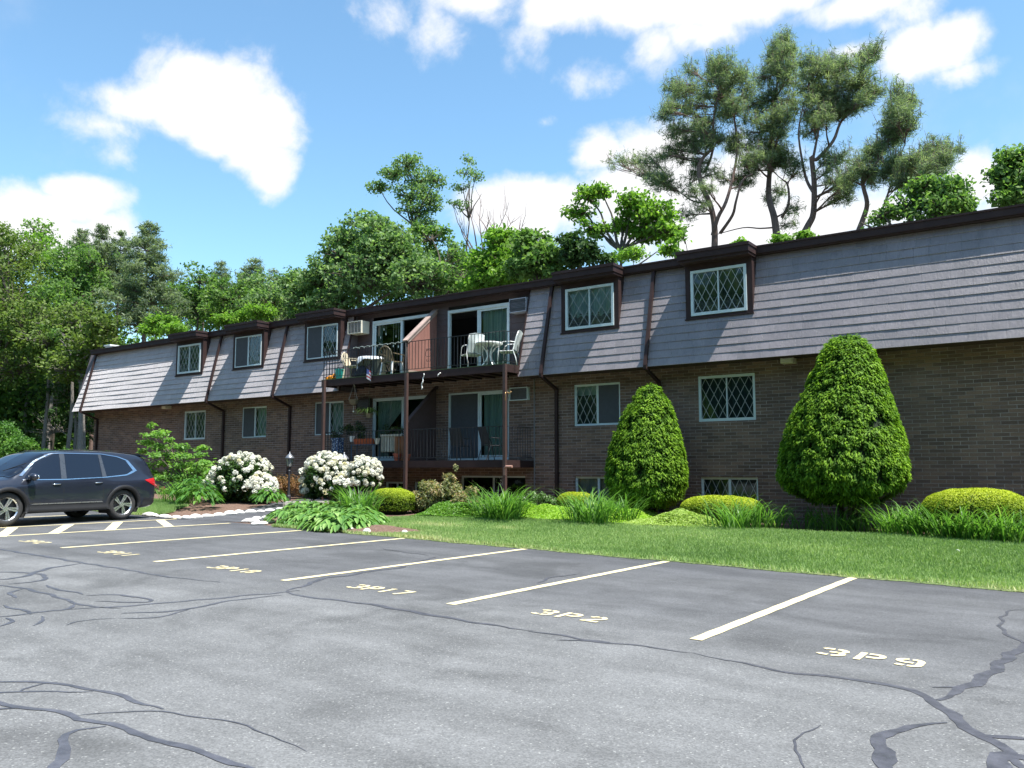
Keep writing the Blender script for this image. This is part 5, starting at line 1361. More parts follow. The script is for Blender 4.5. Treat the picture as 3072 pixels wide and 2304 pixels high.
# white patio set
def sling_chair(x, y, rz, label):
    r = empty('patio_chair', (x, y, ZD), label, 'chair', 'white patio chairs on the upper balcony', rz)
    for s in (1, -1):
        q = MB(); q.tube([(.26, s * .27, 0), (.24, s * .27, .35), (.20, s * .27, .60), (.10, s * .27, .66), (-.12, s * .27, .66), (-.24, s * .25, .64)], .014, 8); q.build('armrest', M_white, r, smooth=True)
        q = MB(); q.tube([(-.30, s * .25, 0), (-.26, s * .25, .20), (-.18, s * .25, .42), (-.28, s * .24, .80), (-.34, s * .22, .95)], .014, 8); q.build('leg', M_white, r, smooth=True)
        q = MB(); q.tube([(.26, s * .25, .40), (-.19, s * .25, .40)], .014, 8); q.build('seat_rail', M_white, r)
    q = MB(); q.bar((.26, -.25, .40), (.26, .25, .40), .025); q.build('seat_rail', M_white, r)
    q = MB(); n = 8; rows = [(.26, .405), (.10, .385), (-.10, .385), (-.18, .41)]
    for a, b_ in zip(rows, rows[1:]): q.hexa([(a[0], -.24, a[1]), (a[0], .24, a[1]), (b_[0], .24, b_[1]), (b_[0], -.24, b_[1])], [(a[0], -.24, a[1] + .012), (a[0], .24, a[1] + .012), (b_[0], .24, b_[1] + .012), (b_[0], -.24, b_[1] + .012)])
    q.build('seat', plain('white_sling', (.62, .66, .64), .8), r)
    q = MB(); n = 8
    for k in range(n):
        y0_, y1_ = -.23 + .46 * k / n, -.23 + .46 * (k + 1) / n; h0 = .95 + .05 * math.cos(y0_ * 6.5); h1 = .95 + .05 * math.cos(y1_ * 6.5)
        q.hexa([(-.20, y0_, .44), (-.20, y1_, .44), (-.35, y1_, h1), (-.35, y0_, h0)], [(-.188, y0_, .44), (-.188, y1_, .44), (-.338, y1_, h1), (-.338, y0_, h0)])
    q.build('backrest', plain('white_sling', (.62, .66, .64), .8), r)
sling_chair(P(1417, 1090, 19.05).x, 19.05, R(150), 'left white sling chair on the upper balcony, its back toward the railing')
bpy.data.objects[-1]
sling_chair(P(1527, 1080, 19.15).x, 19.15, R(200), 'right white sling chair on the upper balcony, nearest the building corner')
r = empty('patio_table', (P(1468, 1085, 19.1).x, 19.1, ZD), 'round white patio table with curved legs between the two sling chairs', 'table')
q = MB(); q.lathe([(.38, .66), (.40, .68), (.40, .705), (.37, .715), (0, .715)], n=28); q.build('tabletop', M_white, r, smooth=False)
for k in range(4):
    a = PI / 4 + PI / 2 * k + .3; c, s = math.cos(a), math.sin(a)
    q = MB(); q.tube([(c * rr, s * rr, zz) for rr, zz in ((.34, .66), (.22, .60), (.09, .45), (.05, .33), (.10, .20), (.20, .08), (.27, 0))], [.018, .022, .024, .022, .022, .02, .018], 8); q.build('leg', M_white, r, smooth=True)
# bracket hook on the sunny post
hp = P(1519, 1183, DYF - .15)
q = MB(); q.tube([(hp.x - .03, DYF - .15, hp.z + .02), (hp.x + .06, DYF - .18, hp.z + .05), (hp.x + .14, DYF - .20, hp.z + .02), (hp.x + .19, DYF - .21, hp.z + .03), (hp.x + .20, DYF - .21, hp.z + .07)], [.012, .014, .013, .012, .016], 8)
q.tube([(hp.x - .03, DYF - .15, hp.z - .16), (hp.x - .03, DYF - .15, hp.z + .06)], .012, 8); tag(q.build('plant_hook', plain('brass_hook', (.55, .33, .14), .4, metal=.5), smooth=True), 'curled brass plant hook fixed to the sunny post', 'hook')
q = MB(); lp = P(1519, 1403, DYF - .16); q.tube([(lp.x - .06, DYF - .16, lp.z - .2), (lp.x - .05, DYF - .18, lp.z - .02), (lp.x + .02, DYF - .2, lp.z + .03), (lp.x + .22, DYF - .2, lp.z + .03)], .035, 8)
tag(q.build('drain_spout', plain('spout_brown', (.32, .18, .14), .6)), 'short brown drain spout under the right end of the lower balcony', 'spout')

# ================================================================== things on the lower balcony
ZL = LT + .004
M_terra = plain('terracotta', (.34, .085, .045), .8, var=.15)
def pot(x, y, z, r_, h, mat, label, cat='pot', name='flower_pot', group=None):
    q = MB(); q.lathe([(r_ * .68, 0), (r_ * .95, h * .8), (r_ * 1.05, h * .8), (r_ * 1.05, h), (r_ * .9, h), (r_ * .85, h * .88), (0, h * .88)], n=18); o = q.build(name, mat); o.location = (x, y, z); return tag(o, label, cat, group)
pot(P(1193, 1375, 18.75).x, 18.75, ZL, .14, .22, M_terra, 'left terracotta pot standing under the wooden planter'); pot(P(1222, 1375, 18.75).x, 18.75, ZL, .11, .20, M_terra, 'right terracotta pot standing under the wooden planter')
# rack with a long red planter
xa, xb = P(1066, 1330, 18.8).x, P(1120, 1330, 18.8).x
r = empty('plant_stand', ((xa + xb) / 2, 18.85, ZL), 'blue grey metal plant stand behind the rhododendron', 'plant stand'); hw = (xb - xa) / 2 + .12
q = MB(); q.box(-hw, hw, -.14, .14, .50, .525); q.build('shelf', plain('blue_metal', (.05, .10, .16), .5), r)
for sx in (-1, 1):
    for sy in (-1, 1): q = MB(); q.bar((sx * (hw - .02), sy * .12, 0), (sx * (hw - .02), sy * .12, .5), .022); q.build('leg', plain('blue_metal', (.05, .10, .16), .5), r)
q = MB(); q.hexa([(xa, 18.76, ZL + .53), (xb, 18.76, ZL + .53), (xb, 18.94, ZL + .53), (xa, 18.94, ZL + .53)], [(xa - .03, 18.73, ZL + .70), (xb + .03, 18.73, ZL + .70), (xb + .03, 18.97, ZL + .70), (xa - .03, 18.97, ZL + .70)])
tag(q.build('long_planter', plain('red_planter', (.42, .075, .02), .6, var=.2)), 'long orange red planter box standing on the metal stand', 'planter')
pot(P(1056, 1318, 18.75).x, 18.75, ZL + .62, .085, .17, M_white, 'small white pot on the lower railing left of the red planter'); pot(P(1131, 1330, 18.8).x, 18.8, ZL + .52, .09, .18, M_cream, 'small cream pot right of the red planter')
q = MB(); q.box(-.14, .14, -.12, .12, 0, .42); q.box(-.17, .17, -.14, .14, .42, .47)
m, t, out = new_mat('blue_patterned'); b = t.add('ShaderNodeBsdfPrincipled'); vv = t.add('ShaderNodeTexVoronoi'); vv.inputs['Scale'].default_value = 16; t.l.new(t.coord(), vv.inputs['Vector'])
t.set(b, 'Base Color', t.mix(t.mapr(vv.outputs['Distance'], .25, .4, 0, 1), (.5, .6, .7, 1), (.05, .09, .2, 1))); t.set(out, 0, b.outputs[0])
o = q.build('ceramic_stool', m); o.location = (P(1013, 1335, 18.85).x, 18.85, ZL + .28); tag(o, 'blue and white patterned box at the left end of the lower balcony', 'stool')
q = MB(); q.box(-.2, .2, -.14, .14, 0, .27); o = q.build('crate', M_bplast); o.location = (P(1013, 1335, 18.85).x, 18.85, ZL); tag(o, 'dark crate under the blue patterned box', 'crate')
xw0, xw1 = P(1140, 1320, 18.9).x, P(1206, 1320, 18.9).x
q = MB(); k = 0; x = xw0
while x < xw1: q.box(x, x + .075, 18.93, 18.95, ZL + .30, ZL + .80); x += .095
q.box(xw0, xw1, 18.955, 19.2, ZL + .28, ZL + .76); q.box(xw0, xw1, 18.9, 18.93, ZL + .76, ZL + .82)
tag(q.build('slatted_planter', plain('pale_slats', (.45, .42, .33), .8, var=.2)), 'pale slatted planter box left of the middle post', 'planter')
q = MB(); xx = P(1185, 1330, 18.8).x
for k in range(3): q.box(xx + k * .13, xx + .10 + k * .13, 18.78, 18.81, ZL, ZL + .74)
q.box(xx, xx + .36, 18.81, 18.84, ZL + .2, ZL + .27); q.box(xx, xx + .36, 18.81, 18.84, ZL + .55, ZL + .62)
tag(q.build('wooden_pallet', plain('orange_wood', (.28, .12, .05), .8, var=.2)), 'orange brown wooden boards leaning by the middle post', 'boards')
# dark patio chairs
for px, lb in ((1385, 'left dark metal chair behind the lower railing'), (1475, 'right dark metal chair behind the lower railing')):
    r = empty('metal_chair', (P(px, 1330, 19.2).x, 19.2, ZL), lb, 'chair', 'dark metal chairs on the lower balcony', R(90 if px < 1400 else 70))
    for s in (1, -1):
        q = MB(); q.tube([(.26, s * .24, 0), (.18, s * .24, .42), (.12, s * .25, .62), (-.2, s * .25, .64)], .012, 6); q.build('armrest', M_iron, r); q = MB(); q.tube([(-.32, s * .22, 0), (-.18, s * .22, .42), (-.34, s * .2, .95)], .012, 6); q.build('leg', M_iron, r)
    q = MB(); q.box(-.2, .22, -.22, .22, .41, .43); q.build('seat', plain('dark_mesh', (.03, .032, .035), .8), r); q = MB(); q.hexa([(-.20, -.20, .44), (-.20, .20, .44), (-.35, .20, .95), (-.35, -.20, .95)], [(-.188, -.20, .44), (-.188, .20, .44), (-.338, .20, .95), (-.338, -.20, .95)]); q.build('backrest', plain('dark_mesh', (.03, .032, .035), .8), r)
# hanging basket frame
hx = P(1062, 1170, 18.9).x
r = empty('hanging_planter', (hx, 18.9, UT - .16), 'dark bowl planter hanging on three wires under the upper balcony', 'hanging planter')
q = MB()
for k in range(3): a = 2 * PI * k / 3; q.tube([(0, 0, 0), (.16 * math.cos(a), .16 * math.sin(a), -.52)], .006, 5)
q.build('wire', plain('wire_grey', (.3, .3, .28), .5), r); q = MB(); q.lathe([(.02, -.70), (.10, -.66), (.17, -.52), (.16, -.52), (0, -.55)], n=18); q.build('bowl', M_bplast, r); q = MB(); q.tube([(0, 0, -.70), (0, 0, -.86)], .005, 5); q.sphere((0, 0, -.9), .03, 8, 6); q.build('wind_chime', M_cream, r)
# ================================================================== garden plants
SZ = 3072 / 2212.0
def W2(px, py, y): return P(px * SZ, py * SZ, y)
M_bark = nmat('bark', [(.05, .04, .03), (.12, .10, .08), (.08, .065, .05)], 9, bump=1.0, bscale=25)
M_barkg = nmat('grey_bark', [(.10, .09, .085), (.22, .20, .18), (.15, .13, .12)], 5, bump=1.0, bscale=20)
M_barkp = nmat('pine_bark', [(.09, .06, .052), (.20, .135, .115), (.13, .09, .08)], 5, bump=1.0, bscale=20)
M_stem = plain('plant_stem', (.06, .08, .03), .8)
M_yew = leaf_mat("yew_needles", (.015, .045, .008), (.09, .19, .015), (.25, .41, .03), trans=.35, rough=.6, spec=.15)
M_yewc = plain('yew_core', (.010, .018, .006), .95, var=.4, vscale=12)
def yew(cx, y, prof, label, n, seed):
    """prof: list of (pixel row, left, right) in 2212 px"""
    pr = []
    for row, l, r_ in prof:
        a, b_ = W2(l, row, y), W2(r_, row, y); pr.append((a.z, (a.x + b_.x) / 2, (b_.x - a.x) / 2 * math.cos(0.33) if False else (b_.x - a.x) / 2 * 0.94))
    pr.sort(); zs = np.array([q[0] for q in pr]); xc = np.array([q[1] for q in pr]); rr = np.array([q[2] for q in pr])
    gx = float(np.mean(xc)); gb = float(gz(gx, y))
    root = empty('yew_bush', (gx, y, gb), label, 'yew', 'clipped cone shaped yews')
    # sample surface
    zt = rng.random(n * 2) * (zs[-1] - zs[0]) + zs[0]; R_ = np.interp(zt, zs, rr); keep = rng.random(n * 2) < (R_ / rr.max() + .06); zt = zt[keep][:n]; R_ = R_[keep][:n]; m_ = len(zt)
    th = rng.uniform(0, 2 * PI, m_); u = np.stack([np.cos(th), np.sin(th), np.zeros(m_)], 1)
    p0 = np.stack([np.interp(zt, zs, xc) + R_ * u[:, 0], y + R_ * u[:, 1], zt], 1)
    nl = int(n / 95); lc = p0[rng.integers(0, m_, nl)]; lr = rng.uniform(.11, .21, nl); lay2 = np.full(m_, -1.0); lay = wob(p0, seed, 2.0)
    for k_ in range(nl):
        dd = (p0 - lc[k_]) * np.array([1, 1, 1.45]); hgt = 1 - np.sum(dd * dd, axis=1) / lr[k_] ** 2; lay2 = np.maximum(lay2, hgt)
    lay2 = lay2 * 1.0 - .35
    disp = 0.035 * lay + .075 * lay2
    inset = rng.random(m_) ** 1.6 * .18
    rad = np.maximum(.02, R_ + disp - inset)
    dz = np.gradient(np.interp(np.linspace(zs[0], zs[-1], 50), zs, rr)); sl = np.interp(zt, np.linspace(zs[0], zs[-1], 50), -dz / ((zs[-1] - zs[0]) / 49))
    nm = unit(np.stack([u[:, 0], u[:, 1], np.clip(sl, -.6, 1.5)], 1))
    pos = np.stack([np.interp(zt, zs, xc) + rad * u[:, 0], y + rad * u[:, 1], zt + .03 * rng.normal(size=m_)], 1)
    outd = unit(nm + np.array([0, 0, -.25]) + .55 * rng.normal(size=(m_, 3))); nn = unit(np.array([0, 0, 1.0]) + nm * .9 + .5 * rng.normal(size=(m_, 3)))
    v = np.clip(.40 + .08 * lay + .42 * lay2 - inset * 2.2 + .13 * rng.normal(size=m_) + .1, 0, 1)  # tips lighter as new growth; gaps and deeper leaves coloured darker for shade
    kp = (lay2 + .3 * rng.normal(size=m_)) > -.75; pos = pos[kp]; nn = nn[kp]; outd = outd[kp]; v = v[kp]; m_ = len(pos)
    Q = leaf_quads(pos, nn, .065 + .04 * rng.random(m_), .026 + .018 * rng.random(m_), .25, outd)
    np_quads('foliage', Q - np.array([gx, y, gb]), M_yew, root, attr=v)
    q = MB(); ks = np.linspace(zs[0], zs[-1], 16); q.lathe([(max(.0, float(np.interp(k, zs, rr)) - .14), float(k) - gb) for k in ks], n=22); core = q.build('dark_core', M_yewc, root)  # solid near-black core stands in for the shade inside the bush
    q = MB()
    for k in range(5): a = 2 * PI * k / 5; q.tube([(.1 * math.cos(a), .1 * math.sin(a), -.1), (.25 * math.cos(a), .25 * math.sin(a), zs[0] - gb + .25)], [.05, .03], 7)
    q.build('stem', M_bark, root)
    return root
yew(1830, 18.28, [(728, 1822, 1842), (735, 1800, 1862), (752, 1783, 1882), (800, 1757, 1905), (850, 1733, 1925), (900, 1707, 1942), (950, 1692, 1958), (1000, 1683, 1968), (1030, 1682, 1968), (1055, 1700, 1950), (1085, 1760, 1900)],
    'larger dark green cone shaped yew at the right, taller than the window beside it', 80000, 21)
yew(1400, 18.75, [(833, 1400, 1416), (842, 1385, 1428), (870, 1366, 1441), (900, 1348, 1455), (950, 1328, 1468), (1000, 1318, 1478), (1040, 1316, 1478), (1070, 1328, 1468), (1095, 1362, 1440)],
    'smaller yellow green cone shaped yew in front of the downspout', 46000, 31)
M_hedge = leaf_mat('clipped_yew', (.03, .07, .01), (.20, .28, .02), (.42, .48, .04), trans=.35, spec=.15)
def hedge(l, r_, top, bot, y, depth_, label, n):
    a, b_ = W2(l, top, y), W2(r_, top, y); z1 = W2((l + r_) / 2, top, y - depth_ * .3).z; cx = (a.x + b_.x) / 2; g0 = float(gz(cx, y)); hx_ = (b_.x - a.x) / 2; h = z1 - g0
    root = empty('clipped_hedge', (cx, y, g0), label, 'hedge', 'low clipped hedges')
    u = unit(rng.normal(size=(n, 3))); u[:, 2] = np.where(u[:, 2] < -.3, -u[:, 2], u[:, 2])
    sx = np.sign(u) * np.abs(u) ** .72; S = np.array([hx_, depth_, h * .62]); p0 = sx * S; p0[:, 2] += h * .38
    ins = rng.random(n) ** 2 * .10; nm = unit(u / S); w_ = wob(p0, 4, 9.0)
    pos = p0 - nm * ins[:, None] + nm * (.018 * w_)[:, None]
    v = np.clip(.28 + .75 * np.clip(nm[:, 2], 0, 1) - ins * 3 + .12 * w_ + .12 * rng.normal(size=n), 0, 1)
    Q = leaf_quads(pos, unit(nm + .6 * rng.normal(size=(n, 3))), .035 + .02 * rng.random(n), .016 + .008 * rng.random(n), 0, unit(nm + .8 * rng.normal(size=(n, 3))))
    np_quads('foliage', Q, M_hedge, root, attr=v); q = MB(); q.sphere((0, 0, h * .38), 1, 20, 12, sc=(hx_ * .86, depth_ * .84, h * .54)); q.build('dark_core', M_yewc, root)  # solid dark core, coloured as the shade inside the hedge
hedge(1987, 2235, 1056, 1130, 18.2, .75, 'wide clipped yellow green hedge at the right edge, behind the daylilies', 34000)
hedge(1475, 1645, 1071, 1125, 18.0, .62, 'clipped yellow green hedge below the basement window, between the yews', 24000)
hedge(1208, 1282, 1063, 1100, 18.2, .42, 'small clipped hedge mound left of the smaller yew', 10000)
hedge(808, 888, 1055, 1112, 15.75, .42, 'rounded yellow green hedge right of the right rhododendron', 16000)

# ---- strap leaved clumps
M_lily = leaf_mat('daylily_leaves', (.05, .13, .03), (.13, .27, .05), (.27, .42, .10), trans=.45, rough=.45)
def lily(x, y, n, L, label, spread=.16, group='daylily clumps edging the lawn', flop=1.0, cat='daylily'):
    g0 = float(gz(x, y)); base = np.stack([rng.normal(size=n) * spread, rng.normal(size=n) * spread * .7, np.full(n, .01)], 1)
    az = np.arctan2(base[:, 1], base[:, 0]) + rng.normal(size=n) * .8
    Ls = L * (.55 + .55 * rng.random(n)); V, F, sg = blade_mesh(base, az, Ls, .12 + .35 * rng.random(n) * flop, (1.2 + 1.2 * rng.random(n)) * flop, .020 + .012 * rng.random(n), 7)
    o = np_quads('daylily_clump', V, M_lily, None, (x, y, g0), attr=np.repeat(np.clip(.45 + .2 * rng.normal(size=n), 0, 1), sg), quads=F); return tag(o, label, cat, group)
for px, py, yo, n, L, lb in [(775, 1118, 0, 150, .95, 'daylily clump between the hosta bed and the right rhododendron'),
    (1085, 1128, 0, 190, 1.0, 'tall daylily clump in front of the sunny balcony post'), (1040, 1122, .25, 60, .7, 'daylily clump left of the tall one below the balcony'),
    (1275, 1135, 0, 150, .95, 'tall daylily clump left of the smaller yew'), (1325, 1130, .3, 90, .8, 'daylily clump touching the foot of the smaller yew'),
    (1592, 1146, 0, 110, .85, 'sunlit daylily clump in front of the hedge between the yews'), (1652, 1146, .25, 60, .75, 'loose daylily clump just right of the sunlit one'),
    (1732, 1148, .25, 30, .65, 'thin daylily clump in the shade of the larger yew, leftmost of the shaded ones'), (1775, 1150, .3, 30, .65, 'thin shaded daylily clump, second under the larger yew'),
    (1815, 1152, .25, 28, .7, 'thin shaded daylily clump, third under the larger yew'), (1862, 1154, .25, 40, .72, 'shaded daylily clump, nearest the soil gap right of the yew'),
    (1935, 1160, .1, 105, .85, 'daylily clump left of the wide hedge'), (1985, 1163, .1, 95, .8, 'daylily clump at the left end of the wide hedge'),
    (2035, 1167, .05, 90, .78, 'daylily clump in front of the wide hedge, third from the photo edge'), (2085, 1170, .1, 100, .82, 'daylily clump in front of the wide hedge, second from the photo edge'),
    (2140, 1174, .05, 100, .8, 'daylily clump in front of the wide hedge, next to the photo edge'), (2195, 1178, .1, 100, .85, 'daylily clump cut by the right photo edge')]:
    p = G(px * SZ, py * SZ); lily(p.x, p.y + yo, int(n * 1.5), L * 1.12, lb, .22)
p = G(352 * SZ, 1090 * SZ); lily(p.x + .2, p.y + .5, 170, 1.0, 'bright daylily clump directly behind the dark car', .35)
p = G(405 * SZ, 1080 * SZ); lily(p.x + .4, p.y + .8, 90, .8, 'second bright daylily clump behind the dark car, farther from it', .28)

# ---- broad leaved clumps
M_hosta = leaf_mat('hosta_leaves', (.04, .12, .03), (.13, .27, .05), (.30, .44, .14), trans=.3, rough=.4)
def broad(x, y, n, Ls, Ws, H, spread, mat, name, label, cat, group=None, droop=.35):
    g0 = float(gz(x, y)); Vs, As = [], []
    for i in range(n):
        a = rng.uniform(0, 2 * PI); rr = spread * math.sqrt(rng.random()); hh = H * (1 - .55 * (rr / spread) ** 2) * rng.uniform(.65, 1.0)
        c = np.array([rr * math.cos(a), rr * math.sin(a), hh]); d = unit(np.array([math.cos(a + rng.normal() * .5), math.sin(a + rng.normal() * .5), .25 - .9 * rr / spread * .7])); s = unit(np.cross(d, [0, 0, 1.0])); nn = np.cross(s, d)
        L_ = Ls * rng.uniform(.7, 1.2); W_ = Ws * rng.uniform(.75, 1.2); t_ = [0, .3, .62, .85, 1.0]; w_ = [.12, .95, .85, .45, .02]; pts = []
        for tt, ww in zip(t_, w_):
            mpt = c + d * L_ * tt + np.array([0, 0, -droop * L_ * tt * tt]); pts.append((mpt - s * W_ * ww / 2 + nn * W_ * .12 * ww, mpt, mpt + s * W_ * ww / 2 + nn * W_ * .12 * ww))
        v = np.clip(.5 + .2 * rng.normal(), 0, 1)
        for k in range(4):
            for e_ in range(2): Vs.append([pts[k][e_], pts[k][e_ + 1], pts[k + 1][e_ + 1], pts[k + 1][e_]]); As.append(min(1, max(0, v + (.1 if e_ else -.06))))
    o = np_quads(name, np.array(Vs), mat, None, (x, y, g0), attr=np.array(As)); return tag(o, label, cat, group)
k = 0
hl = [('at the path corner', 622, 1128), ('second along the asphalt edge', 655, 1137), ('third along the asphalt edge', 690, 1143), ('fourth along the asphalt edge', 722, 1147), ('fifth along the asphalt edge', 755, 1147),
      ('leftmost of the back row, by the timber edging', 650, 1112), ('second of the back row', 690, 1116), ('third of the back row', 728, 1120), ('fourth of the back row', 760, 1124), ('against the daylily clump', 775, 1135)]
for lb, px, py in hl:
    p = G(px * SZ, py * SZ); broad(p.x, p.y + .12, 150, .23, .095, .40, .50, M_hosta, 'hosta', 'green hosta with pale edged leaves, ' + lb, 'hosta', 'hostas in the bed beside the path')
M_broad = leaf_mat('broad_green', (.02, .07, .012), (.06, .17, .02), (.14, .28, .04), trans=.35)
for px, py, yo, sc_, lb in [(400, 1092, .3, 1.2, 'lush broad leaved plant between the car daylilies and the left rhododendron'), (430, 1100, 0, 1.0, 'dark broad leaved plant at the left foot of the left rhododendron'), (575, 1095, .1, .8, 'low broad leaved plant at the right foot of the left rhododendron'), (655, 1075, .5, .6, 'small bright plant by the timber edging')]:
    p = G(px * SZ, py * SZ); broad(p.x, p.y + yo, int(140 * sc_), .22, .09, .75 * sc_, .55 * sc_, M_broad, 'leafy_perennial', lb, 'perennial')

# ---- shrubs made of leaf clouds
def wcl(px, py, y, rp): p = W2(px, py, y); return [p.x, p.y, p.z, rp * SZ * depth(p) / FOC]
def shrub(name, label, cat, y, ells, mat, per_m2, L, W, sub=14, subr=.38, core=None, stems=True, vb=.5, up=.5, group=None, stem_mat=None, extra=None, flat=1.0, rand=.8):
    """ells: (px, py, rx, ry, dy) in 2212 px on plane y"""
    blobs = []
    for (cx, cy, rx, ry, dy) in ells:
        c = wcl(cx, cy, y + dy, rx); ryw = ry / rx * c[3]; n = max(3, int(sub * (rx * ry) ** .5 / 30))
        for i in range(n):
            u = unit(rng.normal(size=3)); r0 = min(c[3], ryw) * subr * rng.uniform(.7, 1.3); f = rng.uniform(.45, 1.0)
            blobs.append([c[0] + u[0] * max(0, c[3] - r0) * f, c[1] + u[1] * max(0, min(c[3], ryw * 1.3) - r0) * f, c[2] + u[2] * max(0, ryw - r0) * f, r0])
    bx_ = np.array(blobs); cx0, cy0 = float(bx_[:, 0].mean()), float(bx_[:, 1].mean()); g0 = float(gz(cx0, cy0)); org = np.array([cx0, cy0, g0])
    Q, A = blob_leaves(blobs, per_m2, L, W, up=up, vb=vb, flat=flat, rand=rand)
    ok = Q[:, :, 2].min(1) > g0 + .01; Q, A = Q[ok], A[ok]
    root = empty(name, (cx0, cy0, g0), label, cat, group); np_quads('foliage', Q - org, mat, root, attr=A)
    if stems:
        q = MB()
        for b_ in blobs[:min(len(blobs), 40)]:
            e_ = Vector(b_[:3]) - Vector(org); q.tube([(e_.x * .1, e_.y * .1, -.05), (e_.x * .5, e_.y * .5, e_.z * .45), tuple(e_)], [.022, .014, .007], 5, cap=False)
        q.build('stem', stem_mat or M_stem, root)
    return root, blobs, org
M_rho = leaf_mat('rhododendron_leaves', (.015, .045, .012), (.05, .11, .02), (.11, .18, .04), trans=.15, rough=.35)
m, t, out = new_mat('white_petals'); M_pet = m
at = t.add('ShaderNodeAttribute', attribute_name='v'); b = t.add('ShaderNodeBsdfPrincipled'); b.inputs['Roughness'].default_value = .6
t.set(b, 'Base Color', t.mix(t.mapr(at.outputs['Fac'], .0, 1.0, 0, 1), (.50, .46, .22, 1), (.80, .80, .72, 1))); tr = t.add('ShaderNodeBsdfTranslucent'); tr.inputs[0].default_value = (.85, .85, .78, 1)
mx = t.add('ShaderNodeMixShader'); mx.inputs[0].default_value = .3; t.l.new(b.outputs[0], mx.inputs[1]); t.l.new(tr.outputs[0], mx.inputs[2]); t.l.new(mx.outputs[0], out.inputs[0])
def rhodo(label, y, ells, ntruss, per=260):
    root, blobs, org = shrub('rhododendron', label, 'rhododendron', y, ells, M_rho, per, .13, .042, sub=40, subr=.30, vb=.4, group='white flowering rhododendrons by the path', stem_mat=M_bark, up=.8)
    Vs, As = [], []; big_ = [(wcl(cx, cy, y + dy, rx), ry / rx) for cx, cy, rx, ry, dy in ells]
    cnt = 0; tries = 0
    while cnt < ntruss and tries < 9000:
        tries += 1
        c, asp = big_[rng.integers(len(big_))]; u = unit(rng.normal(size=3))
        if u[2] < -.45 or u[1] > .55: continue
        if u[2] < .25 and rng.random() > .5: continue
        rr = c[3] * rng.uniform(.90, 1.05); p = np.array([c[0] + u[0] * rr, c[1] + u[1] * rr * .9, c[2] + u[2] * rr * asp])
        if any(((p[0] - c2[0]) / c2[3]) ** 2 + ((p[1] - c2[1]) / c2[3]) ** 2 + ((p[2] - c2[2]) / (c2[3] * a2)) ** 2 < .80 for c2, a2 in big_): continue
        if p[2] < float(gz(p[0], p[1])) + .35: continue
        cnt += 1; R0 = rng.uniform(.055, .095); val = rng.choice([.85, .7, 1.0, .5, .1], p=[.35, .25, .15, .15, .10]); nfl = 16
        for i in range(nfl):
            w_ = unit(rng.normal(size=3) + u * .9 + np.array([0, 0, .35])); c0 = p + w_ * R0 * .75
            s = unit(np.cross(w_, rng.normal(size=3))); s2 = np.cross(w_, s); ps = R0 * .55
            for k_ in range(3):
                a = 2 * PI * k_ / 3 + rng.random(); d = s * math.cos(a) + s2 * math.sin(a); e_ = np.cross(w_, d)
                Vs.append([c0, c0 + d * ps * .6 + e_ * ps * .5 + w_ * ps * .35, c0 + d * ps * 1.1 + w_ * ps * .3, c0 + d * ps * .6 - e_ * ps * .5 + w_ * ps * .35]); As.append(np.clip(val + .1 * rng.normal(), 0, 1))
    np_quads('blossom', np.array(Vs) - org, M_pet, root, attr=np.array(As))
rhodo('left white flowering rhododendron, between the sapling and the lantern post', 16.2, [(525, 1036, 70, 54, 0), (478, 1060, 40, 38, -.1), (564, 1064, 38, 38, -.1), (520, 1076, 70, 28, 0)], 290)
rhodo('right white flowering rhododendron with two lobes, in front of the lower balcony', 17.1, [(705, 1030, 56, 50, 0), (788, 1028, 38, 40, .1), (680, 1050, 30, 35, -.1), (745, 1050, 60, 32, 0)], 330)
# sapling with layered leaves
M_sap = leaf_mat('sapling_leaves', (.06, .15, .03), (.16, .32, .06), (.30, .48, .11), trans=.5)
def sapling(label, y, tops, per=520):
    p0 = G(400 * SZ, 1075 * SZ); bx_, by_ = W2(410, 1070, y).x, y; g0 = float(gz(bx_, by_)); org = np.array([bx_, by_, g0])
    root = empty('sapling', tuple(org), label, 'sapling'); q = MB(); blobs = []
    for (px, py, rx, ry) in tops:
        c = wcl(px, py, y + rng.normal() * .15, rx); blobs.append([c[0], c[1], c[2], c[3], c[3], c[3] * ry / rx])
        e_ = Vector(c[:3]) - Vector(org); q.tube([(0, 0, 0), (e_.x * .3, e_.y * .3, e_.z * .4), (e_.x * .75, e_.y * .75, e_.z * .8), tuple(e_)], [.03, .02, .012, .006], 6, cap=False)
    q.build('branch', M_bark, root); Q, A = blob_leaves(blobs, per, .15, .075, up=1.2, inner=.1, rand=.45, vb=.6, vs=.12); np_quads('foliage', Q - org, M_sap, root, attr=A)
sapling('young tree with layered bright leaves in front of the left brick wall', 17.8, [(325, 920, 12, 8), (330, 940, 26, 8), (318, 955, 20, 8), (345, 965, 26, 9), (310, 975, 14, 7), (365, 950, 14, 7), (338, 982, 22, 8), (390, 965, 22, 8), (372, 985, 28, 9), (355, 1000, 30, 8), (400, 985, 26, 8), (405, 1005, 34, 10), (380, 1018, 34, 10),
    (437, 968, 18, 8), (432, 982, 18, 6), (445, 1000, 24, 9), (430, 1015, 32, 9), (415, 1030, 38, 10), (455, 1020, 18, 8), (432, 1045, 30, 10), (400, 1045, 26, 10), (350, 935, 20, 7), (318, 1005, 22, 8), (330, 1020, 26, 9), (350, 1032, 28, 9), (375, 1060, 30, 10), (420, 1062, 34, 10), (455, 1045, 22, 9), (395, 1030, 28, 9)], 150)
M_az = leaf_mat('tan_shrub_leaves', (.06, .09, .03), (.26, .27, .13), (.42, .28, .16), trans=.4)
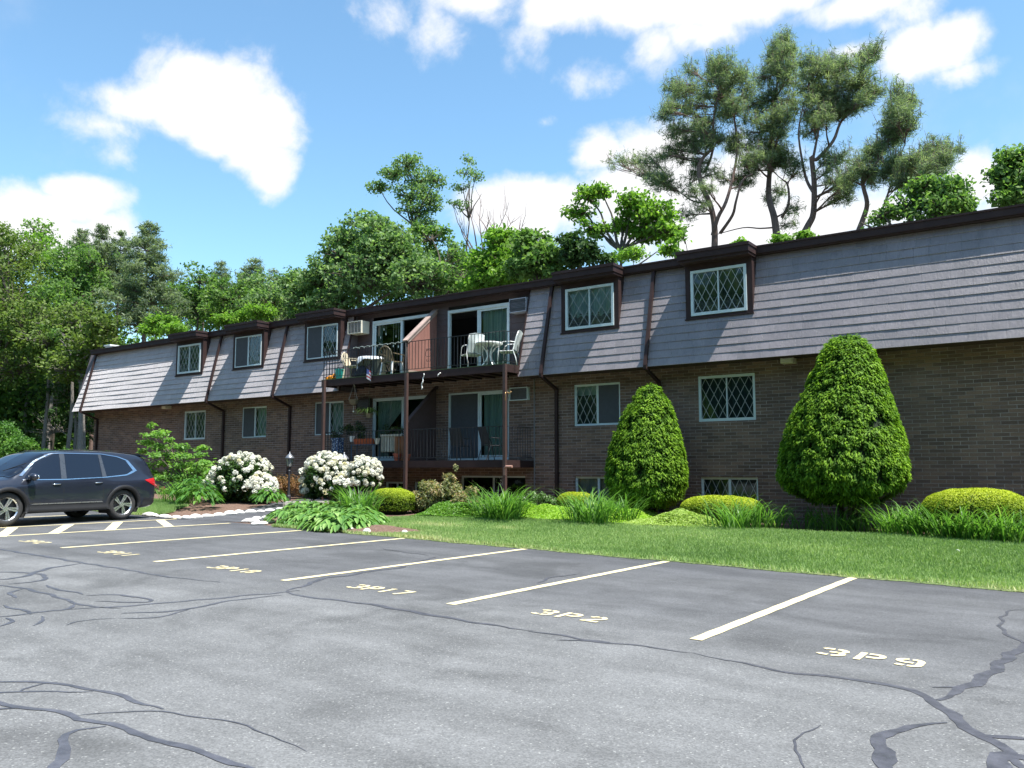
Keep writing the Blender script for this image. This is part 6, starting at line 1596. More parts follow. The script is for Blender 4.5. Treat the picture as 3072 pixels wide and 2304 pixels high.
shrub('tan_leaved_shrub', 'shrub with tan and olive new leaves below the balconies', 'shrub', 16.3, [(935, 1080, 56, 34, 0), (965, 1062, 40, 30, 0), (900, 1085, 30, 30, 0), (1005, 1085, 36, 30, 0), (970, 1032, 18, 14, .1), (925, 1050, 28, 20, 0), (1020, 1058, 20, 12, 0), (985, 1010, 6, 10, 0)], M_az, 210, .095, .036, sub=60, vb=.55, stem_mat=M_bark)
M_rust_l = leaf_mat('rust_leaves', (.09, .07, .025), (.24, .13, .055), (.36, .19, .09), trans=.4)
shrub('rust_leaved_shrub', 'rust orange leaved shrub around the foot of the lantern post', 'shrub', 18.6, [(620, 1048, 34, 30, 0), (602, 1052, 16, 34, 0), (648, 1052, 24, 26, 0)], M_rust_l, 160, .07, .03, sub=30, vb=.5, stem_mat=M_bark)
M_gr = leaf_mat('fresh_green', (.04, .12, .015), (.12, .26, .03), (.22, .36, .05), trans=.4)
shrub('grassy_perennial', 'olive grassy plant right of the left rhododendron', 'perennial', 16.5, [(590, 1085, 20, 18, 0)], leaf_mat('olive_leaves', (.06, .08, .02), (.16, .18, .05), None, trans=.3), 420, .13, .014, sub=20, stems=False)
for y, el, lb in [(17.7, [(1000, 1098, 40, 18, 0), (1030, 1090, 30, 18, 0)], 'fresh green leafy plant right of the tan shrub'), (18.3, [(1160, 1075, 30, 18, 0), (1190, 1080, 26, 16, 0), (1140, 1082, 20, 16, 0)], 'pale flecked leafy plant in front of the wall right of the balconies'),
                  (17.3, [(835, 1070, 14, 18, 0), (860, 1060, 12, 12, 0)], 'thin leafy stems behind the rounded hedge')]:
    shrub('leafy_shrub', lb, 'shrub', y, el, M_gr if y != 18.3 else leaf_mat('flecked_leaves', (.03, .08, .02), (.10, .20, .05), (.40, .48, .30), trans=.3), 380, .07, .035, sub=26)
# ground cover: nobody could count it
M_gc = leaf_mat('lime_ground_cover', (.12, .24, .02), (.30, .48, .05), (.48, .60, .12), trans=.45)
def cover(label, pts, n, h, L, W, mat, y_in):
    pw = [G(a * SZ, b_ * SZ) for a, b_ in pts]; Qs = []
    xs_ = np.array([p.x for p in pw]); ys_ = np.array([p.y for p in pw]); x = rng.uniform(xs_.min(), xs_.max(), n); fr = np.interp(x, xs_, ys_); s = rng.random(n); y = fr + s * y_in
    lump = .6 + .4 * wob(np.stack([x, y, 0 * x], 1), 17, 3.5); edge_ = np.clip(np.minimum(s * 4, 1), .25, 1) * np.clip(np.minimum((x - xs_.min()) * 2.2, (xs_.max() - x) * 2.2), .15, 1)
    z = gz(x, y) + .02 + h * lump * edge_ * (1 - rng.random(n) ** 2.2 * .8); p = np.stack([x, y, z], 1)
    Q = leaf_quads(p, unit(np.array([0, -.2, 1.0]) + .55 * rng.normal(size=(n, 3))), L * (.7 + .6 * rng.random(n)), W * (.7 + .6 * rng.random(n))); v = np.clip(.55 + .25 * wob(p, 23, 2.0) + .15 * rng.normal(size=n), 0, 1)
    tag(np_quads('ground_cover', Q, mat, attr=v), label, 'ground cover', kind='stuff')
cover('lime green ground cover spreading along the lawn from the balconies to the smaller yew', [(1075, 1122), (1150, 1126), (1250, 1132), (1330, 1136)], 52000, .42, .06, .045, M_gc, 2.6)
cover('pale lime ground cover in front of the smaller yew', [(1325, 1136), (1400, 1140), (1470, 1144), (1530, 1147)], 34000, .34, .055, .04, leaf_mat('pale_lime', (.16, .26, .04), (.34, .46, .10), (.50, .58, .20), trans=.35), 2.0)
cover('mixed green ground cover below the tan shrub', [(880, 1118), (950, 1122), (1080, 1126)], 26000, .42, .06, .035, M_gr, 2.2)
# pink flowers behind the car
p = W2(333, 1042, 17.2); r_, b_, o_ = shrub('pink_flower_clump', 'pink flowers glimpsed behind the tail of the dark car', 'flowers', 17.2, [(335, 1050, 12, 10, 0), (350, 1056, 8, 7, 0)], leaf_mat('pink_petals', (.35, .04, .10), (.60, .12, .22), None, trans=.3), 260, .05, .04, sub=26)
# shrubs beyond the car
for y, el, lb in [(17.5, [(10, 952, 44, 44, 0), (35, 970, 38, 34, 0), (-40, 960, 50, 50, 0)], 'leafy shrub at the far left edge beyond the cars'), (18.5, [(68, 965, 18, 22, 0), (95, 978, 26, 14, 0)], 'small pointed shrub beyond the roof of the dark car'),
                  (19.0, [(140, 975, 36, 9, 0), (185, 978, 32, 9, 0), (225, 978, 26, 7, 0), (120, 985, 40, 12, 0)], 'low bright hedge beyond the roof of the dark car')]:
    shrub('leafy_shrub', lb, 'shrub', y, el, leaf_mat('edge_shrub', (.03, .09, .015), (.09, .21, .035), (.18, .32, .06), trans=.4), 240, .10, .055, sub=30)
# hanging fern on the lower balcony and plants in the pots
hp_ = P(1108, 1250, 18.9)
r = empty('hanging_fern', hp_, 'trailing fern hanging from the upper balcony', 'hanging plant'); q = MB(); q.tube([(0, 0, UT - .16 - hp_.z), (0, 0, .12)], .005, 5); q.build('wire', M_stem, r)
q = MB(); q.lathe([(.08, -.04), (.13, .10), (.14, .10), (0, .08)], n=14); q.build('basket', M_bplast, r)
n = 90; base = np.zeros((n, 3)); base[:, 2] = .08; V, F, sg = blade_mesh(base, rng.uniform(0, 2 * PI, n), .4 + .3 * rng.random(n), .5 + .5 * rng.random(n), 2.2 + rng.random(n), .028, 6); np_quads('frond', V, leaf_mat('fern', (.03, .07, .015), (.10, .17, .03), None, trans=.3), r, attr=np.repeat(rng.random(n), sg), quads=F)
for (px, y, z, s, lb) in [(1085, 18.85, LT + .75, .16, 'dark leafy plant growing in the red planter'), (1175, 19.05, LT + .86, .2, 'leafy plant in the slatted planter'), (1195, 19.0, LT + .9, .18, 'second leafy plant in the slatted planter, nearer the post'), (1045, 19.1, LT + .95, .25, 'dark bushy plant behind the small white pot'), (1080, 19.2, LT + 1.0, .2, 'dark plant between the hanging fern and the red planter'), (1010, 19.0, LT + .75, .2, 'dark plant above the blue patterned box')]:
    x = P(px, 1300, y).x; nb_ = [[rng.normal() * s * .6, rng.normal() * s * .3, abs(rng.normal()) * s * .5, s * .5] for _ in range(7)]; Q, A = blob_leaves(nb_, 420, .07, .03, vb=.35)
    tag(np_quads('potted_plant', Q, leaf_mat('pot_leaves', (.02, .035, .012), (.05, .10, .02), (.16, .06, .02), trans=.2), None, (x, y, z), attr=A), lb, 'plant')
for px, py, lb in [(2875, 1661, 'scrap of pale litter lying on the lawn at the right')]:
    p = G(px, py); q = MB(); q.hexa([(-.03, -.02, 0), (.03, -.02, 0), (.03, .02, 0), (-.03, .02, 0)], [(-.02, -.02, .03), (.03, -.01, .012), (.01, .02, .025), (-.02, .01, .015)]); o = q.build('litter', M_white); o.location = (p.x, p.y, p.z + .04); tag(o, lb, 'litter')
for px, py, lb in [(2030, 1584, 'short green hose end in the bed by the hedge between the yews'), (2652, 1608, 'short green hose end in the soil gap right of the larger yew')]:
    p = G(px, py); q = MB(); q.tube([(-.12, 0, .03), (0, .02, .05), (.10, -.01, .03)], .018, 7); o = q.build('hose_end', plain('hose_green', (.02, .22, .15), .5)); o.location = p; tag(o, lb, 'hose')
# ================================================================== trees
M_L = {'olive': leaf_mat('olive_maple', (.05, .09, .02), (.13, .19, .045), (.22, .29, .08), trans=.45, spec=.2),
       'green': leaf_mat('mid_green_tree', (.05, .11, .03), (.13, .23, .06), (.23, .34, .10), trans=.5, spec=.2),
       'dark': leaf_mat('dark_green_tree', (.018, .045, .014), (.05, .10, .03), (.10, .17, .05), trans=.35, spec=.2),
       'bright': leaf_mat('bright_green_tree', (.07, .15, .02), (.16, .30, .04), (.28, .42, .08), trans=.5, spec=.2),
       'pale': leaf_mat('pale_green_tree', (.06, .13, .045), (.16, .25, .095), (.28, .38, .18), trans=.5, spec=.2)}
M_pine = leaf_mat('pine_needles', (.075, .115, .07), (.20, .25, .155), (.33, .38, .24), trans=.55, rough=.5, spec=.2)
def limb(q, a, b_, r0, r1, n=6, wig=.12, seed=0):
    a = Vector(a); b_ = Vector(b_); L_ = (b_ - a).length; pts = []; rs = []; rr = random.Random(seed)
    ph = [rr.uniform(0, 6) for _ in range(3)]
    for i in range(n + 1):
        f = i / n; p = a.lerp(b_, f); k = math.sin(PI * f)
        p += Vector((math.sin(f * 5 + ph[0]), math.sin(f * 4 + ph[1]), .6 * math.sin(f * 3 + ph[2]) - .3)) * wig * L_ * .25 * k
        pts.append(p); rs.append(r0 + (r1 - r0) * f)
    q.tube(pts, rs, 7, cap=False); return pts
def tree(label, kind, y, base_px, ells, group, L=.23, W=.15, per=9.5, sub=125, subr=.21, trunk_r=.16, bark=None, name='tree', fork=.45, cat='tree', inner=.35, dens=1.0, lean=None, gap=-.28):
    """ells: (px, py, rx, ry) of 2212 px; crown of lobes round a real trunk"""
    x0 = W2(base_px, 900, y).x; g0 = float(gz(x0, y)); org = np.array([x0, y, g0]); blobs = []; mains = []
    for e_ in ells:
        cx, cy, rx, ry = e_[:4]; dy = e_[4] if len(e_) > 4 else rng.uniform(-1.5, 1.5); rx, ry = rx * 1.16, ry * 1.16; c = wcl(cx, cy, y + dy, rx); ryw = c[3] * ry / rx; mains.append((c, ryw)); n = max(4, int(sub * dens * (rx * ry) ** .5 / 40)); dp = min(c[3], ryw) * 1.1 + .4
        for i in range(n):
            u = unit(rng.normal(size=3)); r0 = max(.30, min(c[3], ryw) * subr * rng.uniform(.6, 1.35)); f = rng.random() ** .36 * rng.uniform(.85, 1.22)
            bp_ = [c[0] + u[0] * max(0, c[3] - r0 * .7) * f, c[1] + u[1] * max(0, dp - r0 * .5) * f, c[2] + u[2] * max(0, ryw - r0 * .7) * f]
            if wob(np.array([bp_]) * np.array([1, 1, 1.5]), 41 + abs(int(base_px)) % 50, .9)[0] < gap: continue
            blobs.append(bp_ + [r0])
    Q, A = blob_leaves(blobs, per, L, W, up=.6, rand=.7, inner=inner, vb=.5, vs=.17, flat=.78)
    ok = Q[:, :, 2].min(1) > g0 + .3; Q, A = Q[ok], A[ok]
    root = empty(name, tuple(org), label, cat, group); np_quads('crown', Q - org, M_L[kind] if isinstance(kind, str) else kind, root, attr=A)
    q = MB(); top = max(b_[2] for b_ in blobs) - g0; low = min(c[2] - r_ for c, r_ in mains) - g0
    cxm = float(np.mean([c[0] for c, _ in mains])) - x0; cym = float(np.mean([c[1] for c, _ in mains])) - y
    fz = max(.5, min(top * fork, max(low, top * .25))); f1 = Vector((cxm * .4, cym * .3, fz)); tp = Vector((cxm, cym, top * .85))
    a = limb(q, (0, 0, -.3), f1, trunk_r * 1.25, trunk_r * .8, 6, .05, int(base_px)); b2 = limb(q, f1, tp, trunk_r * .8, trunk_r * .15, 8, .10, int(base_px) + 1)
    for i, (c, r_) in enumerate(mains):
        e_ = Vector((c[0] - x0, c[1] - y, c[2] - g0 + r_ * .1)); st = f1.lerp(tp, min(.8, max(0, (e_.z - r_ - fz) / max(.1, tp.z - fz)))); limb(q, st, e_, trunk_r * .42, trunk_r * .12, 6, .15, i + 5)
    for i, b_ in enumerate(blobs):
        if i % 2 == 0:
            c, r_ = mains[min(range(len(mains)), key=lambda k: (mains[k][0][0] - b_[0]) ** 2 + (mains[k][0][2] - b_[2]) ** 2)]
            st = Vector((c[0] - x0, c[1] - y, c[2] - g0 - r_ * .3)); limb(q, st, (b_[0] - x0, b_[1] - y, b_[2] - g0), trunk_r * .16, .015, 4, .2, i)
    q.build('trunk', bark or M_bark, root)
    return root
FG = 'trees of the wood beyond the left end of the building'; RG = 'trees standing behind the roof'
# the wood at the left, front rank first
tree('olive green maple at the far left edge of the wood', 'olive', 27, -20, [(5, 560, 60, 70), (30, 640, 70, 70), (-60, 620, 80, 100), (0, 720, 70, 60), (70, 700, 50, 50), (30, 790, 60, 40)], FG, trunk_r=.2)
tree('yellow green tree with a pointed top near the far left', 'bright', 33, 75, [(82, 498, 30, 26), (75, 530, 52, 34), (95, 570, 60, 40)], FG, trunk_r=.18)
tree('green maple second from the left in the wood', 'green', 30, 110, [(150, 575, 60, 48), (180, 625, 66, 55), (130, 660, 60, 50), (205, 560, 40, 30)], FG, trunk_r=.18)
tree('olive maple low in front of the wood, above the left end of the roof', 'olive', 26, 180, [(110, 730, 60, 45), (170, 690, 50, 35), (205, 740, 55, 40), (150, 790, 60, 40), (225, 700, 30, 25)], FG, trunk_r=.15, bark=M_barkg)
tree('dark understorey tree at the far left', 'dark', 30, 30, [(40, 840, 70, 50), (100, 860, 60, 40), (10, 910, 60, 40)], FG, trunk_r=.14, bark=M_barkg)
tree('dark understorey tree nearest the left corner of the building', 'dark', 29, 165, [(160, 850, 60, 45), (205, 800, 40, 40), (120, 920, 60, 40), (190, 920, 40, 40)], FG, trunk_r=.13, bark=M_barkg)
tree('bright young tree just above the left end of the roof', 'bright', 24.5, 380, [(352, 695, 34, 15), (375, 710, 36, 12), (330, 712, 24, 12)], FG, L=.14, W=.09, per=26, trunk_r=.08)
tree('rounded green tree right of the tall left pine', 'green', 36, 420, [(430, 600, 48, 34), (400, 640, 50, 40), (450, 650, 52, 42)], FG)
tree('green tree in the middle of the left wood', 'green', 34, 500, [(500, 640, 50, 40), (470, 680, 50, 30), (520, 670, 40, 30)], FG)
tree('olive tree in the dip between the wood and the tall trees', 'pale', 34, 560, [(560, 620, 46, 32), (590, 650, 44, 36), (545, 665, 44, 26), (610, 690, 36, 24)], FG)
tree('bright green tree touching the roof between the second and third dormers', 'bright', 30, 520, [(520, 678, 46, 16), (560, 672, 36, 18), (480, 690, 30, 12)], FG, L=.16, W=.10, per=20, trunk_r=.1)
for i, (bx_, yy, el, lb) in enumerate([(60, 40, [(40, 700, 90, 120), (60, 860, 80, 80)], 'shaded tree deep in the wood behind the olive maple'), (200, 42, [(200, 680, 90, 90), (180, 820, 80, 90)], 'shaded tree deep in the wood behind the left corner'),
                                       (330, 44, [(320, 660, 80, 60), (300, 700, 60, 50)], 'shaded tree deep in the wood behind the tall pine'), (450, 46, [(440, 650, 90, 50)], 'shaded tree deep in the wood behind the rounded tree'), (570, 46, [(560, 660, 80, 40)], 'shaded tree deep in the wood near the dip'),
                                       (-150, 36, [(-150, 620, 120, 130), (-130, 800, 100, 100)], 'tree of the wood outside the left edge')]):
    tree(lb, 'dark', yy, bx_, el, FG, L=.34, W=.24, per=6, sub=26, trunk_r=.2, bark=M_barkg)
for i, (px, yy, lb) in enumerate([(98, 27.5, 'slim grey trunk leftmost in the shade of the wood'), (112, 29, 'slim grey trunk second from the left in the wood'), (150, 27, 'pale grey trunk catching the sun near the left corner'), (184, 28, 'grey trunk just left of the building corner'), (60, 30, 'thin trunk between the far left shrubs'), (20, 31, 'thin dark trunk at the far left edge of the wood')]):
    tree(lb, 'green', yy, px, [(px + rnd.uniform(-8, 8), 720, 30, 26), (px, 760, 26, 20)], FG, trunk_r=.11, bark=M_barkg, per=10, fork=.9)
# the wood as one mass further back, up the slope
def wood(label, y0, y1, x0, x1, n, per, hmin, hmax, kind):
    bl = []
    for i in range(n):
        x = rng.uniform(x0, x1); y = rng.uniform(y0, y1); h = rng.uniform(hmin, hmax); g0 = float(gz(x, y))
        for k in range(5): bl.append([x + rng.normal() * 1.6, y + rng.normal() * 1.4, g0 + h * rng.uniform(.25, 1.0), rng.uniform(1.2, 2.4)])
    Q, A = blob_leaves(bl, per, .55, .42, up=.6, vb=.45, vs=.2, inner=.4); tag(np_quads('far_wood', Q, M_L[kind], attr=A), label, 'wood', kind='stuff')
wood('dark green mass of the wood on the slope far behind the left trees', 50, 66, -125, -40, 130, 2.4, 5, 11, 'dark')
wood('green mass of the wood far behind the roof', 52, 64, -42, 30, 60, 2.2, 2, 5, 'green')
# ---- conifers of the left wood
def wood_band(label, x0, x1, y0, y1, n, hmax, PER=1.7, LL=.75):
    bl = []
    for i in range(n):
        x = rng.uniform(x0, x1); y = rng.uniform(y0, y1); h = rng.uniform(.7, 1.0) * hmax; g0 = float(gz(x, y))
        for k in range(7): bl.append([x + rng.normal() * 1.6, y + rng.normal() * 1.4, g0 + h * rng.uniform(.08, 1.0), rng.uniform(1.6, 2.8)])
    Q, A = blob_leaves(bl, PER, LL, LL * .8, up=.6, vb=.45, vs=.2, inner=.4); tag(np_quads('far_wood', Q, M_L['green'], attr=A), label, 'wood', kind='stuff')
wood_band('unseen trees added behind the viewer to block skylight and sky reflections', -75, 55, -36, -25, 190, 20)  # added out of view, sized to cut skylight on the facade and glass
wood_band('wood at the far end of the parking lot, beyond the left edge', -78, -62, -34, 44, 80, 12, 4.5, .38)
def conifer(label, y, base_px, top_py, bot_py, halfw, group, tiers=16, dens=1.0, mat=None, L=.28, W=.055, bare=.12):
    tp = W2(base_px, top_py, y); x0 = tp.x; g0 = float(gz(x0, y)); org = np.array([x0, y, g0]); zb = W2(base_px, bot_py, y).z; hw = halfw * SZ * depth(tp) / FOC
    root = empty('pine_tree', tuple(org), label, 'pine', group); q = MB(); q.tube([(0, 0, -.3), (0, 0, (tp.z - g0) * .5), (0, 0, tp.z - g0)], [.2, .12, .02], 8); blobs = []
    for i in range(tiers):
        f = (i + rng.random() * .6) / tiers; z = zb + (tp.z - zb) * f; rr = hw * 1.15 * (1 - f) ** .6 * rng.uniform(.6, 1.2) + .15; nb_ = max(3, int(6 * (1 - f) + 3)); a0 = rng.uniform(0, 6)
        for k in range(nb_):
            a = a0 + 2 * PI * k / nb_ + rng.normal() * .2; r2 = rr * rng.uniform(.55, 1.1); e_ = Vector((math.cos(a) * r2, math.sin(a) * r2, z - g0 + r2 * .12 * rng.uniform(-.4, 1.6))); q.tube([(0, 0, z - g0 - .15), tuple(e_ * .5 + Vector((0, 0, (z - g0) * .5 - .1))), tuple(e_)], [.04, .025, .01], 5, cap=False)
            for s in (.5, .75, 1.0):
                if s < .6 and f < .2: continue
                blobs.append([x0 + e_.x * s, y + e_.y * s, g0 + e_.z - (1 - s) * .1, max(.2, .42 * (rr / hw) ** .3 * rng.uniform(.7, 1.3))])
    Q, A = blob_leaves(blobs, 30 * dens, L, W, up=.5, rand=.9, inner=.1, flat=.75, vb=.45, vs=.15, dirmode='out'); np_quads('crown', Q - org, mat or M_pine, root, attr=A); q.build('trunk', M_barkp, root); return root
conifer('tall dark pine standing above the left wood', 29, 322, 478, 700, 74, FG, 20, 1.3)
conifer('slim pine top left of the tall dark pine', 33, 222, 482, 640, 34, FG, 14)
conifer('blue green pine between the slim one and the tall one', 34, 262, 500, 640, 40, FG, 14)
conifer('dark pine top rising behind the second tree from the left', 35, 178, 492, 620, 40, FG, 14)
conifer('small pine top above the middle of the left wood', 38, 478, 562, 680, 28, FG, 11, .8)
conifer('feathery pine top in the dip before the tall trees', 37, 552, 556, 680, 34, FG, 12, .7)
conifer('faint pine top beside the feathery one', 39, 528, 575, 680, 22, FG, 10, .6)
conifer('small dark pine top nearest the dip', 38, 592, 580, 690, 26, FG, 9, .5)
# ---- trees over the roof
tree('large pale green maple behind the roof, left of centre', 'pale', 33, 820, [(800, 492, 50, 36, 0), (740, 545, 54, 38, 0), (690, 600, 56, 40, 0), (850, 545, 74, 48, -.5), (790, 590, 90, 50, -1), (900, 600, 70, 50, -.5), (660, 640, 44, 34, 0), (720, 650, 70, 30, -1), (760, 520, 50, 40, -.5), (640, 610, 30, 26, 0), (830, 520, 60, 46, -.5)], RG, trunk_r=.24, per=12, gap=-.75)
tree('green tree behind the roof, right of the pale maple', 'green', 34, 960, [(960, 560, 50, 44, .5), (930, 510, 40, 30, .5), (1000, 590, 56, 40, 0), (955, 620, 50, 30, 0)], RG, per=11)
tree('tall open crowned tree towering over the pale maple', 'pale', 36, 925, [(880, 352, 34, 20), (850, 375, 34, 16), (815, 405, 40, 12), (905, 385, 40, 26), (890, 420, 44, 20), (940, 385, 16, 24), (900, 455, 36, 24), (930, 430, 24, 26), (920, 490, 34, 26)], RG, L=.17, W=.11, per=13, sub=80, subr=.32, trunk_r=.14, dens=1.0, gap=-.5)
tree('narrow half bare tree right of the tall open one', 'pale', 37, 1022, [(1012, 345, 14, 14), (1008, 372, 24, 14), (1028, 380, 20, 12), (1000, 405, 26, 14), (1040, 420, 12, 14), (985, 440, 16, 12), (1010, 450, 18, 22)], RG, L=.15, W=.10, per=9, sub=44, subr=.36, trunk_r=.11, dens=.9)
q = MB(); org = W2(1040, 600, 36.5); r = empty('bare_tree', (org.x, 36.5, float(gz(org.x, 36.5))), 'bare twiggy stems standing against the cloud', 'bare tree')
for a, b_ in [((1040, 570), (1058, 455)), ((1045, 570), (1100, 435)), ((1052, 560), (1112, 470)), ((1035, 560), (1010, 430)), ((1035, 575), (975, 430)), ((1070, 560), (1135, 480)), ((1040, 575), (1040, 430)), ((1060, 540), (1070, 480)), ((1020, 560), (992, 470))]:
    pa, pb = W2(*a, 36.5), W2(*b_, 36.5); limb(q, pa - r.location, pb - r.location, .05, .008, 6, .15, int(a[0] + b_[0]))
    for k in range(4):
        f = rnd.uniform(.4, .9); s = pa.lerp(pb, f) - r.location; limb(q, s, s + Vector((rnd.uniform(-.7, .7), rnd.uniform(-.4, .4), rnd.uniform(.5, 1.3))), .018, .004, 4, .2, k)
q.tube([(0, 0, -.2), tuple(W2(1040, 570, 36.5) - r.location)], [.16, .09], 8); q.build('branch', M_barkp, r)
tree('light green tree in front of the bare stems', 'bright', 32, 1060, [(1090, 520, 40, 30, 0), (1060, 570, 50, 36, 0), (1110, 560, 46, 36, 0), (1030, 610, 50, 26, -.5), (1090, 600, 50, 26, -.5)], RG, per=11)
tree('dark glossy tree behind the roof, left of the fourth dormer', 'green', 31, 1160, [(1150, 530, 44, 36, 0), (1185, 560, 44, 34, 0), (1140, 580, 50, 26, -.3), (1200, 590, 30, 16, 0)], RG, per=12)
tree('bright maple between the twiggy stems and the pines', 'bright', 35, 1340, [(1270, 425, 26, 24, 0), (1300, 415, 22, 18, 0), (1260, 455, 40, 22, 0), (1370, 440, 44, 28, 0), (1420, 462, 44, 28, 0), (1350, 480, 44, 30, .5), (1440, 500, 40, 24, 0), (1285, 490, 34, 24, 0), (1395, 505, 34, 22, .5)], RG, L=.20, W=.14, per=9, subr=.24, gap=-.6, trunk_r=.2)
tree('dark shrubby tree under the bright maple', 'dark', 31, 1260, [(1250, 530, 32, 32, 0), (1290, 545, 34, 26, 0), (1240, 560, 30, 20, 0), (1420, 545, 50, 16, .3), (1330, 560, 40, 14, 0)], RG, per=12)
tree('round lime green tree peeping over the roof by the fourth dormer', 'bright', 29, 1365, [(1365, 548, 36, 17, 0)], RG, L=.12, W=.08, per=44, sub=34, trunk_r=.07)
tree('green tree peeping over the roof before the fifth dormer', 'bright', 33, 1480, [(1480, 520, 34, 20, 0), (1455, 540, 30, 12, 0), (1520, 545, 20, 10, 0)], RG, per=11, trunk_r=.1)
tree('maple at the right behind the roof', 'green', 33, 1960, [(1990, 400, 36, 22, 0), (2050, 410, 40, 32, 0), (1960, 440, 56, 34, 0), (2030, 450, 60, 30, -.5), (1900, 460, 44, 24, 0), (1860, 482, 30, 12, 0), (2080, 440, 26, 26, 0)], RG, L=.17, W=.11, per=11, trunk_r=.2)
tree('tree at the right edge of the photo behind the roof', 'green', 31, 2230, [(2185, 345, 34, 26, 0), (2160, 390, 34, 26, 0), (2220, 390, 60, 44, 0), (2250, 330, 40, 30, 0), (2190, 425, 46, 20, -.5)], RG, L=.16, W=.11, per=12, trunk_r=.2)
tree('low green tree showing between the pine trunks', 'bright', 36, 1700, [(1690, 520, 24, 8, 0), (1600, 528, 14, 7, 0), (1740, 512, 20, 8, 0)], RG, per=12, trunk_r=.08)
for i, (bx_, yy, el, kd, lb) in enumerate([(700, 41, [(690, 625, 90, 55), (640, 660, 50, 34)], 'green', 'shaded canopy tree behind the left side of the pale maple'), (820, 42, [(800, 560, 90, 60), (860, 610, 100, 60)], 'green', 'canopy tree filling in behind the pale maple'),
    (960, 41, [(950, 575, 80, 55), (1000, 620, 70, 50)], 'pale', 'canopy tree behind the foot of the tall open crowned tree'), (1090, 41, [(1080, 580, 80, 46), (1130, 600, 70, 40)], 'green', 'canopy tree behind the bare stems'),
    (440, 42, [(400, 665, 90, 50), (480, 675, 80, 45)], 'green', 'canopy tree filling in behind the middle dormers'), (600, 43, [(580, 680, 80, 50), (620, 700, 60, 40)], 'green', 'canopy tree low in the dip, behind the olive one')]):
    tree(lb, kd, yy, bx_, el, RG if i < 4 else FG, per=9, trunk_r=.18, gap=-.6)
# ---- the big pines: traced trunks, layered needle pads
def C6(x, y): return ((1700 + x / 1.6122) / SZ, (50 + y / 1.6122) / SZ)
def big_pine(label, y, trunks, pads, seed):
    p0 = W2(*C6(*trunks[0][0][0]), y); g0 = float(gz(p0.x, y)); org = np.array([p0.x, y, g0]); root = empty('pine_tree', tuple(org), label, 'pine', 'tall open crowned pines behind the roof')
    q = MB(); nodes = []
    for pl, r0, r1 in trunks:
        pts = [W2(*C6(*c), y + 0) - Vector(org) for c in pl]; n = len(pts)
        for i in range(n): pts[i].y = .35 * math.sin(i * 1.1 + seed + r0 * 40)
        fine = [Vector(v_) for v_ in catmull([tuple(v_) for v_ in pts], 4)]; m_ = len(fine)
        if pl is trunks[0][0]: fine = [Vector((fine[0].x, fine[0].y, -.3))] + fine; m_ += 1
        q.tube(fine, [.64 * (r0 + (r1 - r0) * i / (m_ - 1)) for i in range(m_)], 9, cap=False); nodes += [(v_, r0 + (r1 - r0) * i / (m_ - 1)) for i, v_ in enumerate(fine) if i > 1]
    blobs = []
    pads = list(pads); npd = len(pads)
    for i in range(int(npd * 1.9)):
        a = pads[rng.integers(npd)]; b2 = sorted(pads[:npd], key=lambda q_: (q_[0] - a[0]) ** 2 + (q_[1] - a[1]) ** 2)[rng.integers(1, 5)]; k = rng.uniform(.3, .7); pads.append((a[0] * k + b2[0] * (1 - k) + rng.normal() * 12, a[1] * k + b2[1] * (1 - k) + rng.normal() * 16, 36, 26))
    for j, pd in enumerate(pads):
        cx, cy, rx, ry = pd[:4]; yy = y + rng.normal() * 1.1; c = W2(*C6(cx, cy), yy); k = depth(c) / FOC / 1.6122; wx, wz = rx * k, ry * k; e_ = c - Vector(org)
        nd = min(nodes, key=lambda t_: (t_[0] - e_).length + (3.0 if t_[0].z > e_.z - .2 else 0)); br = limb(q, nd[0], e_, max(.02, min(.055, nd[1] * .4)), .012, 7, .10, j + seed)
        rx, ry = rx * 1.25, ry * 1.3; wx *= 1.25; wz *= 1.3; nb_ = max(10, int(rx * ry / 64))
        for i in range(nb_):
            u = unit(rng.normal(size=3)); f = rng.random() ** .4 * rng.uniform(.8, 1.25); bx_ = [c.x + u[0] * wx * f, yy + u[1] * wx * .8 * f, c.z + u[2] * wz * f]; r0 = rng.uniform(.13, .28)
            blobs.append(bx_ + [r0 * 1.2, r0 * 1.2, r0 * .85])
            if i % 3 == 0: limb(q, br[rng.integers(3, 7)], Vector(bx_) - Vector(org), .022, .006, 4, .2, i)
            if rng.random() < .3: s = Vector(bx_) - Vector(org); q.tube([s, s + Vector((rng.normal() * .12, rng.normal() * .1, .35 + .35 * rng.random()))], [.012, .004], 4, cap=False); blobs.append([bx_[0] + .05, bx_[1], bx_[2] + .45, .10, .10, .22])
    Q, A = blob_leaves(blobs, 25, .33, .024, up=.4, rand=1.0, inner=.0, vb=.45, vs=.16, dirmode='out'); np_quads('crown', Q - org, M_pine, root, attr=A); q.build('trunk', M_barkp, root)
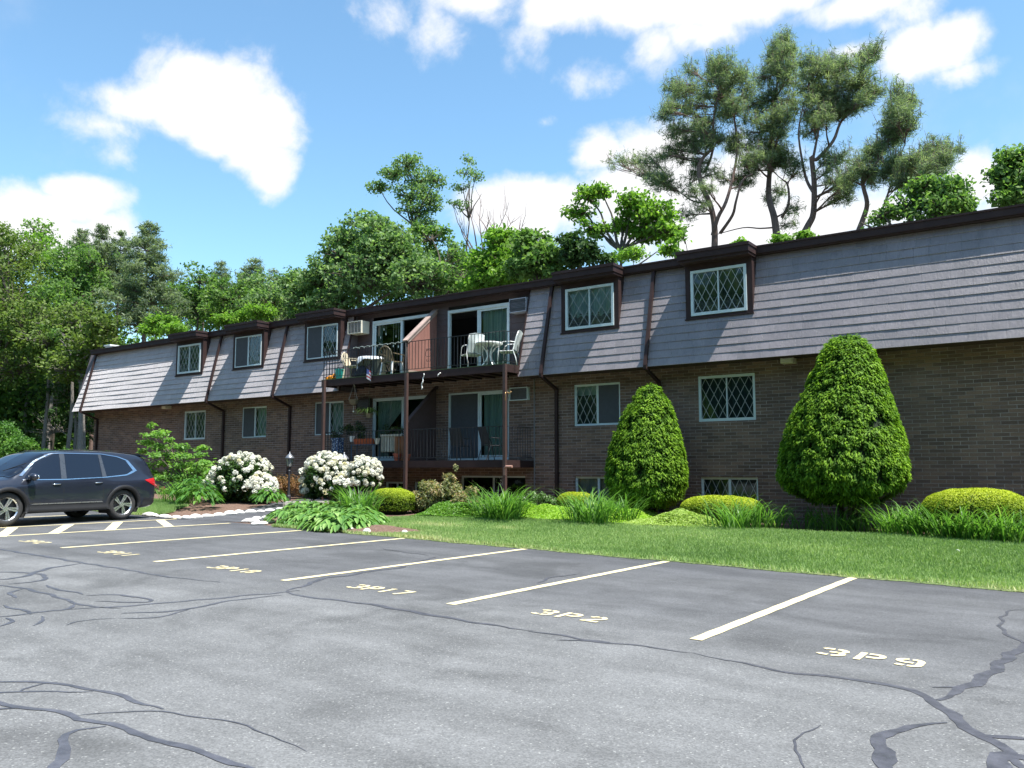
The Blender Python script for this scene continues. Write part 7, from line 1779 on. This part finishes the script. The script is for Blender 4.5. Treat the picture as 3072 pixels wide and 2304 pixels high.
big_pine('leftmost tall pine with three forked stems behind the roof', 38, [([(705, 1130), (702, 1000), (690, 900), (662, 820), (655, 720), (700, 640)], .26, .12), ([(712, 1060), (745, 980), (778, 900), (800, 760), (812, 620), (800, 450)], .17, .06), ([(730, 1040), (800, 960), (830, 900), (862, 800), (900, 760)], .13, .05), ([(690, 905), (600, 885), (540, 845)], .08, .04), ([(655, 740), (700, 640), (720, 480), (760, 350)], .12, .04)],
    [(240, 700, 55, 22), (330, 705, 60, 28), (410, 690, 60, 30), (440, 790, 60, 36), (500, 830, 55, 26), (530, 640, 60, 36), (470, 470, 50, 26), (520, 540, 50, 26), (560, 360, 60, 34), (500, 340, 36, 28), (600, 260, 34, 34), (620, 430, 60, 40), (660, 520, 60, 34), (690, 300, 46, 34), (760, 230, 50, 32), (820, 280, 56, 40), (740, 400, 56, 40), (800, 470, 60, 36), (640, 620, 55, 30), (740, 590, 50, 26), (860, 360, 46, 40), (620, 780, 40, 22), (860, 640, 50, 24), (580, 960, 40, 20), (760, 780, 40, 20), (870, 800, 46, 26)], 3)
big_pine('middle tall pine with a bent double trunk behind the roof', 40, [([(1030, 1100), (1012, 980), (975, 880), (968, 770), (990, 620), (1005, 480), (1030, 330), (1050, 180)], .30, .05), ([(1045, 975), (1085, 910), (1075, 820), (1040, 785)], .12, .05), ([(1010, 1010), (930, 1020), (860, 1025), (740, 1060)], .07, .03)],
    [(1045, 110, 34, 30), (1000, 170, 40, 34), (1080, 180, 46, 34), (1040, 260, 54, 36), (950, 300, 56, 40), (900, 420, 60, 40), (1000, 400, 56, 36), (1090, 330, 54, 40), (960, 510, 60, 30), (1060, 500, 56, 30), (1000, 640, 66, 34), (1050, 700, 70, 34), (930, 680, 60, 30), (900, 740, 46, 24), (1100, 440, 46, 36), (1080, 1000, 36, 18), (900, 560, 50, 24), (1110, 760, 40, 20)], 5)
big_pine('tall pine with a wide leaning crown, right of the middle one', 39, [([(1125, 1090), (1160, 1000), (1185, 940), (1198, 800), (1195, 690), (1215, 700), (1285, 600), (1315, 500), (1390, 400), (1440, 280)], .27, .04), ([(1185, 840), (1150, 780), (1135, 690), (1130, 560), (1160, 420)], .13, .04), ([(1198, 690), (1210, 560), (1230, 420), (1260, 300)], .10, .03)],
    [(1200, 260, 56, 40), (1160, 340, 50, 40), (1260, 250, 46, 34), (1310, 230, 34, 36), (1340, 330, 56, 40), (1440, 200, 40, 36), (1490, 170, 30, 40), (1420, 300, 56, 36), (1500, 350, 40, 34), (1260, 380, 60, 40), (1360, 430, 60, 34), (1450, 410, 50, 26), (1200, 460, 60, 40), (1290, 480, 50, 30), (1180, 560, 50, 26), (1340, 680, 56, 30), (1270, 740, 50, 26), (1310, 880, 46, 28), (1360, 860, 40, 26), (1160, 210, 36, 30)], 8)
big_pine('rightmost pine leaning right behind the roof', 37, [([(1390, 1060), (1430, 960), (1455, 900), (1442, 800), (1500, 720), (1540, 620), (1580, 500), (1610, 380)], .2, .03), ([(1500, 990), (1560, 860), (1600, 740), (1640, 620)], .08, .03)],
    [(1600, 360, 24, 34), (1660, 430, 32, 34), (1580, 450, 46, 36), (1640, 520, 50, 34), (1600, 580, 46, 30), (1530, 640, 50, 30), (1470, 660, 46, 26), (1590, 700, 54, 30), (1680, 700, 54, 32), (1760, 680, 50, 28), (1830, 660, 50, 24), (1880, 640, 30, 18), (1620, 790, 60, 36), (1720, 780, 60, 36), (1790, 740, 46, 26), (1430, 740, 40, 24), (1540, 760, 40, 24), (1370, 790, 40, 20), (1560, 520, 40, 30)], 12)
